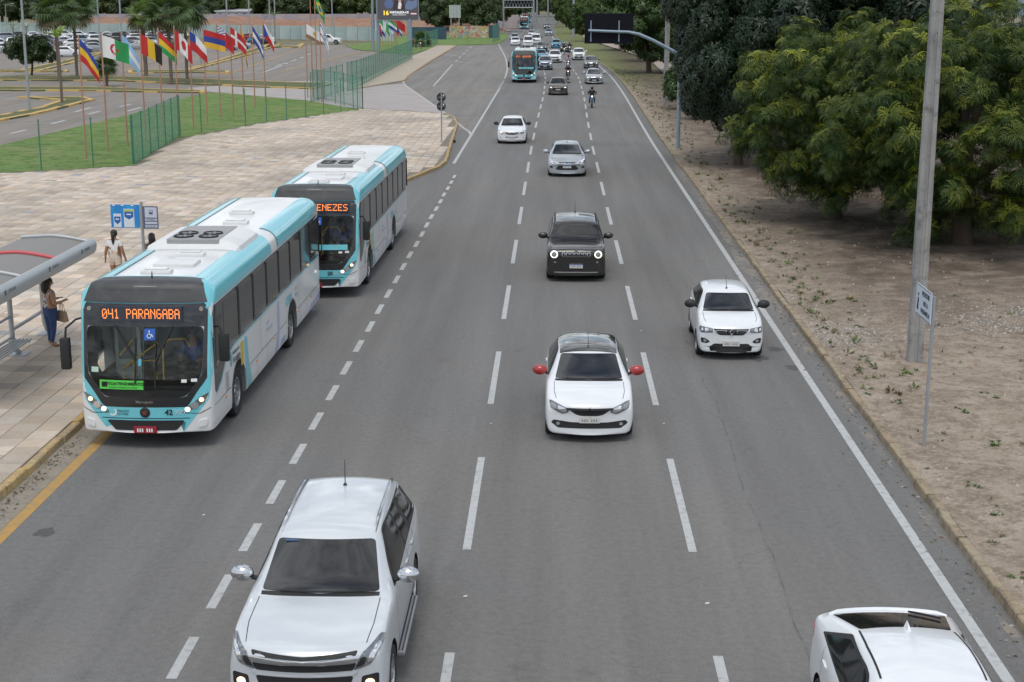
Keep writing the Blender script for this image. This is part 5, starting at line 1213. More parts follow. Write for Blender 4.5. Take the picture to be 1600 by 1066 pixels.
    sk.line([(RA+(WR+.15)*math.cos(t), WR+.04+(WR+.15)*math.sin(t)) for t in np.linspace(math.pi*.85, math.pi*.15, 10)], 'R', .04, .005).build('arch_lip', M_bblk, root)
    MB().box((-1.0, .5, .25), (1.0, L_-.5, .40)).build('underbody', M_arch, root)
    for sg in (1, -1): dec('tail_lamp', [(sg*.85, .9), (sg*1.1, .9), (sg*1.1, 1.5), (sg*.85, 1.5)], 'B', M_red, .006, 2)
    dec('rear_window', [(-.95, 1.7), (.95, 1.7), (.9, 2.6), (-.9, 2.6)], 'B', M_tint, .006, 3)
    if alltq:
        for c in root.children:
            if c.name.split('.')[0] == 'body': c.material_slots[0].link = 'OBJECT'; c.material_slots[0].material = mat('paint_pale_turq', (.30, .52, .62), .3, coat=.5)
    return root
bus1 = make_bus('041 PARANGABA', '42909', 'white and turquoise city bus with destination 041 PARANGABA at the bus shelter')
bus2 = make_bus('MENEZES', '20354', 'white and turquoise city bus with destination MENEZES behind the bus at the shelter', notice=False, band=True, destright=True)
bus3 = make_bus('071 UNIFOR', '30301', 'turquoise city bus driving in the left lane beside the champagne grey crossover', notice=False, full=False, band=True, alltq=True)
place(bus1, -7.72, 26.6, R(-.3))
place(bus2, -6.81, 41.0, R(-.6))
place(bus3, at(818.5, 130).x, at(818.5, 130).y)
b4 = copy_tree(bus3); p = at(818.5, 46); place(b4, p.x, p.y, 0, 'turquoise city bus far up the avenue under the sign gantry')
b5 = copy_tree(bus3); p = at(823, 36); place(b5, p.x, p.y, 0, 'pale city bus barely visible beyond the far turquoise bus')
# ------------------------------------------------------------------ people
def cloth(name, c, var=None, rough=.85): return mat('cloth_'+name, c, rough, var=var, pos=False)
M_skin1 = mat('skin_brown', (.32, .17, .10), .55); M_skin2 = mat('skin_tan', (.42, .24, .15), .55)
M_hair = mat('hair_black', (.012, .009, .008), .4, bump=(90, .6), pos=False); M_hairb = mat('hair_dark_brown', (.03, .018, .012), .4, bump=(90, .6), pos=False)
M_jean = cloth('jeans', (.035, .065, .16), [(9., .5, (.06, .10, .22))]); M_wtee = cloth('white_tee', (.72, .71, .72), [(6., .3, (.6, .6, .62))])
M_flor = cloth('floral', (.62, .55, .45), [(14., .9, (.50, .10, .12), .56, .62), (11., .8, (.25, .30, .15), .60, .66)])
M_patt = cloth('patterned', (.62, .55, .50), [(17., 1., (.05, .06, .10), .52, .55), (13., .9, (.50, .12, .10), .56, .60), (15., .8, (.10, .28, .22), .58, .62)])
M_blu = cloth('blue_shirt', (.03, .08, .30)); M_dark = cloth('black_jacket', (.02, .02, .024)); M_grn = cloth('grey_trousers', (.05, .05, .06))
def person_mesh(J, rad, fingers=True):
    """J: joint name -> position (local, figure faces -Y). One continuous skin over the skeleton."""
    names = list(J); idx = {n: i for i, n in enumerate(names)}
    E = [('pelvis', 'belly'), ('belly', 'chest'), ('chest', 'neck'), ('neck', 'jaw'), ('jaw', 'face'), ('face', 'crown')]
    for s in 'LR':
        E += [('chest', 'sh'+s), ('sh'+s, 'el'+s), ('el'+s, 'wr'+s), ('wr'+s, 'pa'+s), ('pelvis', 'hip'+s), ('hip'+s, 'kn'+s), ('kn'+s, 'an'+s), ('an'+s, 'ba'+s), ('ba'+s, 'to'+s)]
    V = [Vector(J[n]) for n in names]; Rr = [rad[n[:-1] if n[-1] in 'LR' and n[:-1] in rad else n] for n in names]; Ed = [(idx[a], idx[b]) for a, b in E]
    if fingers:
        for s in 'LR':
            p, w = Vector(J['pa'+s]), Vector(J['wr'+s]); d = (p-w).normalized(); side = d.cross(Vector((0, 0, 1))) if abs(d.z) < .8 else Vector((0, 1, 0)); side.normalize(); dn = d.cross(side)
            for k in range(5):
                o = (k-1.5)*.019 if k < 4 else -.045*(1 if s == 'L' else -1); ln = (.065, .078, .072, .055, .05)[k]
                a = p+side*o+d*(.02 if k < 4 else -.03); b = a+d*ln*.55+(side*o*.3 if k < 4 else side*o*.5); c = b+d*ln*.4+dn*.02
                n0 = len(V); V += [a, b, c]; Rr += [.012, .0095, .008]; Ed += [(idx['pa'+s], n0), (n0, n0+1), (n0+1, n0+2)]
    me = bpy.data.meshes.new('sk'); me.from_pydata(V, Ed, []); o = bpy.data.objects.new('sk', me); col.objects.link(o)
    o.modifiers.new('k', 'SKIN'); sm = o.modifiers.new('s', 'SUBSURF'); sm.levels = 2; sm.render_levels = 2
    for i, r in enumerate(Rr):
        sv = me.skin_vertices[0].data[i]; sv.radius = r if isinstance(r, tuple) else (r, r); sv.use_root = (names[i] == 'pelvis') if i < len(names) else False
    out = evaluated(o); out.name = 'figure'
    bones = [(V[a], V[b], names[a] if a < len(names) else 'finger', names[b] if b < len(names) else 'finger') for a, b in Ed]
    return out, bones
RADW = dict(pelvis=(.165, .13), belly=(.135, .11), chest=(.15, .115), neck=.055, jaw=(.062, .07), face=(.082, .098), crown=(.07, .085), sh=.062, el=.042, wr=.03, pa=(.034, .022), hip=.10, kn=.065, an=.042, ba=(.04, .03), to=(.034, .022))
def person(label, J, mats, region, loc, rz=0., hair='short', hairmat=None, name='person', scale=1., group=None, rad=RADW, fingers=True):
    """region(boneA, boneB, t, facecentre) -> material index"""
    me, bones = person_mesh(J, rad, fingers)
    for m in mats: me.materials.append(m)
    mi = []
    for p in me.polygons:
        c = p.center; best = None
        for a, b, na, nb in bones:
            ab = b-a; t = max(0, min(1, (c-a).dot(ab)/max(ab.length_squared, 1e-9))); d = (c-(a+ab*t)).length
            if best is None or d < best[0]: best = (d, na, nb, t)
        mi.append(region(best[1], best[2], best[3], c))
    me.polygons.foreach_set('material_index', mi); smooth_by(me, 180)
    r = empty(name, loc, rz, label, 'person', group); r.scale = (scale,)*3
    link('figure', me, r)
    f, cr, jw = Vector(J['face']), Vector(J['crown']), Vector(J['jaw']); up_ = (cr-jw).normalized(); fd = J.get('_look') or Vector((0, -1, 0)); fd = Vector(fd); fd = (fd-up_*fd.dot(up_)).normalized(); sd_ = fd.cross(up_)
    for s in (1, -1): MB().ellipsoid(f+fd*.085+sd_*s*.033+up_*.0, (.013, .013, .009), 8, 6).build('eye', M_ink, r)
    MB().tube([f+fd*.088+up_*.01, f+fd*.108-up_*.03, f+fd*.088-up_*.04], [.008, .014, .008], 6).build('nose', mats[0], r); MB().ellipsoid(f+fd*.082-up_*.065, (.024, .012, .008), 8, 6).build('mouth', mat('lips', (.30, .09, .08), .5), r)
    for s in (1, -1): MB().ellipsoid(f+sd_*s*.085-up_*.005, (.014, .02, .03), 8, 6).build('ear', mats[0], r)
    if hair == 'helmet':
        h = MB().ellipsoid(f+up_*.03, (.135, .15, .15), 16, 10).build('helmet', hairmat, r, 180); MB().ellipsoid(f+up_*.02+fd*.06, (.11, .10, .07), 14, 8).build('visor', M_glass, h, 180)
    elif hair:
        V = MB(); V.ellipsoid(f+up_*.045-fd*.018, (.098, .112, .105), 16, 10)
        h = V.build('hair', hairmat, r, 180)
        if hair == 'long': MB().tube([f-fd*.06+up_*.06, f-fd*.105-up_*.03, f-fd*.115-up_*.16, f-fd*.10-up_*.27], [.075, .105, .09, .03], 12).build('hair_length', hairmat, h, 180)
        if hair == 'tail': MB().tube([f-fd*.09+up_*.06, f-fd*.14+up_*.0, f-fd*.135-up_*.16, f-fd*.12-up_*.30], [.03, .045, .045, .012], 10).build('pony_tail', hairmat, h, 180); MB().lathe([(.03, -.012), (.042, 0), (.03, .012)], 10, 0, Matrix.Translation(f-fd*.115+up_*.03)).build('hair_band', M_wht, h)
    return r
def stand(hip=.84, step=0., armL=None, armR=None, w=1.):
    J = dict(pelvis=(0, 0, hip+.06), belly=(0, -.01, hip+.22), chest=(0, 0, hip+.44), neck=(0, .01, hip+.575), jaw=(0, -.015, hip+.645), face=(0, -.02, hip+.70), crown=(0, -.01, hip+.755))
    for s, k in (('L', 1), ('R', -1)):
        y = step*k
        J['sh'+s] = (.165*k, .01, hip+.49); J['hip'+s] = (.095*k, 0, hip-.02); J['kn'+s] = (.10*k, -y*.5-.015, hip*.52); J['an'+s] = (.10*k, -y+.03, .085); J['ba'+s] = (.105*k, -y-.06, .035); J['to'+s] = (.11*k, -y-.15, .03)
        a = (armL if k > 0 else armR) or [(.21*k, .03, hip+.22), (.235*k, -.03+.0*k, hip-.01), (.24*k, -.05, hip-.09)]
        J['el'+s], J['wr'+s], J['pa'+s] = a
    return J
ba = at(82, 541, .15)
J1 = stand(.83, .03, armR=[(-.24, .02, 1.06), (-.20, -.22, 1.08), (-.19, -.30, 1.10)], armL=[(.22, .0, 1.06), (.12, -.24, 1.10), (.05, -.30, 1.12)])
def reg1(a, b, t, c):
    if b in ('anL', 'anR') or a in ('hipL', 'hipR') or a in ('knL', 'knR') and c.z > .1 or b in ('hipL', 'hipR') or (a == 'pelvis' and c.z < .96): return 2 if c.z > .12 else 0
    if a in ('pelvis', 'belly') or (a == 'chest' and b in ('neck', 'shL', 'shR') and c.z < 1.36) or b == 'chest': return 1
    if c.z < .045: return 3
    return 0
RADP = dict(RADW); RADP.update(pelvis=(.20, .165), belly=(.16, .14), chest=(.165, .13), hip=.125, kn=.078, el=.05, sh=.07)
w1 = person('woman in patterned sleeveless top and blue jeans waiting beside the bus shelter', J1, [M_skin2, M_patt, M_jean, mat('sandal', (.25, .08, .05), .6)], reg1, (ba.x, ba.y, .15), R(140), 'long', M_hairb, scale=1.02, rad=RADP)
M_bag = mat('bag_beige', (.36, .25, .17), .55)
hb = Vector((-.20, -.20, 1.02)); hb.rotate(Matrix.Rotation(R(140), 3, 'Z')); bg_ = empty('handbag', (ba.x+hb.x, ba.y+hb.y, .15+.62), R(140), 'beige handbag with two handles hanging from the arm of the woman in jeans', 'handbag')
MB().add([(-.18, -.07, 0), (.18, -.07, 0), (.18, .07, 0), (-.18, .07, 0), (-.15, -.035, .25), (.15, -.035, .25), (.15, .035, .25), (-.15, .035, .25)], [(0, 3, 2, 1), (4, 5, 6, 7), (0, 1, 5, 4), (1, 2, 6, 5), (2, 3, 7, 6), (3, 0, 4, 7)]).build('pouch', M_bag, bg_)
for y in (-.03, .03): MB().tube([(-.08, y, .24), (-.06, y*.5, .40), (0, 0, .46), (.06, y*.5, .40), (.08, y, .24)], .008, 6).build('handle', M_bag, bg_)
p = at(183, 448, .15)
J2 = stand(.84, .14, armR=[(-.25, .05, 1.06), (-.30, .0, .86), (-.31, -.02, .78)], armL=[(.25, .05, 1.06), (.30, .0, .86), (.31, -.02, .78)])
def reg2(a, b, t, c):
    if a in ('chest',) and b in ('shL', 'shR', 'neck') and c.z < 1.38 or a in ('belly',) or b == 'chest' or (a in ('shL', 'shR') and t < .45): return 1
    if a == 'pelvis' or (a in ('hipL', 'hipR') and t < .45): return 2
    if c.z < .045: return 3
    return 0
person('woman in white tee shirt and floral shorts walking away across the plaza', J2, [M_skin1, M_wtee, M_flor, M_dark], reg2, (p.x, p.y, .15), R(175), 'tail', M_hair, rad=RADP)
p = at(242, 462)
person('person with dark hair mostly hidden behind the bus roof, near the bus stop sign', stand(.84), [M_skin1, M_dark, M_grn, M_dark], reg1, (p.x, p.y, .15), R(200), 'long', M_hair)
def sit(z=.5, hx=.26, hy=-.55, hz=.62, knz=.0, foot=None, lean=.06):
    J = dict(pelvis=(0, 0, z+.08), belly=(0, -.02, z+.24), chest=(0, -lean, z+.46), neck=(0, -lean-.01, z+.60), jaw=(0, -lean-.03, z+.67), face=(0, -lean-.035, z+.725), crown=(0, -lean-.03, z+.785))
    for s, k in (('L', 1), ('R', -1)):
        J['sh'+s] = (.175*k, -lean+.01, z+.50); J['hip'+s] = (.10*k, -.02, z+.06); J['kn'+s] = (.17*k, -.42, z+.10+knz)
        f = foot or (.17, -.36, z-.40); J['an'+s] = (f[0]*k, f[1], f[2]); J['ba'+s] = (f[0]*k, f[1]-.09, f[2]-.05); J['to'+s] = (f[0]*k, f[1]-.17, f[2]-.055)
        J['el'+s] = (.26*k, (-lean+hy)*.5+.06, z+.28); J['wr'+s] = (hx*k, hy+.06, z+hz-.20); J['pa'+s] = (hx*k, hy, z+hz-.21)
    return J
def regD(a, b, t, c):
    if a in ('belly', 'chest') and b not in ('jaw',) and c.z < 10 and b != 'neck' or b == 'chest' or a in ('shL', 'shR') or (a == 'pelvis' and b == 'belly'): return 1
    if a in ('elL', 'elR') and t < .85: return 1
    if a in ('pelvis', 'hipL', 'hipR') or (a in ('knL', 'knR') and t < .95): return 2
    if a in ('anL', 'anR', 'baL', 'baR'): return 3
    return 0
def regShort(a, b, t, c): return 0 if a in ('elL', 'elR') else regD(a, b, t, c)
for bs, nm in ((bus1, 'bus driver in a blue shirt at the wheel of the 041 PARANGABA bus'), (bus2, 'bus driver in a blue shirt at the wheel of the MENEZES bus')):
    q = Vector((.63, 1.55, 0)); q.rotate(Matrix.Rotation(bs.rotation_euler.z, 3, 'Z')); L0 = bs.location
    person(nm, sit(0., .18, -.48, .50), [M_skin1, M_blu, M_grn, M_dark], regShort, (L0.x+q.x, L0.y+q.y, 1.22), bs.rotation_euler.z, 'short', M_hair)

# ------------------------------------------------------------------ motorcycles
def make_moto(col_mat, label, group=None):
    r = empty('motorcycle', label=label, cat='motorcycle', group=group)
    A = Matrix.Rotation(R(90), 4, 'Y')
    for y in (-.66, .62):
        w = MB().lathe([(.25, -.04), (.30, -.045), (.315, -.02), (.315, .02), (.30, .045), (.25, .04), (.25, -.04)], 22, 0, Matrix.Translation((0, y, .315)) @ A).build('wheel', M_tyre, r, 40)
        rm = MB(); rm.lathe([(.0, -.03), (.05, -.03), (.05, .03), (0, .03)], 10, 0, Matrix.Translation((0, y, .315)) @ A)
        for k in range(6): an = k*math.pi/3; rm.tube([(0, y, .315), (0, y+.25*math.cos(an), .315+.25*math.sin(an))], .009, 4)
        rm.build('rim', M_rim, w)
    for s in (1, -1): MB().tube([(s*.075, -.66, .315), (s*.075, -.42, .95)], .024, 7).build('fork_leg', M_rim, r)
    MB().tube([(-.36, -.30, 1.06), (-.30, -.36, 1.04), (-.1, -.42, .98), (.1, -.42, .98), (.30, -.36, 1.04), (.36, -.30, 1.06)], .014, 6).build('handlebar', M_blk, r)
    for s in (1, -1):
        m_ = MB().tube([(s*.27, -.38, 1.04), (s*.33, -.40, 1.20)], .008, 5).build('mirror_stem', M_blk, r); MB().box((s*.33-.055, -.42, 1.18), (s*.33+.055, -.39, 1.26), bev=.012).build('mirror', M_blk, m_)
    hd = MB().ellipsoid((0, -.52, .88), (.11, .10, .11)).build('headlamp', col_mat, r, 180); MB().ellipsoid((0, -.565, .88), (.075, .065, .075)).build('lens', M_lit, hd, 180)
    MB().box((-.085, -.88, .58), (.085, -.50, .64), bev=.025).build('front_mudguard', col_mat, r, 40)
    MB().ellipsoid((0, -.15, .80), (.14, .26, .13)).build('fuel_tank', col_mat, r, 180)
    MB().box((-.13, .05, .72), (.13, .66, .82), bev=.04).build('seat', M_blk, r, 40); MB().box((-.09, .58, .70), (.09, .86, .78), bev=.03).build('tail', col_mat, r, 40)
    MB().box((-.15, -.20, .33), (.15, .22, .64), bev=.05).build('engine', M_rimd, r, 40); MB().tube([(.14, -.15, .34), (.16, .2, .32), (.17, .75, .40)], [.025, .04, .05], 8).build('exhaust', M_chrome, r, 40)
    for s in (1, -1): MB().tube([(s*.10, .62, .315), (s*.10, .05, .40)], .02, 6).build('swing_arm', M_blk, r); MB().tube([(s*.12, .60, .35), (s*.12, .45, .72)], .025, 6).build('shock', M_rim, r)
    MB().box((-.09, -.80, .44), (.09, -.795, .52)).build('number_plate', M_plate, r) if False else None
    for s in (1, -1): MB().tube([(s*.12, .0, .36), (s*.24, .0, .36)], .016, 6).build('foot_peg', M_blk, r)
    return r
J_r = sit(.78, .33, -.36, .52, -.12, (.20, -.02, .40), .10)
RADM = dict(RADW); RADM.update(chest=(.19, .15), belly=(.16, .13), sh=.08, el=.055, hip=.11, kn=.08)
def rider(label, loc, jacket, trousers, helm, rz=0): return person(label, J_r, [M_skin1, jacket, trousers, M_dark], regD, loc, rz, 'helmet', helm, rad=RADM, group='motorcyclists in the traffic')
GM = 'motorcycles in the traffic'
M_hblk = mat('helmet_black', (.02, .02, .022), .15, coat=1.); M_hwht = mat('helmet_white', (.7, .7, .7), .2, coat=1.)
mot = make_moto(P_blue, 'blue fronted motorcycle ridden alone ahead of the silver saloon', GM)
def put(m, px, py): p = at(px, py); m.location = (p.x, p.y+.66, 0); return m.location
L0 = put(mot, 925, 169); rider('motorcyclist in black jacket and dark helmet ahead of the silver saloon', L0, M_dark, M_jean, M_hblk)
m_red = cloth('red_jacket', (.30, .03, .03)); m_pat = cloth('striped_top', (.55, .52, .55), [(20., 1., (.08, .08, .2), .5, .53)])
for px, py, pm, jk, tr, hl, lb, lr in [(887.5, 125, P_red, M_dark, M_grn, M_hwht, 'red motorcycle riding behind the dark brown hatchback', 'motorcyclist in black jacket and white helmet behind the dark brown hatchback'),
        (888, 108, P_red, m_pat, M_jean, cloth('helmet_red', (.25, .02, .02)), 'red motorcycle following the rider with the white helmet', 'motorcyclist in striped top and red helmet'),
        (881.5, 86, P_black, M_dark, M_grn, M_hblk, 'black motorcycle in front of the black saloon by the white crossover', 'motorcyclist in black beside the black saloon'),
        (890, 83, P_grey, M_dark, M_grn, M_hblk, 'grey motorcycle squeezed between the black saloon and the white crossover', 'motorcyclist in black between the black saloon and the white crossover'),
        (832.5, 49, P_red, M_dark, M_grn, M_hblk, 'motorcycle far up the avenue beside the far turquoise bus', 'motorcyclist far up the avenue beside the far turquoise bus')]:
    m = copy_tree(mot); place(m, 0, 0, 0, lb); L0 = put(m, px, py); rider(lr, L0, jk, tr, hl)
    for c in m.children:
        if c.name.split('.')[0] in ('headlamp', 'front_mudguard', 'fuel_tank', 'tail'): c.material_slots[0].link = 'OBJECT'; c.material_slots[0].material = pm
m = copy_tree(mot); p = at(654, 77); place(m, p.x, p.y, R(40), 'black and white motorcycle parked at the end of the green fence', None, None, 'motorcycles in the traffic'); del m['group']; m.location.z = .12
for c in m.children:
    if c.name.split('.')[0] in ('headlamp', 'front_mudguard', 'fuel_tank', 'tail'): c.material_slots[0].link = 'OBJECT'; c.material_slots[0].material = P_black
p = at(645.5, 76); person('person in dark clothes standing by the parked motorcycle', stand(.88), [M_skin1, M_dark, M_grn, M_dark], reg1, (p.x, p.y, .12), R(20), 'short', M_hair)
# ------------------------------------------------------------------ street furniture
M_galv = mat('galvanised', (.36, .39, .41), .5, metal=.4, var=[(3., .4, (.28, .30, .32))])
M_conp = mat('pole_concrete', (.27, .27, .265), .9, var=[(1.5, .8, (.17, .17, .165)), ((6, 6, .4), .7, (.36, .355, .34)), (5., .7, (.12, .115, .11), .54, .68)], bump=(18, .5))
M_shelt = mat('shelter_grey', (.44, .46, .47), .45, metal=.2, var=[(2., .3, (.36, .38, .38))])
M_sroof = mat('shelter_roof', (.23, .22, .21), .7, var=[(40., .4, (.19, .18, .17))])
M_pink = mat('shelter_red_tube', (.55, .10, .11), .5)
# bus shelter, running along the kerb, its post row at the back
sh = empty('bus_shelter', (-11.3, 28.2, .15), 0, 'grey tubular bus shelter with curved roof, one red roof tube and slatted bench', 'bus shelter')
LY = 7.15
def arch(x):                                        # roof height over x (0 = street side edge, negative = plaza side)
    t = -x/1.75; return 2.36+.17*math.sin(min(1, t*1.35)*math.pi*.55)-.10*max(0, t-.55)
xsr = np.linspace(0, -1.75, 12)
V = [(x, y, arch(x)+dz) for dz in (0, -.03) for y in (0.03, LY-.03) for x in xsr]; n = len(xsr); Fc = []
for i in range(n-1): Fc += [(i, i+1, n+i+1, n+i), (2*n+i, 3*n+i, 3*n+i+1, 2*n+i+1), (i, 2*n+i, 2*n+i+1, i+1), (n+i, n+i+1, 3*n+i+1, 3*n+i)]
MB().add(V, Fc).build('roof_sheet', M_sroof, sh)
V = []; Fc = []; fp = [(.0, 2.50), (.07, 2.44), (.10, 2.34), (.08, 2.22), (.03, 2.13), (-.02, 2.13), (-.02, 2.50)]
for y in (-.02, LY+.02): V += [(a, y, b) for a, b in fp]
for i in range(7): Fc.append((i, (i+1) % 7, 7+(i+1) % 7, 7+i))
Fc += [tuple(range(7)), tuple(range(13, 6, -1))]
fa = MB().add(V, Fc).build('fascia', M_shelt, sh, 40)
for y in (1.3, 4.0, 6.3):
    text_mesh('ETUFOR', .11, M_dk if False else mat('print_faint', (.12, .13, .14), .6), 'lettering', plane((.105, y+.1, 2.35), (0, 1, 0), (0, 0, 1)), fa, .001); MB().box((.098, y-.32, 2.30), (.106, y-.24, 2.40)).build('emblem', mat('print_faint', (.12, .13, .14), .6), fa)
for y, m in ((.0, M_shelt), (2.5, M_shelt), (4.75, M_pink), (LY, M_shelt)): MB().tube([(x, y, arch(x)+.03) for x in xsr], .045, 8).build('roof_tube', m, sh, 60)
for yb in (.8, 5.25, 7.45):
    MB().tube([(-1.43, yb-.05, arch(-1.43)), (-1.43, yb-.05, .7), (-1.43, yb-.03, .35), (-1.40, yb+.05, .12), (-1.34, yb+.12, .03)], .062, 10).build('post', M_shelt, sh, 60)
    MB().box((-1.62, yb-.12, 0), (-1.12, yb+.30, .02), bev=.005).build('base_plate', M_galv, sh)
for z in (.45, .95, 1.40): MB().tube([(-1.43, .8, z), (-1.43, 5.2, z)], .035, 7).build('rail', M_shelt, sh)
MB().tube([(-1.43, 5.2, .62), (-1.43, 7.4, .62)], .045, 8).build('rail', M_shelt, sh)
for k in range(5): MB().tube([(-1.25+k*.09, 1.2, .46), (-1.25+k*.09, 4.95, .46)], .022, 6).build('bench_slat', M_shelt, sh)
for y in (1.4, 4.8): MB().tube([(-1.43, y, .45), (-.86, y, .44)], .025, 6).build('bench_arm', M_shelt, sh)
# bus stop sign
bs = empty('bus_stop_sign', (-11.65, 41.0, .15), R(-3), 'bus stop post with blue advertising panel and small route panel', 'sign')
MB().tube([(0, 0, 0), (0, 0, 2.62)], .045, 10).build('post', M_galv, bs)
ad = MB().box((-.88, -.05, 1.88), (-.05, -.02, 2.54)).build('advert_panel', mat('advert_blue', (.02, .22, .58), .4, var=[(3., .8, (.03, .40, .72), .5, .75)], pos=False), bs)
M_mint = mat('advert_pale', (.62, .68, .74), .5); M_lblu = mat('advert_dark_blue', (.02, .12, .42), .4)
for x0, x1, z1 in ((-.80, -.58, 2.28), (-.50, -.20, 2.42)):
    MB().box((x0, -.06, 1.90), (x1, -.049, z1)).build('pack_print', M_mint, ad); w = x1-x0
    MB().add([(x0+.02, -.063, z1-.08), (x1-.02, -.063, z1-.08), (x1-.02, -.063, z1-.22), ((x0+x1)/2, -.063, z1-.30), (x0+.02, -.063, z1-.22)], [(4, 3, 2, 1, 0)]).build('pack_label', M_lblu, ad)
    MB().box((x0+.07*w*4, -.066, z1-.17), (x1-.07*w*4, -.062, z1-.14)).build('pack_lettering', M_wht, ad)
MB().box((-.49, -.065, 2.34), (-.21, -.0605, 2.40)).build('pack_band', mat('advert_green', (.42, .5, .12), .5), ad)
for x in (-.78, -.53, -.25): MB().prism([(x+.05*math.cos(t), 2.53+.03*math.sin(t)) for t in np.linspace(math.pi, 2*math.pi, 8)], -.001, .003, 0, Matrix.Translation((0, -.052, 0)) @ Matrix(((1, 0, 0, 0), (0, 0, -1, 0), (0, 1, 0, 0), (0, 0, 0, 1)))).build('splash', M_wht, ad)
ip = MB().box((.05, -.05, 1.86), (.48, -.02, 2.50)).build('route_panel', mat('panel_navy', (.09, .12, .20), .5), bs)
MB().box((.11, -.056, 2.18), (.455, -.049, 2.47)).build('panel_field', mat('panel_pale', (.52, .56, .66), .5), ip)
for z0, z1 in ((2.09, 2.15), (2.0, 2.06), (1.90, 1.97)): MB().box((.11, -.056, z0), (.455, -.049, z1)).build('panel_row', mat('panel_pale', (.52, .56, .66), .5), ip)
text_mesh('ETUFOR', .06, M_ink, 'lettering', FRONT(.28, -.058, 2.12), ip); text_mesh('041 042 045', .05, M_ink, 'lettering', FRONT(.28, -.058, 1.935), ip)
bi = MB().box((.23, -.06, 2.27), (.34, -.055, 2.40), bev=.002).build('bus_symbol', mat('panel_navy', (.09, .12, .20), .5), ip); MB().box((.245, -.063, 2.34), (.325, -.059, 2.385)).build('symbol_window', mat('panel_pale', (.52, .56, .66), .5), bi)
# tall concrete pole and the pedestrian sign on the verge
def conc_pole(p, h, w0, w1, label, lean=0.):
    r = empty('utility_pole', p, 0, label, 'pole'); mb = MB()
    for (z, w) in ((0, w0),): pass
    prof = [(-.5, -.36), (-.14, -.36), (-.10, -.28), (.10, -.28), (.14, -.36), (.5, -.36), (.5, .36), (.14, .36), (.10, .28), (-.10, .28), (-.14, .36), (-.5, .36)]
    V = [(a*w, b*w, z) for z, w in ((-.3, w0), (h, w1)) for a, b in prof]; Fc = [(i, (i+1) % 12, 12+(i+1) % 12, 12+i) for i in range(12)]+[tuple(range(12, 24))]
    mb.add(V, Fc); mb.build('shaft', M_conp, r)
    MB().box((-.9, -.06, h-.4), (.9, .06, h-.28)).build('cross_arm', M_conp, r)
    return r
conc_pole((8.38, 33.42, .18), 11., .34, .24, 'tall grey concrete pole standing by the small white pedestrian sign')
conc_pole((8.53, 114.8, .2), 11., .40, .28, 'tall concrete pole beside the curved sign mast')
sg_ = empty('pedestrian_sign', (7.02, 26.87, .15), 0, 'thin grey post with white PEDESTRE sign on the bare verge', 'sign')
MB().tube([(0, 0, -.1), (.01, 0, 2.85)], .033, 10).build('post', M_galv, sg_)
pl = MB().box((-.05, -.05, 2.33), (-.035, 1.10, 2.92)).build('plate', mat('plate_sign', (.56, .62, .70), .5), sg_)
for a in ((-.053, -.045, 2.335, 1.095, 2.347), (-.053, -.045, 2.903, 1.095, 2.915)): MB().box((a[0], a[1], a[2]), (-.0495, a[3], a[4])).build('border', M_ink, pl)
Mx = lambda y, z: plane((-.054, y, z), (0, -1, 0), (0, 0, 1))
for s_, z in (('PEDESTRE', 2.79), ('USE A', 2.62), ('PASSARELA', 2.46)): text_mesh(s_, .13, M_ink, 'lettering', Mx(.36, z), pl)
fg = MB(); fg.prism([(-.02, .05), (.03, .05), (.05, -.04), (.02, -.05), (.05, -.19), (.01, -.19), (-.01, -.08), (-.04, -.20), (-.08, -.18), (-.04, -.04)], 0, .002, 0, Mx(.92, 2.62)); fg.prism([(.005+.035*math.cos(t), .11+.035*math.sin(t)) for t in np.linspace(0, 6.28, 10, endpoint=False)], 0, .002, 0, Mx(.92, 2.62)); fg.build('walker_symbol', M_ink, pl)
# curved mast with the big sign seen from behind
M_mast = mat('mast_blue_grey', (.26, .34, .40), .45, metal=.3, var=[(2., .3, (.22, .28, .33))])
ms_ = empty('sign_mast', (6.92, 83.17, .12), 0, 'pale blue curved mast arm carrying a big dark sign panel seen from behind', 'sign')
MB().tube([(0, 0, -.1), (0, 0, 5.75)], .115, 12).build('post', M_mast, ms_)
MB().tube([(-.05, 0, 5.15), (-.6, 0, 5.45), (-1.5, 0, 5.92), (-2.3, 0, 6.26), (-2.9, 0, 6.38), (-3.6, 0, 6.40), (-5.1, 0, 6.46)], [.10, .10, .095, .09, .085, .08, .075], 10).build('arm', M_mast, ms_, 50)
MB().add([(-.02, -.03, 4.95), (-.02, .03, 4.95), (-.30, .03, 5.28), (-.30, -.03, 5.28), (-.02, -.03, 5.4), (-.02, .03, 5.4)], [(0, 3, 2, 1), (0, 4, 3), (1, 2, 5), (3, 4, 5, 2)]).build('bracket', M_mast, ms_)
MB().box((-5.3, .14, 5.75), (-2.62, .19, 7.38), bev=.01).build('panel', mat('panel_back', (.006, .007, .013), .7, spec=.2), ms_)
for x in (-4.95, -3.40): MB().box((x-.035, .08, 5.85), (x+.035, .139, 7.0)).build('strut', M_mast, ms_)
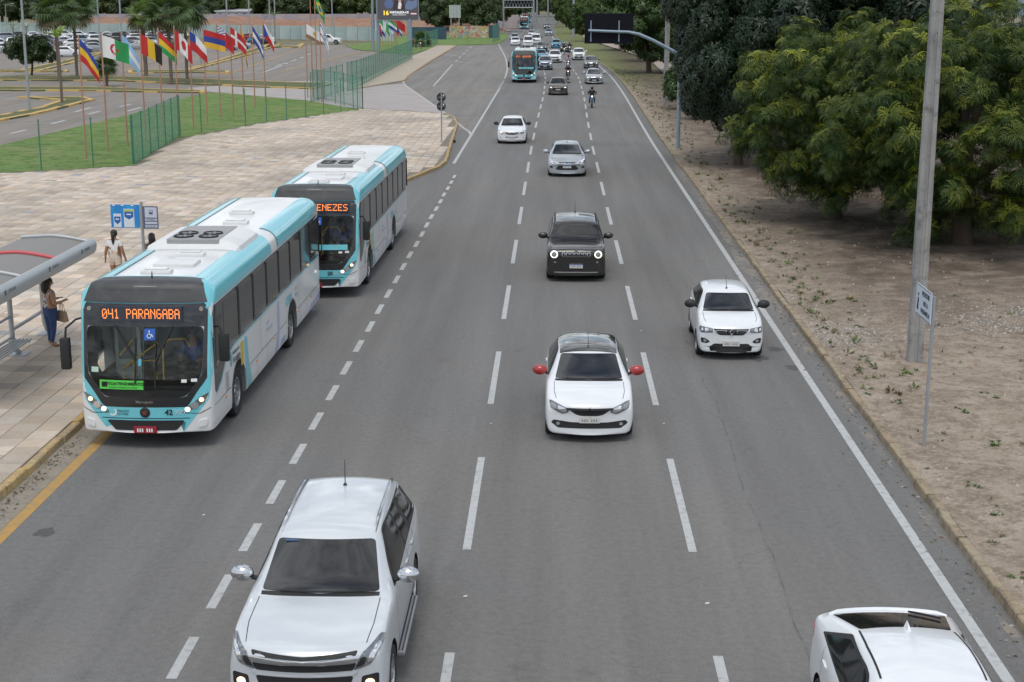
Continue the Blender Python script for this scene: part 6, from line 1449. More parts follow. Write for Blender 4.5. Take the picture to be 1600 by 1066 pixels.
# two round signs seen from behind
rs = empty('traffic_sign', (-6.58, 86.0, .15), 0, 'grey post with two black round signs seen from behind at the kerb corner', 'sign')
MB().tube([(0, 0, 0), (.02, 0, 2.80)], .04, 8).build('post', M_galv, rs)
for z in (2.58, 2.06):
    d = MB().lathe([(0, -.008), (.26, -.008), (.265, 0), (.26, .008), (0, .008)], 24, 0, Matrix.Translation((0, .06, z)) @ Matrix.Rotation(R(90), 4, 'X')).build('disc', mat('disc_back', (.02, .022, .025), .5), rs)
    MB().box((-.2, .035, z-.012), (.2, .048, z+.012)).build('brace', M_galv, d); MB().box((.10, .03, z+.06), (.17, .048, z+.16)).build('sticker', M_wht, d)
for px, py, lb in ((701, 229, 'small black bollard light at the kerb corner'), ):
    p = at(709, 223); lp = empty('kerb_reflector', (p.x, p.y, 0), 0, 'small black plastic block lying by the kerb corner', 'block'); MB().box((-.12, -.1, 0), (.12, .1, .16), bev=.04).build('block', M_blk, lp)
# sign gantry far up the avenue
gt = empty('sign_gantry', (-11.9, 345, 0), 0, 'far overhead truss gantry with dark panels spanning the avenue', 'gantry')
gx, z0, z1 = 6.6, 6.0, 7.65
MB().tube([(0, 0, 0), (0, 0, z1)], .22, 8).build('post', M_galv, gt); MB().tube([(gx+.3, 0, 0), (gx+.3, 0, z1)], .22, 8).build('post', M_galv, gt)
for z in (z0, z1): MB().tube([(0, 0, z), (gx+.3, 0, z)], .11, 6).build('chord', M_galv, gt)
for k in range(9):
    a, b = k*gx/9, (k+1)*gx/9; MB().tube([(a, -.03, z0), ((a+b)/2, -.03, z1), (b, -.03, z0)], .06, 5).build('brace', M_galv, gt)
MB().box((.3, .15, z0-.05), (gx, .22, z1-.05)).build('panel', mat('panel_back', (.006, .007, .013), .7, spec=.2), gt)
# slender lamp posts
def lamp_post(p, h, label, grp, r0=.11, arm=1.6, dirx=1, nm='lamp_post'):
    r = empty(nm, p, 0, label, 'lamp post', grp); MB().tube([(0, 0, -.1), (0, 0, h*.5), (0, 0, h)], [r0, r0*.8, r0*.55], 8).build('post', M_galv, r)
    MB().tube([(0, 0, h-.3), (dirx*arm*.5, 0, h), (dirx*arm, 0, h+.1)], .04, 6).build('arm', M_galv, r); MB().box((dirx*arm-.3, -.12, h+.04), (dirx*arm+.3, .12, h+.16), bev=.03).build('lantern', M_shelt, r)
    return r
GL_ = 'lamp posts of the car park'
for k, (px, py) in enumerate([(46, 172), (157, 84), (192, 92), (314, 101), (357, 80), (391, 66), (423, 70), (431, 68), (520, 60)]):
    p = at(px, py); lamp_post(p, 12.5, 'slender grey lamp post in the car park', GL_, .12 if py > 120 else .15)
p = at(12, 60); lamp_post(p, 6.9, 'short lamp post with two pale lanterns behind the parked cars', None, .1)
for px, py in ((839, 36), (856, 36.5), (872, 39), (887, 42), (896, 60)):
    p = at(px, py); lamp_post((p.x, p.y, 0), 13, 'tall pale lamp post beside the far end of the avenue', 'lamp posts along the far avenue', .3, 2.2, -1)

# ------------------------------------------------------------------ green mesh fences
M_fpost = mat('fence_green', (.045, .17, .115), .6); 
def net(name, c, a):
    m = bpy.data.materials.new(name); m.use_nodes = True; nt = m.node_tree; L = nt.links.new; b = nt.nodes['Principled BSDF']; b.inputs['Base Color'].default_value = c+(1,); b.inputs['Roughness'].default_value = .8
    g_ = N(nt, 'ShaderNodeNewGeometry'); w = N(nt, 'ShaderNodeTexNoise', i_Scale=3., i_Detail=3.); L(g_.outputs['Position'], w.inputs['Vector']); r = N(nt, 'ShaderNodeMapRange', i_1=.3, i_2=.7, i_3=a-.08, i_4=a+.08); L(w.outputs[0], r.inputs[0]); L(r.outputs[0], b.inputs['Alpha']); return m
M_net = net('shade_net_green', (.11, .34, .23), .54); M_netp = net('shade_net_pale', (.18, .38, .30), .42)
def fence(name, pts, h, label, m, step=2.4, z0=.1, rails_=3, cat='fence'):
    """pts: plan polyline; posts, a net per bay and rails"""
    p0 = pts[0]; r = empty(name, (p0[0], p0[1], z0), 0, label, cat)
    for a, b in zip(pts, pts[1:]):
        a, b = Vector((a[0]-p0[0], a[1]-p0[1], 0)), Vector((b[0]-p0[0], b[1]-p0[1], 0)); n = max(1, round((b-a).length/step))
        for k in range(n+1):
            q = a.lerp(b, k/n)
            if k > 0 or (a.x, a.y) == (0, 0): MB().box((q.x-.026, q.y-.026, -.1), (q.x+.026, q.y+.026, h)).build('post', M_fpost, r)
            if k < n:
                e = a.lerp(b, (k+1)/n)
                if m: MB().add([(q.x, q.y, .05), (e.x, e.y, .05), (e.x, e.y, h-.05), (q.x, q.y, h-.05)], [(0, 1, 2, 3)]).build('net_panel', m, r)
                for j in range(rails_): z = .15+(h-.25)*j/max(1, rails_-1); MB().tube([(q.x, q.y, z), (e.x, e.y, z)], .012 if m else .004, 4).build('rail', M_fpost, r)
    return r
G_ = lambda l, z=.1: [tuple(at(x, y, z).xy) for x, y in l]
fence('mesh_fence', G_([(210, 258), (280, 215)]), 2.55, 'free standing run of green netted fence where lawn meets plaza', M_net, 2.4, .1, 5)
fence('wire_fence', G_([(-80, 275), (65, 267), (146, 262), (208, 258)]), 2.5, 'open wire fence with thin green posts before the flag lawn', None, 4.2)
fence('wire_fence', G_([(282, 214), (315, 209), (384, 199), (417, 193), (448, 189), (478, 185), (506, 181), (533, 177), (559, 173), (567, 172)]), 2.5, 'open wire fence with thin green posts ending at the gate drive', None, 4.2)
fence('mesh_gate', G_([(486, 161), (536, 142)]), 2.5, 'half open green mesh gate leaf before the concrete drive', M_netp, 3.2, .05, 3, 'gate')
fence('mesh_fence', G_([(567, 172), (524, 160), (490, 155)]), 2.5, 'pale green mesh fence returning from the drive towards the flagpoles', M_netp, 3., .1, 3)
fence('mesh_fence', G_([(543, 141), (565, 134), (600, 115), (644, 92)]), 2.55, 'long dark green netted fence along the beige sidewalk', M_net, 2.4, .1, 3)
fence('mesh_fence', G_([(664, 74), (672, 72), (684, 68)]), 2.6, 'short green netted fence beyond the parked motorcycle', M_net, 3., .1, 2)
fence('mesh_fence', G_([(684, 67), (730, 66.5), (770, 66)]), 2.6, 'thin open fence before the painted mural wall', None, 5., .1, 3)
fence('mesh_fence', G_([(770, 67), (781, 62)]), 3.4, 'tall pale green netted fence corner at the end of the mural lawn', M_netp, 3., .1, 2)

# ------------------------------------------------------------------ flags
M_fpole = mat('flagpole_brown', (.42, .22, .15), .6, var=[((8, 8, .5), .5, (.36, .2, .14))])
FC = dict(r=(.48, .025, .03), w=(.72, .72, .72), b=(.03, .06, .30), y=(.72, .46, .03), g=(.03, .30, .09), k=(.03, .02, .02), s=(.28, .48, .78), o=(.72, .40, .04), p=(.12, .08, .35), n=(.28, .15, .08))
M_flag = mat('flag_cloth', (1, 1, 1), .8, attr='Col', bump=(20, .2))
def flag(p, h, design, label, seed, size=(1.5, 1.0), droop=.55, dirx=1, grp='flagpoles on the lawn', r0=.05):
    """a pole with its cloth; design(u, v) -> colour letter, u along the fly 0..1, v down the hoist 0..1"""
    r = empty('flagpole', p, 0, label, 'flagpole', grp); MB().tube([(0, 0, -.05), (0, 0, h*.6), (0, 0, h)], [r0, r0*.9, r0*.7], 8).build('pole', M_fpole, r); MB().ellipsoid((0, 0, h+.03), (.05, .05, .05), 8, 6).build('finial', M_galv, r)
    if design is None: return r
    q = random.Random(seed); nu, nv = 36, 24; V = []; ph = q.uniform(0, 6)
    for i in range(nu+1):
        for j in range(nv+1):
            u, v = i/nu, j/nv
            x = u*size[0]*(1-.42*droop); z = -v*size[1]*(1-.15*u*droop)-droop*size[0]*.75*u**1.25
            y = .10*math.sin(u*7+ph+v*1.5)*u**.5+.06*math.sin(u*13+ph*2)*u; V.append((dirx*(x*.93)+.04*dirx, y+x*.30, h-.15+z))
    Q = []; idx = 0; VV = []; CC = []
    for i in range(nu):
        for j in range(nv):
            a = [i*(nv+1)+j, (i+1)*(nv+1)+j, (i+1)*(nv+1)+j+1, i*(nv+1)+j+1]; c = FC[design((i+.5)/nu, (j+.5)/nv)]
            VV += [V[t] for t in a]; CC += [c]*4; Q.append((idx, idx+1, idx+2, idx+3)); idx += 4
    o = np_mesh('flag', np.array(VV), np.array(Q), M_flag, np.array(CC), parent=r)
    return r
H3 = lambda *c: (lambda u, v: c[min(len(c)-1, int(v*len(c)))])
V3 = lambda *c: (lambda u, v: c[min(len(c)-1, int(u*len(c)))])
def algeria(u, v):
    d = math.hypot((u-.48)*1.5, v-.5); d2 = math.hypot((u-.53)*1.5, v-.5)
    if d < .25 and d2 > .2: return 'r'
    if math.hypot((u-.58)*1.5, v-.5) < .08: return 'r'
    return 'w' if u < .5 else 'g'
def canada(u, v): return 'r' if u < .25 or u > .75 or (abs(u-.5) < .12*(1.2-abs(v-.45)*2.4) and .2 < v < .72) else 'w'
def chile(u, v): return 'r' if v > .5 else ('b' if u < .33 else 'w')
def denmark(u, v): return 'w' if abs(u-.36) < .07 or abs(v-.5) < .1 else 'r'
def czech(u, v): return 'b' if u < .5-abs(v-.5) else ('w' if v < .5 else 'r')
def israel(u, v): return 'b' if .12 < v < .27 or .73 < v < .88 or (abs(math.hypot((u-.5)*1.4, v-.5)-.13) < .035) else 'w'
def cross_uk(u, v): return 'r' if v > .5 or u > .5 else ('w' if (int(u*12)+int(v*12)) % 2 else 'b')
def cyp(u, v): return 'n' if v > .72 else ('o' if math.hypot((u-.6)*1.4, v-.4) < .16 else 'w')
def brazil(u, v): return 'y' if abs(u-.5)/.42+abs(v-.5)/.4 < 1 and math.hypot((u-.5)*1.4, v-.5) > .2 else ('b' if math.hypot((u-.5)*1.4, v-.5) <= .2 else 'g')
fl = [(135, 248, 56, H3('b', 'y', 'r'), 'blue, yellow and red flag hanging limp', .95), (169, 236, 51, algeria, 'white and green flag with red crescent', .35), (199.6, 228.5, 50, H3('s', 'w', 's'), 'sky blue and white striped flag', .95), (228, 219, 49, V3('r', 'y', 'k'), 'red, yellow and black vertical striped flag', .6),
      (255, 207.5, 46, H3('r', 'y', 'g'), 'red, yellow and green horizontal striped flag', .75), (280, 207, 43, canada, 'red and white flag with a red leaf', .8), (302.6, 201, 45, chile, 'flag with blue square, white band and red band', .75), (324, 193, 43, H3('r', 'b', 'o'), 'red, blue and orange striped flag', .28),
      (345, 185, 37, cross_uk, 'red flag with small crossed corner', .7), (365, 181, 39, denmark, 'red flag with white cross', .7), (381.5, 175.4, 38, H3('o', 'n'), 'furled orange flag', 1.6), (398.6, 168, 38, H3('b', 'w', 'b'), 'blue, white and blue flag', 1.1), (415, 160, 33, czech, 'red, white and blue wedge flag', 1.0),
      (481, 153, 35, cyp, 'white flag with brown lower band', .55), (489, 151, -40, None, 'bare tall pole', .5), (496, 155, -12, brazil, 'large green flag', 1.1), (503, 159, 31.5, israel, 'white flag with two blue stripes', 1.2)]
for k, (px, py, ty_, dsg, nm, dr) in enumerate(fl):
    p = at(px, py, .15) if py > 165 else at(px, py, .02); hgt = atY(px, ty_, p.y).z-p.z
    flag(p, hgt, dsg, 'brown flagpole with '+nm+' on the lawn' if dsg else 'tall bare brown flagpole beside the large green flag', k, (1.65, 1.15), dr*1.15)
fd = [(581, 78, V3('b', 'w', 'r')), (585, 77, H3('s', 'r', 'b')), (590, 75, H3('w', 'b')), (594, 74, V3('g', 'w', 'g')), (598, 73, H3('w', 'g')), (603, 72, H3('s', 'w', 's')), (607, 72, H3('g', 'w', 'b')), (612, 71, V3('r', 'o', 'r')), (617, 71, H3('r', 'w', 'b')), (620, 71, H3('r', 'r'))]
fdn = ['blue, white and red vertical', 'sky, red and blue', 'white over blue', 'green, white and green', 'white over green', 'sky, white and sky', 'green, white and blue', 'red and orange', 'red, white and blue horizontal', 'plain red']
for k, (px, py, dsg) in enumerate(fd):
    p = at(px, py, .09); hgt = atY(px, 28+k % 3, p.y).z-p.z
    flag(p, hgt, dsg, 'distant flagpole with '+fdn[k]+' flag near the billboard', 30+k, (2.2, 1.5), 1.0 if k % 3 else .7, grp='flagpoles by the billboard')

# ------------------------------------------------------------------ billboard and the far boundary
bb = empty('billboard', (-24.9, 235, 0), R(3), 'large dark video billboard reading 16 FORTALEZA-CE on a thick steel leg', 'billboard')
MB().tube([(2.1, .3, 0), (2.1, .3, 5)], .35, 12).build('leg', M_mast, bb); MB().tube([(-2.9, .8, 0), (-2.9, .8, 12)], .25, 10).build('leg', M_mast, bb); MB().tube([(-3.7, .8, 0), (-3.7, .8, 12)], .2, 10).build('leg', M_mast, bb)
MB().box((-3.0, .1, 4.75), (3.55, .7, 9.4)).build('cabinet', M_galv, bb)
scr = MB().box((-2.9, -.0, 4.95), (3.45, .098, 9.3)).build('screen', mat('screen_dark', (.03, .03, .035), .4, emit=((.06, .06, .07), .6)), bb)
def blob(nm, pts, c, y=-.004, e=.5): return MB().add([(x, y, z) for x, z in pts], [tuple(range(len(pts)))]).build(nm, mat('screen_'+nm, c, .5, emit=(c, e)), scr)
el = lambda cx, cz, rx, rz: [(cx+rx*math.cos(t), cz+rz*math.sin(t)) for t in np.linspace(0, 2*math.pi, 20, endpoint=False)]
blob('glow_blue', el(-1.1, 7.3, .7, .7), (.06, .09, .18)); blob('glow_pale', [(1.4, 6.5), (2.4, 6.4), (3.3, 6.9), (3.3, 8.0), (2.5, 7.7), (1.9, 7.9), (1.5, 7.2)], (.09, .12, .20)); blob('dark_figure', [(-.5, 6.4), (1.5, 6.4), (1.3, 7.6), (.95, 8.6), (.1, 8.6), (-.3, 7.6)], (.025, .02, .025), -.007); blob('pale_figure', [(.3, 6.6), (.75, 6.5), (.9, 7.2), (.75, 7.7), (.45, 7.6)], (.5, .45, .45), -.01); blob('face_tone', el(.62, 8.0, .3, .36), (.34, .19, .14), -.011)
text_mesh('16', .95, mat('screen_yellow', (.8, .6, .05), .5, emit=((.8, .55, .05), .7)), 'lettering', FRONT(-1.6, -.012, 5.9), scr, .002, bold=.03); tw = mat('screen_white', (.75, .75, .75), .5, emit=((.8, .8, .8), .6))
text_mesh('FORTALEZA-CE', .42, tw, 'lettering', FRONT(.5, -.012, 6.0), scr, .002, bold=.012); text_mesh('CENTRO DE EVENTOS', .22, tw, 'lettering', FRONT(.5, -.012, 5.62), scr, .002); MB().box((2.3, -.012, 5.72), (3.2, -.004, 5.9)).build('screen_stripe', mat('screen_rose', (.7, .45, .45), .5, emit=((.7, .4, .4), .5)), scr)
# small lattice board on posts
sb = empty('notice_board', (-20, 300, 0), 0, 'small pale slatted board on two posts above the red earth', 'board')
for x in (-.8, .8): MB().tube([(x, .1, 0), (x, .1, 6.8)], .1, 6).build('post', M_galv, sb)
for k in range(8): MB().box((-1.15+k*.29, 0, 4.3), (-.90+k*.29, .06, 6.8)).build('slat', mat('slat_pale', (.42, .46, .46), .6), sb)
def panel_wall(name, x0, x1, y, z0, z1, w, mats, label, slope=0., cat='hoarding'):
    r = empty(name, (x0, y, 0), 0, label, cat); n = max(1, int((x1-x0)/w)); d = (x1-x0)/n
    for k in range(n):
        mb = MB().box((k*d+.02, -.03+rnd.uniform(-.03, .03)+slope*k*d, z0), ((k+1)*d-.02, .03+slope*k*d, z1+rnd.uniform(-.03, .03))); mb.build('panel', mats[k % len(mats)] if isinstance(mats, list) else mats, r)
        MB().box((k*d-.05, .04+slope*k*d, 0), (k*d+.05, .14+slope*k*d, z1)).build('post', M_fpost, r)
    return r
M_hg = [mat('hoard_green%d' % k, c, .6, var=[(.6, .5, tuple(v*.8 for v in c))]) for k, c in enumerate([(.38, .47, .46), (.42, .50, .49), (.36, .45, .45)])]
M_hp = [mat('hoard_pink%d' % k, c, .7, var=[(.5, .5, tuple(v*.82 for v in c))]) for k, c in enumerate([(.48, .40, .43), (.40, .36, .40), (.45, .38, .37), (.38, .33, .38)])]
panel_wall('hoarding', -130, -31, 340, .1, 2.75, 2.4, M_hg, 'long pale green hoarding at the far edge of the car park', -.545)
panel_wall('hoarding', -140, -27, 402, .1, 3.9, 3.2, M_hp, 'long pinkish hoarding before the distant wood')
panel_wall('hoarding', -27, -9.8, 404, .1, 3.7, 3., M_hp[1:], 'greyish hoarding behind the mural wall, at the edge of the wood')
M_bw = mat('wall_dark_blue', (.035, .075, .12), .8, var=[(.8, .5, (.05, .11, .15))])
panel_wall('blue_wall', -28.6, -21.7, 300, .1, 2.5, 3., [M_bw], 'dark blue boundary wall left of the painted mural', cat='wall')
M_mural = mat('mural_paint', (.42, .36, .25), .8, var=[(.9, 1., (.55, .35, .06), .52, .56), (1.3, 1., (.45, .12, .14), .55, .58), (1.1, 1., (.10, .32, .36), .57, .60), (2.1, .9, (.62, .6, .55), .56, .6)])
panel_wall('mural_wall', -21.6, -13.6, 306, .3, 2.6, 4., [M_mural], 'low wall painted with a colourful mural', cat='wall')
panel_wall('blue_wall', -13.5, -11.4, 306, .2, 2.75, 2., [M_bw], 'dark blue wall end right of the painted mural', cat='wall')
# red earth bank
M_bank = mat('red_earth', (.30, .15, .09), .95, var=[(.15, .9, (.36, .22, .15)), (.8, .7, (.22, .12, .08)), (.4, .6, (.14, .13, .05), .55, .7)], bump=(2, .8, .2))
def bank():
    xs = np.linspace(-140, -12, 90); ys = np.linspace(342, 396, 12); V = []
    for y in ys:
        for x in xs:
            t = (y-342)/54; z = 3.3*math.sin(min(1, t*1.5)*math.pi/2)*(.8+.12*math.sin(x*.21)+.1*math.sin(x*.53+1)+.06*math.sin(x*1.1+y)); z *= min(1, (x+140)/10, max(0, (-12-x)/8)); V.append((x, y, z-.03))
    n = len(xs); np_mesh('earth_bank', np.array(V), np.array([(j*n+i, j*n+i+1, (j+1)*n+i+1, (j+1)*n+i) for j in range(len(ys)-1) for i in range(n-1)]), M_bank, smooth=True)['kind'] = 'structure'
bank()
def shed(x0, x1, y, z0, z1, label, c):
    r = empty('shed', (x0, y, 0), 0, label, 'building'); w = x1-x0; M_ = mat('shed_wall', (.62, .64, .66), .8, var=[(.7, .5, (.5, .52, .54))])
    MB().box((0, 0, 0), (w, 6, z1-.5)).build('wall', M_, r); MB().add([(-.4, -.5, z1-.5), (w+.4, -.5, z1-.5), (w+.4, 3, z1+.2), (-.4, 3, z1+.2), (w+.4, 6.5, z1-.5), (-.4, 6.5, z1-.5)], [(0, 1, 2, 3), (3, 2, 4, 5), (0, 3, 5), (1, 4, 2)]).build('roof', mat('shed_roof', (.50, .50, .52), .6), r)
    for k in range(int(w/2.2)): MB().box((.8+k*2.2, -.04, z1-2.0), (1.7+k*2.2, .02, z1-1.0)).build('window', M_glass, r)
shed(-118.5, -106, 406, 3.0, 4.9, 'white shed with dark windows among the trees beyond the red earth', 0)
shed(-92, -83, 406, 3.0, 5.0, 'plain pale shed under the trees beyond the red earth', 0)
# far tower just showing above the trees on the right
tw_ = empty('tower_block', (218, 700, 0), 0, 'pale blue block in the distance beyond the right hand trees', 'building')
MB().box((-3.5, 0, 0), (3.5, 8, 7.6)).build('wall', mat('tower_wall', (.35, .42, .52), .6), tw_)
for k in range(2):
    for j in range(3): MB().box((-2.8+j*2, -.1, 1.5+k*3), (-1.6+j*2, .05, 3+k*3)).build('window', M_glass, tw_)
# ------------------------------------------------------------------ trees
M_bark = mat('bark', (.10, .075, .055), .95, var=[((5, 5, .8), .7, (.06, .045, .035))], bump=(14, 1., .05)); M_barkp = mat('bark_palm', (.20, .155, .125), .95, var=[((1, 1, 7), .7, (.13, .10, .08))], bump=(12, 1., .05))
M_leafA = leafmat('leaf_broad', trans=.12, rough=.38); M_leafB = leafmat('leaf_feather', trans=.2, rough=.5); M_leafP = leafmat('leaf_palm', trans=.2, rough=.45)
def orient(axes, yaw):
    """(n,3) unit axes -> (n,3,3) rotation matrices with random yaw"""
    z = axes/np.linalg.norm(axes, axis=1, keepdims=True); h = np.where(np.abs(z[:, :1]) < .9, np.array([[1., 0, 0]]), np.array([[0., 1, 0]]))
    x = np.cross(h, z); x /= np.linalg.norm(x, axis=1, keepdims=True); y = np.cross(z, x)
    c, s = np.cos(yaw)[:, None], np.sin(yaw)[:, None]
    return np.stack([x*c+y*s, -x*s+y*c, z], axis=2)
def feather_tuft(rg, nf=15, nl=7, ln=.62):
    """rosette of drooping feather leaves (pinnate): quads (k,4,3) and a 0..1 lightness per quad: young growth plus painted top light"""
    Q = []; Y = []
    for f in range(nf):
        a = 2*math.pi*f/nf*2.4+rg.uniform(-.2, .2); e0 = rg.uniform(.1, 1.25); L_ = ln*rg.uniform(.7, 1.1); d = np.array([math.cos(a), math.sin(a), 0])
        p = np.zeros(3); el_ = e0
        for k in range(nl):
            t = (k+.5)/nl; el_ -= (1.9/nl)*(.5+t); st = L_/nl
            dr = d*math.cos(el_)+np.array([0, 0, math.sin(el_)]); p = p+dr*st; sd = np.array([-d[1], d[0], 0]); w = .045; l = .17*(1-.45*abs(t-.45))
            for s in (1, -1):
                ax = sd*s*.8+dr*.55+np.array([0, 0, -.25]); ax /= np.linalg.norm(ax); wd = dr*w*.55
                Q.append([p-wd*.4, p+ax*l*.5-wd, p+ax*l, p+ax*l*.5+wd]); Y.append(max(0, e0/1.25-.3*t))
    return np.array(Q), np.array(Y)
def broad_tuft(rg, n=12, l=.26, w=.06):
    Q = []; Y = []
    for k in range(n):
        a = 2*math.pi*k/n*1.618+rg.uniform(-.3, .3); e = rg.uniform(-.9, .75); d = np.array([math.cos(a)*math.cos(e), math.sin(a)*math.cos(e), math.sin(e)]); s = np.array([-math.sin(a), math.cos(a), 0]); L_ = l*rg.uniform(.75, 1.15)
        m = d*L_*.5+np.array([0, 0, .02]); tip = d*L_+np.array([0, 0, -.25*L_]); Q.append([d*.02, m-s*w/2, tip, m+s*w/2]); Y.append(max(0, e))
    return np.array(Q), np.array(Y)
def crown_mesh(name, tufts, centres, axes, scales, mat_, c_old_shade, c_new_lit, rg, jit=.25):
    V = []; C = []
    T = len(centres); pick = rg.integers(0, len(tufts), T); Rm = orient(axes, rg.uniform(0, 6.28, T))
    for k, (Q, Y) in enumerate(tufts):
        ids = np.where(pick == k)[0]
        if not len(ids): continue
        P = np.einsum('tij,qvj->tqvi', Rm[ids], Q)*scales[ids][:, None, None, None]+centres[ids][:, None, None, :]
        y = np.broadcast_to(Y[None, :], P.shape[:2]); tj = rg.uniform(1-jit, 1+jit, (len(ids), 1))*rg.uniform(.85, 1.15, P.shape[:2]); yy = np.clip(y*rg.uniform(.2, 1.5, (len(ids), 1))*np.clip((axes[ids]/np.linalg.norm(axes[ids], axis=1, keepdims=True))[:, 2:3]*1.1, .15, 1), 0, 1)**1.3  # upward tufts go lighter, top light painted over the young-leaf tint
        c = (np.array(c_old_shade)[None, None]*(1-yy[..., None])+np.array(c_new_lit)[None, None]*yy[..., None])*tj[..., None]
        V.append(P.reshape(-1, 3)); C.append(np.repeat(c.reshape(-1, 3), 4, axis=0))
    V = np.concatenate(V); C = np.concatenate(C); Q = np.arange(len(V)).reshape(-1, 4)
    o = np_mesh(name, V, Q, mat_, C); me = o.data; bpy.data.objects.remove(o); return me
def lumps(rg, R_, Hh, zb, n, rl):
    """crown made of n overlapping clumps inside an ellipsoid of radius R_, height Hh, base zb"""
    out = []
    for k in range(n):
        z = 1-2*(k+.5)/n; a = k*2.39996+rg.uniform(-.3, .3); rr = math.sqrt(max(0, 1-z*z)); q = rg.uniform(.55, .86)
        out.append((np.array([R_*rr*math.cos(a)*q, R_*rr*math.sin(a)*q, zb+Hh/2+z*Hh/2*q]), rl*rg.uniform(.75, 1.25)))
    out.append((np.array([0, 0, zb+Hh*.5]), R_*.62)); return out
KEEP = [.70]
def sample(rg, lm, dens, up_bias=.7, low=-.75, inner=.25):
    C = []; A = []
    for c, r in lm:
        n = int(4*math.pi*r*r*dens); d = rg.normal(size=(n, 3)); d /= np.linalg.norm(d, axis=1, keepdims=True); d = d[d[:, 2] > low]
        rad = r*(1-inner*rg.random(len(d))**2); C.append(c+d*rad[:, None]*np.array([1, 1, .85])); A.append(d+np.array([0, 0, up_bias]))
    C = np.concatenate(C); A = np.concatenate(A); keep = np.ones(len(C), bool)
    for c, r in lm: keep &= np.linalg.norm((C-c)/np.array([1, 1, .85]), axis=1) > r*KEEP[0]
    return C[keep], A[keep]
def trunk_mesh(rg, h, r, lm, flare=1.35, nb=9, m=None):
    mb = MB(); top = Vector((rg.uniform(-.2, .2), rg.uniform(-.2, .2), h)); mb.tube([(0, 0, -.2), (0, 0, .25), top*.5, top], [r*flare, r*1.05, r*.92, r*.8], 10)
    for k in range(min(nb, len(lm)-1)):
        c = Vector(lm[k*max(1, (len(lm)-1)//nb) % len(lm)][0]); mid = top.lerp(c, .5)+Vector((0, 0, .25)); mb.tube([top-Vector((0, 0, .3)), top.lerp(mid, .6), mid, c], [r*.6, r*.42, r*.3, r*.1], 7)
    return mb.mesh('trunk', m or M_bark, 60)
def tree(name, label, loc, crown, trunk, rz=0., sc=1., cat='tree', group=None):
    r = empty(name, loc, rz, label, cat, group); r.scale = (sc,)*3 if not isinstance(sc, tuple) else sc
    link('trunk', trunk, r); link('crown', crown, r); return r
rg = np.random.default_rng(21)
FT = [feather_tuft(rg) for _ in range(5)]; BT = [broad_tuft(rg) for _ in range(5)]; BT2 = [broad_tuft(rg, 9, .42, .14) for _ in range(4)]; BT3 = [broad_tuft(rg, 8, .75, .28) for _ in range(4)]
def mk(tufts, R_, Hh, zb, nl, rl, dens, mat_, c0, c1, scale, low=-.75, up_bias=.7, inner=.25, th=None, tr=.28, nb=9, jit=.25):
    lm = lumps(rg, R_, Hh, zb, nl, rl); C_, A_ = sample(rg, lm, dens, up_bias, low, inner); cm = crown_mesh('crown', tufts, C_, A_, scale*rg.uniform(.8, 1.25, len(C_)), mat_, c0, c1, rg, jit)
    return cm, trunk_mesh(rg, th or zb+Hh*.3, tr, lm, nb=nb)
GN_O, GN_N = (.020, .052, .009), (.27, .30, .035)            # feathery tree: mature leaf darkened as shade, young leaf brightened as top light
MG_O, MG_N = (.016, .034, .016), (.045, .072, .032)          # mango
KEEP[0] = .42
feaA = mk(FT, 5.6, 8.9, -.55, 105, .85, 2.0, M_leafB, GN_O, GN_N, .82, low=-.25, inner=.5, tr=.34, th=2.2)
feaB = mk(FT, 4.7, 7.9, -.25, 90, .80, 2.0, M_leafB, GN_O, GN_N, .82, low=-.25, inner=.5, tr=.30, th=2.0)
KEEP[0] = .70
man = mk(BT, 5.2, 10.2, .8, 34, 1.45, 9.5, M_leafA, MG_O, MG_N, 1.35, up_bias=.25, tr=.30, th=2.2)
tree('feathery_tree', 'broad yellow green feathery tree with thick trunk behind the concrete pole', (13.9, 50.2, .2), *feaA)
tree('feathery_tree', 'yellow green feathery tree leaning towards the road between the dark mango and the concrete pole', (10.6, 55.8, .2), *feaB)
tree('mango_tree', 'dark dense mango tree with drooping crown behind the curved sign mast', (9.25, 74.6, .2), man[0], man[1], R(20), (.74, .9, 1.))
tree('mango_tree', 'tall dark mango tree behind the yellow green feathery trees', (15.2, 70, .2), man[0], man[1], R(130), (1.05, 1.05, 1.0))
tree('mango_tree', 'tall dark mango tree far behind the thick trunked feathery tree', (21.5, 64, .2), man[0], man[1], R(220), (1.0, 1.0, .70))
tree('mango_tree', 'dark mango tree beside the one at the curved sign mast', (13.2, 80, .2), man[0], man[1], R(300), (.85, .9, 1.05))
tree('feathery_tree', 'feathery tree at the far right behind the bare verge', (20.5, 55, .2), feaB[0], feaB[1], R(80), .98)
# mid-distance trees on the right
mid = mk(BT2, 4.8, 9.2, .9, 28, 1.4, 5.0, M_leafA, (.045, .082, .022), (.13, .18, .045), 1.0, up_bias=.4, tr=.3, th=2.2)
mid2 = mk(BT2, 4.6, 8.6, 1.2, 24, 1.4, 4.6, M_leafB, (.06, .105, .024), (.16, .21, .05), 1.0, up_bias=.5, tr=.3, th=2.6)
shr = mk(BT2, 1.5, 2.6, .3, 12, .6, 8, M_leafA, (.04, .08, .018), (.10, .15, .03), .8, tr=.08, th=.8, nb=4)
tree('roadside_tree', 'leafy tree with visible trunk just beyond the curved sign mast', (10.4, 166, .2), *mid)
tree('roadside_tree', 'bright green leafy tree behind the tree near the curved sign mast', (15.8, 150, .2), mid2[0], mid2[1], R(40), 1.1)
tree('shrub', 'rounded green shrub at the foot of the second concrete pole', (9.6, 112, .2), *shr, cat='shrub'); tree('shrub', 'low green shrub between the second concrete pole and the mango tree', (10.2, 103, .2), shr[0], shr[1], 1., 1.1, cat='shrub')
GR = 'trees along the right side of the avenue'
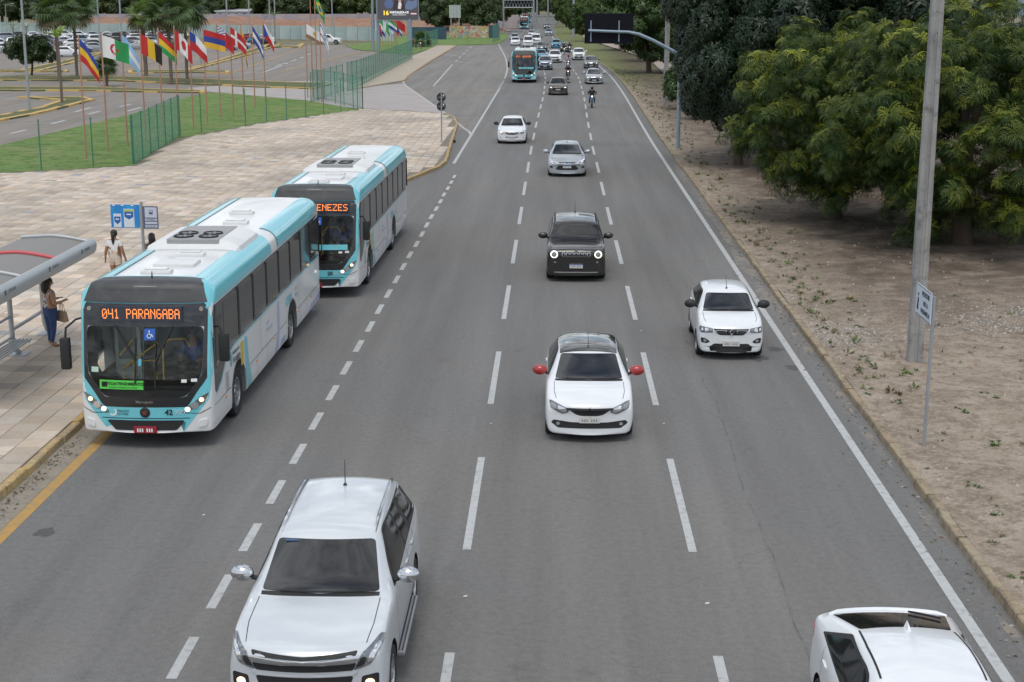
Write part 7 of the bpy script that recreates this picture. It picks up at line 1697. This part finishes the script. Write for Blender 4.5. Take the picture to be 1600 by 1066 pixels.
for k, (x, y, s, a) in enumerate([(14.5, 118, 1.0, 1), (19, 100, 1.15, 0), (22, 128, 1.15, 1), (12.5, 196, .95, 0), (17, 215, 1.05, 1), (13.2, 236, 1.0, 0), (20, 180, 1.2, 1), (20.5, 92, 1.1, 0), (24.5, 112, 1.15, 1), (28, 150, 1.2, 0), (11.5, 285, .8, 1), (16, 300, 1.05, 0), (11, 345, .85, 1), (17, 360, 1.1, 0), (9.5, 420, .85, 1), (26, 250, 1.2, 1)]):
    src = (mid, mid2)[a]; tree('roadside_tree', 'leafy tree in the row along the right side of the avenue' if a else 'dark leafy tree in the row along the right side of the avenue', (x+(xo(y) if y > 170 else 0), y, .15), src[0], src[1], k*1.3, s, group=GR)
# the wood behind car park and hoardings, and at the far end of the avenue
far1 = mk(BT3, 6.0, 11.5, 1.5, 22, 2.0, 2.2, M_leafA, (.055, .085, .032), (.12, .155, .06), 1.0, up_bias=.4, tr=.35, th=3.5)
far2 = mk(BT3, 6.2, 10.5, 2.6, 20, 2.0, 2.0, M_leafA, (.085, .125, .035), (.17, .21, .07), 1.0, up_bias=.5, tr=.32, th=4.5)
GW = 'trees of the distant wood'
k = 0
for row, (y0, n, x0, x1, sc) in enumerate([(412, 16, -165, -16, 1.0), (428, 15, -170, -10, 1.25), (455, 13, -175, -12, 1.5)]):
    for i in range(n):
        x = x0+(x1-x0)*(i+rnd.uniform(.2, .8))/n; a = rnd.random() < .45; src = far2 if a else far1; k += 1
        tree('forest_tree', 'pale green tree in the distant wood' if a else 'dark tree in the distant wood', (x, y0+rnd.uniform(-4, 6), 0), src[0], src[1], rnd.uniform(0, 6), sc*rnd.uniform(.85, 1.15), group=GW)
for x, y, s, a in [(-17, 345, .8, 0), (-14.5, 372, .9, 1), (-17, 410, 1.1, 0), (-19, 470, 1.2, 1), (-16, 530, 1.2, 0), (3, 470, .8, 1), (7, 520, 1.0, 0), (1, 560, .9, 1), (-3, 640, 1.1, 0), (-12, 660, 1.1, 1), (12, 600, 1.3, 0), (5, 660, 1.3, 1), (-24, 600, 1.4, 0), (22, 480, 1.3, 1), (30, 420, 1.4, 0), (26, 330, 1.2, 1), (38, 300, 1.3, 0), (45, 380, 1.5, 1), (-8, 720, 1.4, 1), (20, 690, 1.5, 0), (-22, 350, .8, 1), (-27, 350, .7, 0)]:
    src = (far1, far2)[a]; tree('forest_tree', 'pale green tree around the far end of the avenue' if a else 'dark tree around the far end of the avenue', (x, y, 0), src[0], src[1], rnd.uniform(0, 6), s, group='trees at the far end of the avenue')
# distant tree belt on the horizon, too far to tell trees apart
def belt():
    rb = np.random.default_rng(8); V = []; n = 9000; ang = rb.uniform(-.75, .75, n); d = rb.uniform(800, 1000, n); z = 6.*rb.random(n)**.8; x = d*np.sin(ang); y = d*np.cos(ang); s = rb.uniform(1., 2.2, n)
    P = np.stack([x, y, z], 1); u = np.stack([np.cos(ang)*s, -np.sin(ang)*s, rb.uniform(-.5, .5, n)*s], 1); w = np.stack([rb.uniform(-.6, .6, n)*s, rb.uniform(-.6, .6, n)*s, .7*s], 1)
    V = np.stack([P-u, P-w, P+u, P+w], 1).reshape(-1, 3); c = np.array([.045, .065, .03])*rb.uniform(.6, 1.4, (n, 1)); o = np_mesh('distant_woodland', V, np.arange(4*n).reshape(-1, 4), M_leafA, np.repeat(c, 4, 0)); tag(o, 'mass of distant woodland on the horizon', 'woodland', kind='stuff')
belt()
# round leafy tree in the car park
rnd_t = mk(BT2, 2.7, 3.4, 1.3, 18, .85, 7, M_leafA, (.03, .06, .015), (.07, .11, .03), .75, th=1.8, tr=.12, nb=6)
p = at(50, 119); tree('round_tree', 'small round dark green tree on the yellow kerbed island', p, rnd_t[0], rnd_t[1], 0, (1.0, 1.0, .95))
# ------------------------------------------------------------------ palms
def fan_leaf(rg, nseg=20, L_=1.05, pet=1.0, droop=.5):
    """petiole plus fan of stiff segments, leaf axis along +x; returns quads"""
    Q = []; s = .018
    Q.append([(0, -s, 0), (pet, -s*.6, .05), (pet, s*.6, .05), (0, s, 0)])
    for k in range(nseg):
        a = (-1+2*(k+.5)/nseg)*1.95; l = L_*(1-.18*abs(a)/1.95)*rg.uniform(.9, 1.08); d = np.array([math.cos(a), math.sin(a), 0]); n = np.array([-d[1], d[0], 0]); b = np.array([pet, 0, .05]); w = .055*L_
        m = b+d*l*.6+np.array([0, 0, .04-.10*abs(math.sin(a))]); t = b+d*l+np.array([0, 0, -droop*.35*l]); Q.append([b, m-n*w, t, m+n*w])
    return np.array(Q, float)
def palm(label, loc, h, r, n=46, leaf=1.1, pet=1.1, young=0., name='fan_palm', group='fan palms in the car park', col=(.075, .115, .045)):
    R0 = empty(name, loc, rnd.uniform(0, 6), label, 'palm tree', group); g_ = np.random.default_rng(int(h*100+n)); mb = MB(); z = np.linspace(0, h, 14)
    mb.tube([(0.05*math.sin(t*1.3), 0, t-.1) for t in z], [r*1.25]+[r*(1.05 if i % 2 else .95) for i in range(13)], 10); mb.build('trunk', M_barkp, R0, 60)
    V = []; C = []
    for k in range(n):
        el_ = 1.35-2.3*(k/n)**.9; a = k*2.39996; Q = fan_leaf(g_, 18, leaf*g_.uniform(.85, 1.1), pet*g_.uniform(.8, 1.15), .5 if el_ > .3 else .9); M = Matrix.Rotation(a, 3, 'Z') @ Matrix.Rotation(-el_, 3, 'Y') @ Matrix.Rotation(g_.uniform(-.5, .5), 3, 'X')
        P = Q.reshape(-1, 3) @ np.array(M).T; P[:, 2] += h; V.append(P); c = np.array(col)*g_.uniform(.75, 1.3) if el_ > -.55 else np.array([.13, .11, .06])*g_.uniform(.8, 1.2); C.append(np.repeat(c[None], len(P), 0))
    V = np.concatenate(V); np_mesh('crown', V, np.arange(len(V)).reshape(-1, 4), M_leafP, np.concatenate(C), parent=R0); return R0
for px, py, cy_, lb, cl in [(93, 127, 16, 'fan palm with slender trunk beside the small round tree', (.075, .115, .045)), (121, 121, 14, 'fan palm with reddish trunk next to the palm by the small round tree', (.06, .10, .04)), (268, 132, 20, 'fan palm behind the green and red flags with slender grey trunk', (.075, .115, .05)), (293, 125, 16, 'fan palm with dark trunk beside the yellow island tip', (.06, .10, .04))]:
    p = at(px, py); palm(lb, p, atY(px, cy_, p.y).z-p.z, .17, leaf=1.6, pet=1.45, col=tuple(1.35*v for v in cl))
p = at(228, 120); palm('bright green young palm with pale trunk between the flags', p, 6.4, .22, 26, 1.3, 1.0, col=(.13, .20, .05))
p = at(167, 135); palm('short fan palm with crown close to the ground on the grass strip', p, 1.9, .14, 26, .95, .55, name='dwarf_palm', col=(.06, .12, .04))
def feather_palm(label, loc, h, r, n=9, L_=2.0, col=(.13, .20, .04), upright=.9):
    R0 = empty('feather_palm', loc, rnd.uniform(0, 6), label, 'palm tree', 'young feather palms'); MB().tube([(0, 0, -.1), (.03, 0, h*.5), (0, 0, h)], [r*1.2, r, r*.8], 8).build('trunk', M_barkp, R0, 60); g_ = np.random.default_rng(int(h*37)); V = []; C = []
    for k in range(n):
        a = k*2.4; e = upright-g_.uniform(0, .7); d = np.array([math.cos(a), math.sin(a), 0]); sd = np.array([-d[1], d[0], 0]); p_ = np.array([0, 0, h]); m = 16
        for i in range(m):
            e -= 1.5/m*(.3+i/m); dr = d*math.cos(e)+np.array([0, 0, math.sin(e)]); p_ = p_+dr*L_/m; l = .42*(1-.6*abs(i/m-.4))
            for s in (1, -1): ax = sd*s+dr*.6+np.array([0, 0, -.15]); V += [p_-dr*.03, p_+ax*l*.5-dr*.04, p_+ax*l, p_+ax*l*.5+dr*.05]; C += [np.array(col)*g_.uniform(.8, 1.25)]*4
    V = np.array(V); np_mesh('crown', V, np.arange(len(V)).reshape(-1, 4), M_leafP, np.array(C), parent=R0)
p = at(97, 163); feather_palm('young bright green feather palm on the kerb island near the lamp post', p, atY(97, 55, p.y).z-.2, .10, 5, 1.3, (.20, .30, .05), 1.35)
p = at(23, 82); feather_palm('young feather palm among the parked cars', p, 4.0, .11, 8, 2.6, (.12, .19, .05)); p = at(43, 72); feather_palm('second young feather palm among the parked cars', p, 3.2, .1, 8, 2.4, (.09, .15, .04)); p = at(430, 68); feather_palm('young feather palm before the pale green hoarding', p, 5.0, .11, 7, 2.2, (.12, .19, .05))
p = at(660, 74); palm('bushy small palm beside the parked motorcycle', p, 1.2, .15, 24, 1.2, .9, name='dwarf_palm', group=None, col=(.07, .11, .04))
# ------------------------------------------------------------------ weeds, stones and litter on the verge
def scatter():
    g_ = np.random.default_rng(4); V = []; C = []
    spots = []
    for k in range(420):
        y = 17+55*g_.random()**1.2; x = 6.7+g_.random()**1.3*9; spots.append((x, y, g_.uniform(.04, .12), 0))
    for px, py, s in [(1573, 909, .32), (1590, 945, .4), (1555, 797, .3), (1475, 850, .22), (1590, 905, .25), (1350, 560, .25), (1300, 540, .28), (1335, 470, .3), (1285, 510, .28), (1345, 505, .28), (1400, 625, .25), (1440, 735, .2), (1350, 610, .22), (1560, 690, .3), (1500, 640, .25), (1425, 580, .3), (1545, 620, .25), (1480, 800, .2), (1520, 760, .25), (1530, 870, .25), (1235, 480, .22)]:
        q = at(px, py, .17)
        for j in range(5): spots.append((q.x+g_.uniform(-.13, .13), q.y+g_.uniform(-.22, .22), s*.26*g_.uniform(.6, 1.1), 1))
    for k in range(520):
        y = 30+150*g_.random(); spots.append((6.72+xo(y)+abs(g_.normal())*(.5+y*.006), y, g_.uniform(.08, .22), 0))
    for x, y, s, b in spots:
        if x-xo(y) < 6.7: continue
        z = vz(x, y)+.005; c = np.array([(.09, .13, .035), (.09, .155, .045)][b])*g_.uniform(.7, 1.4)
        if not b and g_.random() < .45: c = np.array([.20, .15, .08])*g_.uniform(.7, 1.2)
        for k in range(18 if b else 8):
            a = g_.uniform(0, 6.28); e = g_.uniform(.15, 1.2); d = np.array([math.cos(a)*math.cos(e), math.sin(a)*math.cos(e), math.sin(e)*.8]); sd = np.array([-math.sin(a), math.cos(a), 0])*s*.16; p_ = np.array([x, y, z])+np.array([math.cos(a), math.sin(a), 0])*s*.3*g_.random(); V += [p_, p_+d*s*.5-sd, p_+d*s, p_+d*s*.5+sd]; C += [c*g_.uniform(.8, 1.2)]*4
    V = np.array(V); tag(np_mesh('verge_weeds', V, np.arange(len(V)).reshape(-1, 4), M_leafB, np.array(C)), 'scattered low weeds on the bare verge', 'weeds', kind='stuff')
    V = []; C = []; n = 0; Fq = []
    for k in range(2600):
        u = g_.random()
        if u < .45: q = at(1265+150*g_.normal()*.35+40, 520+14*g_.normal(), .18); x, y = q.x, q.y
        elif u < .75: q = at(1560+60*g_.normal(), 500+15*g_.normal(), .18); x, y = q.x, q.y
        else: x, y = 6.6+g_.random()**1.5*8, 17+50*g_.random()
        if x < 6.55: continue
        s = g_.uniform(.012, .04); z = vz(x, y); c = np.array([.36, .33, .29])*g_.uniform(.5, 1.25); r_ = g_.uniform(.6, 1.4, 6)
        pts = [(s*r_[0], 0, 0), (0, s*r_[1], 0), (-s*r_[2], 0, 0), (0, -s*r_[3], 0)]; V += [(x+a, y+b, z-.004) for a, b, _ in pts]+[(x+a*.6, y+b*.6, z+s*.8) for a, b, _ in pts]; C += [c]*8
        Fq += [(n, n+1, n+5, n+4), (n+1, n+2, n+6, n+5), (n+2, n+3, n+7, n+6), (n+3, n, n+4, n+7), (n+4, n+5, n+6, n+7)]; n += 8
    tag(np_mesh('verge_gravel', np.array(V), np.array(Fq), mat('gravel', (1, 1, 1), .9, attr='Col'), np.array(C)), 'loose gravel strewn over the bare verge', 'gravel', kind='stuff')
    # leaf litter and grit in the left gutter and along the right kerb
    V = []; C = []
    for k in range(900):
        if k < 420: x, y = -9.35+abs(g_.normal())*.14, 20+g_.random()*7 if k < 260 else 14+g_.random()*14
        else: x, y = 6.3-abs(g_.normal())*.22, 14+g_.random()*50
        s = g_.uniform(.012, .045); a = g_.uniform(0, 6.28); d = np.array([math.cos(a), math.sin(a), .1])*s; e = np.array([-math.sin(a), math.cos(a), .2])*s*.5; p_ = np.array([x, y, .012]); V += [p_-d, p_-e, p_+d, p_+e+np.array([0, 0, s*.3])]; C += [np.array([(.14, .09, .05), (.22, .17, .11), (.30, .29, .27), (.09, .10, .04)][g_.integers(0, 4)])*g_.uniform(.7, 1.2)]*4
    V = np.array(V); tag(np_mesh('gutter_litter', V, np.arange(len(V)).reshape(-1, 4), mat('litter', (1, 1, 1), .9, attr='Col'), np.array(C)), 'dry leaves and grit lying along both kerbs', 'litter', kind='stuff')
scatter()
# scraps of paper on the road
for px, py, s in [(318, 805, .03), (727, 932, .035), (1105, 943, .035), (767, 662, .025), (1037, 662, .025), (1002, 517, .025)]:
    p = at(px, py, .006); o = MB().add([(-s, -s*.4, 0), (0, -s*.9, .004), (s*1.1, -s*.2, .01), (s*.5, s*.6, .014), (-s*.7, s*.5, .002)], [(0, 1, 2, 3, 4)]).build('paper_scrap', M_plate); o.location = p; tag(o, 'small white scrap lying on the asphalt', 'litter', 'scraps on the asphalt')
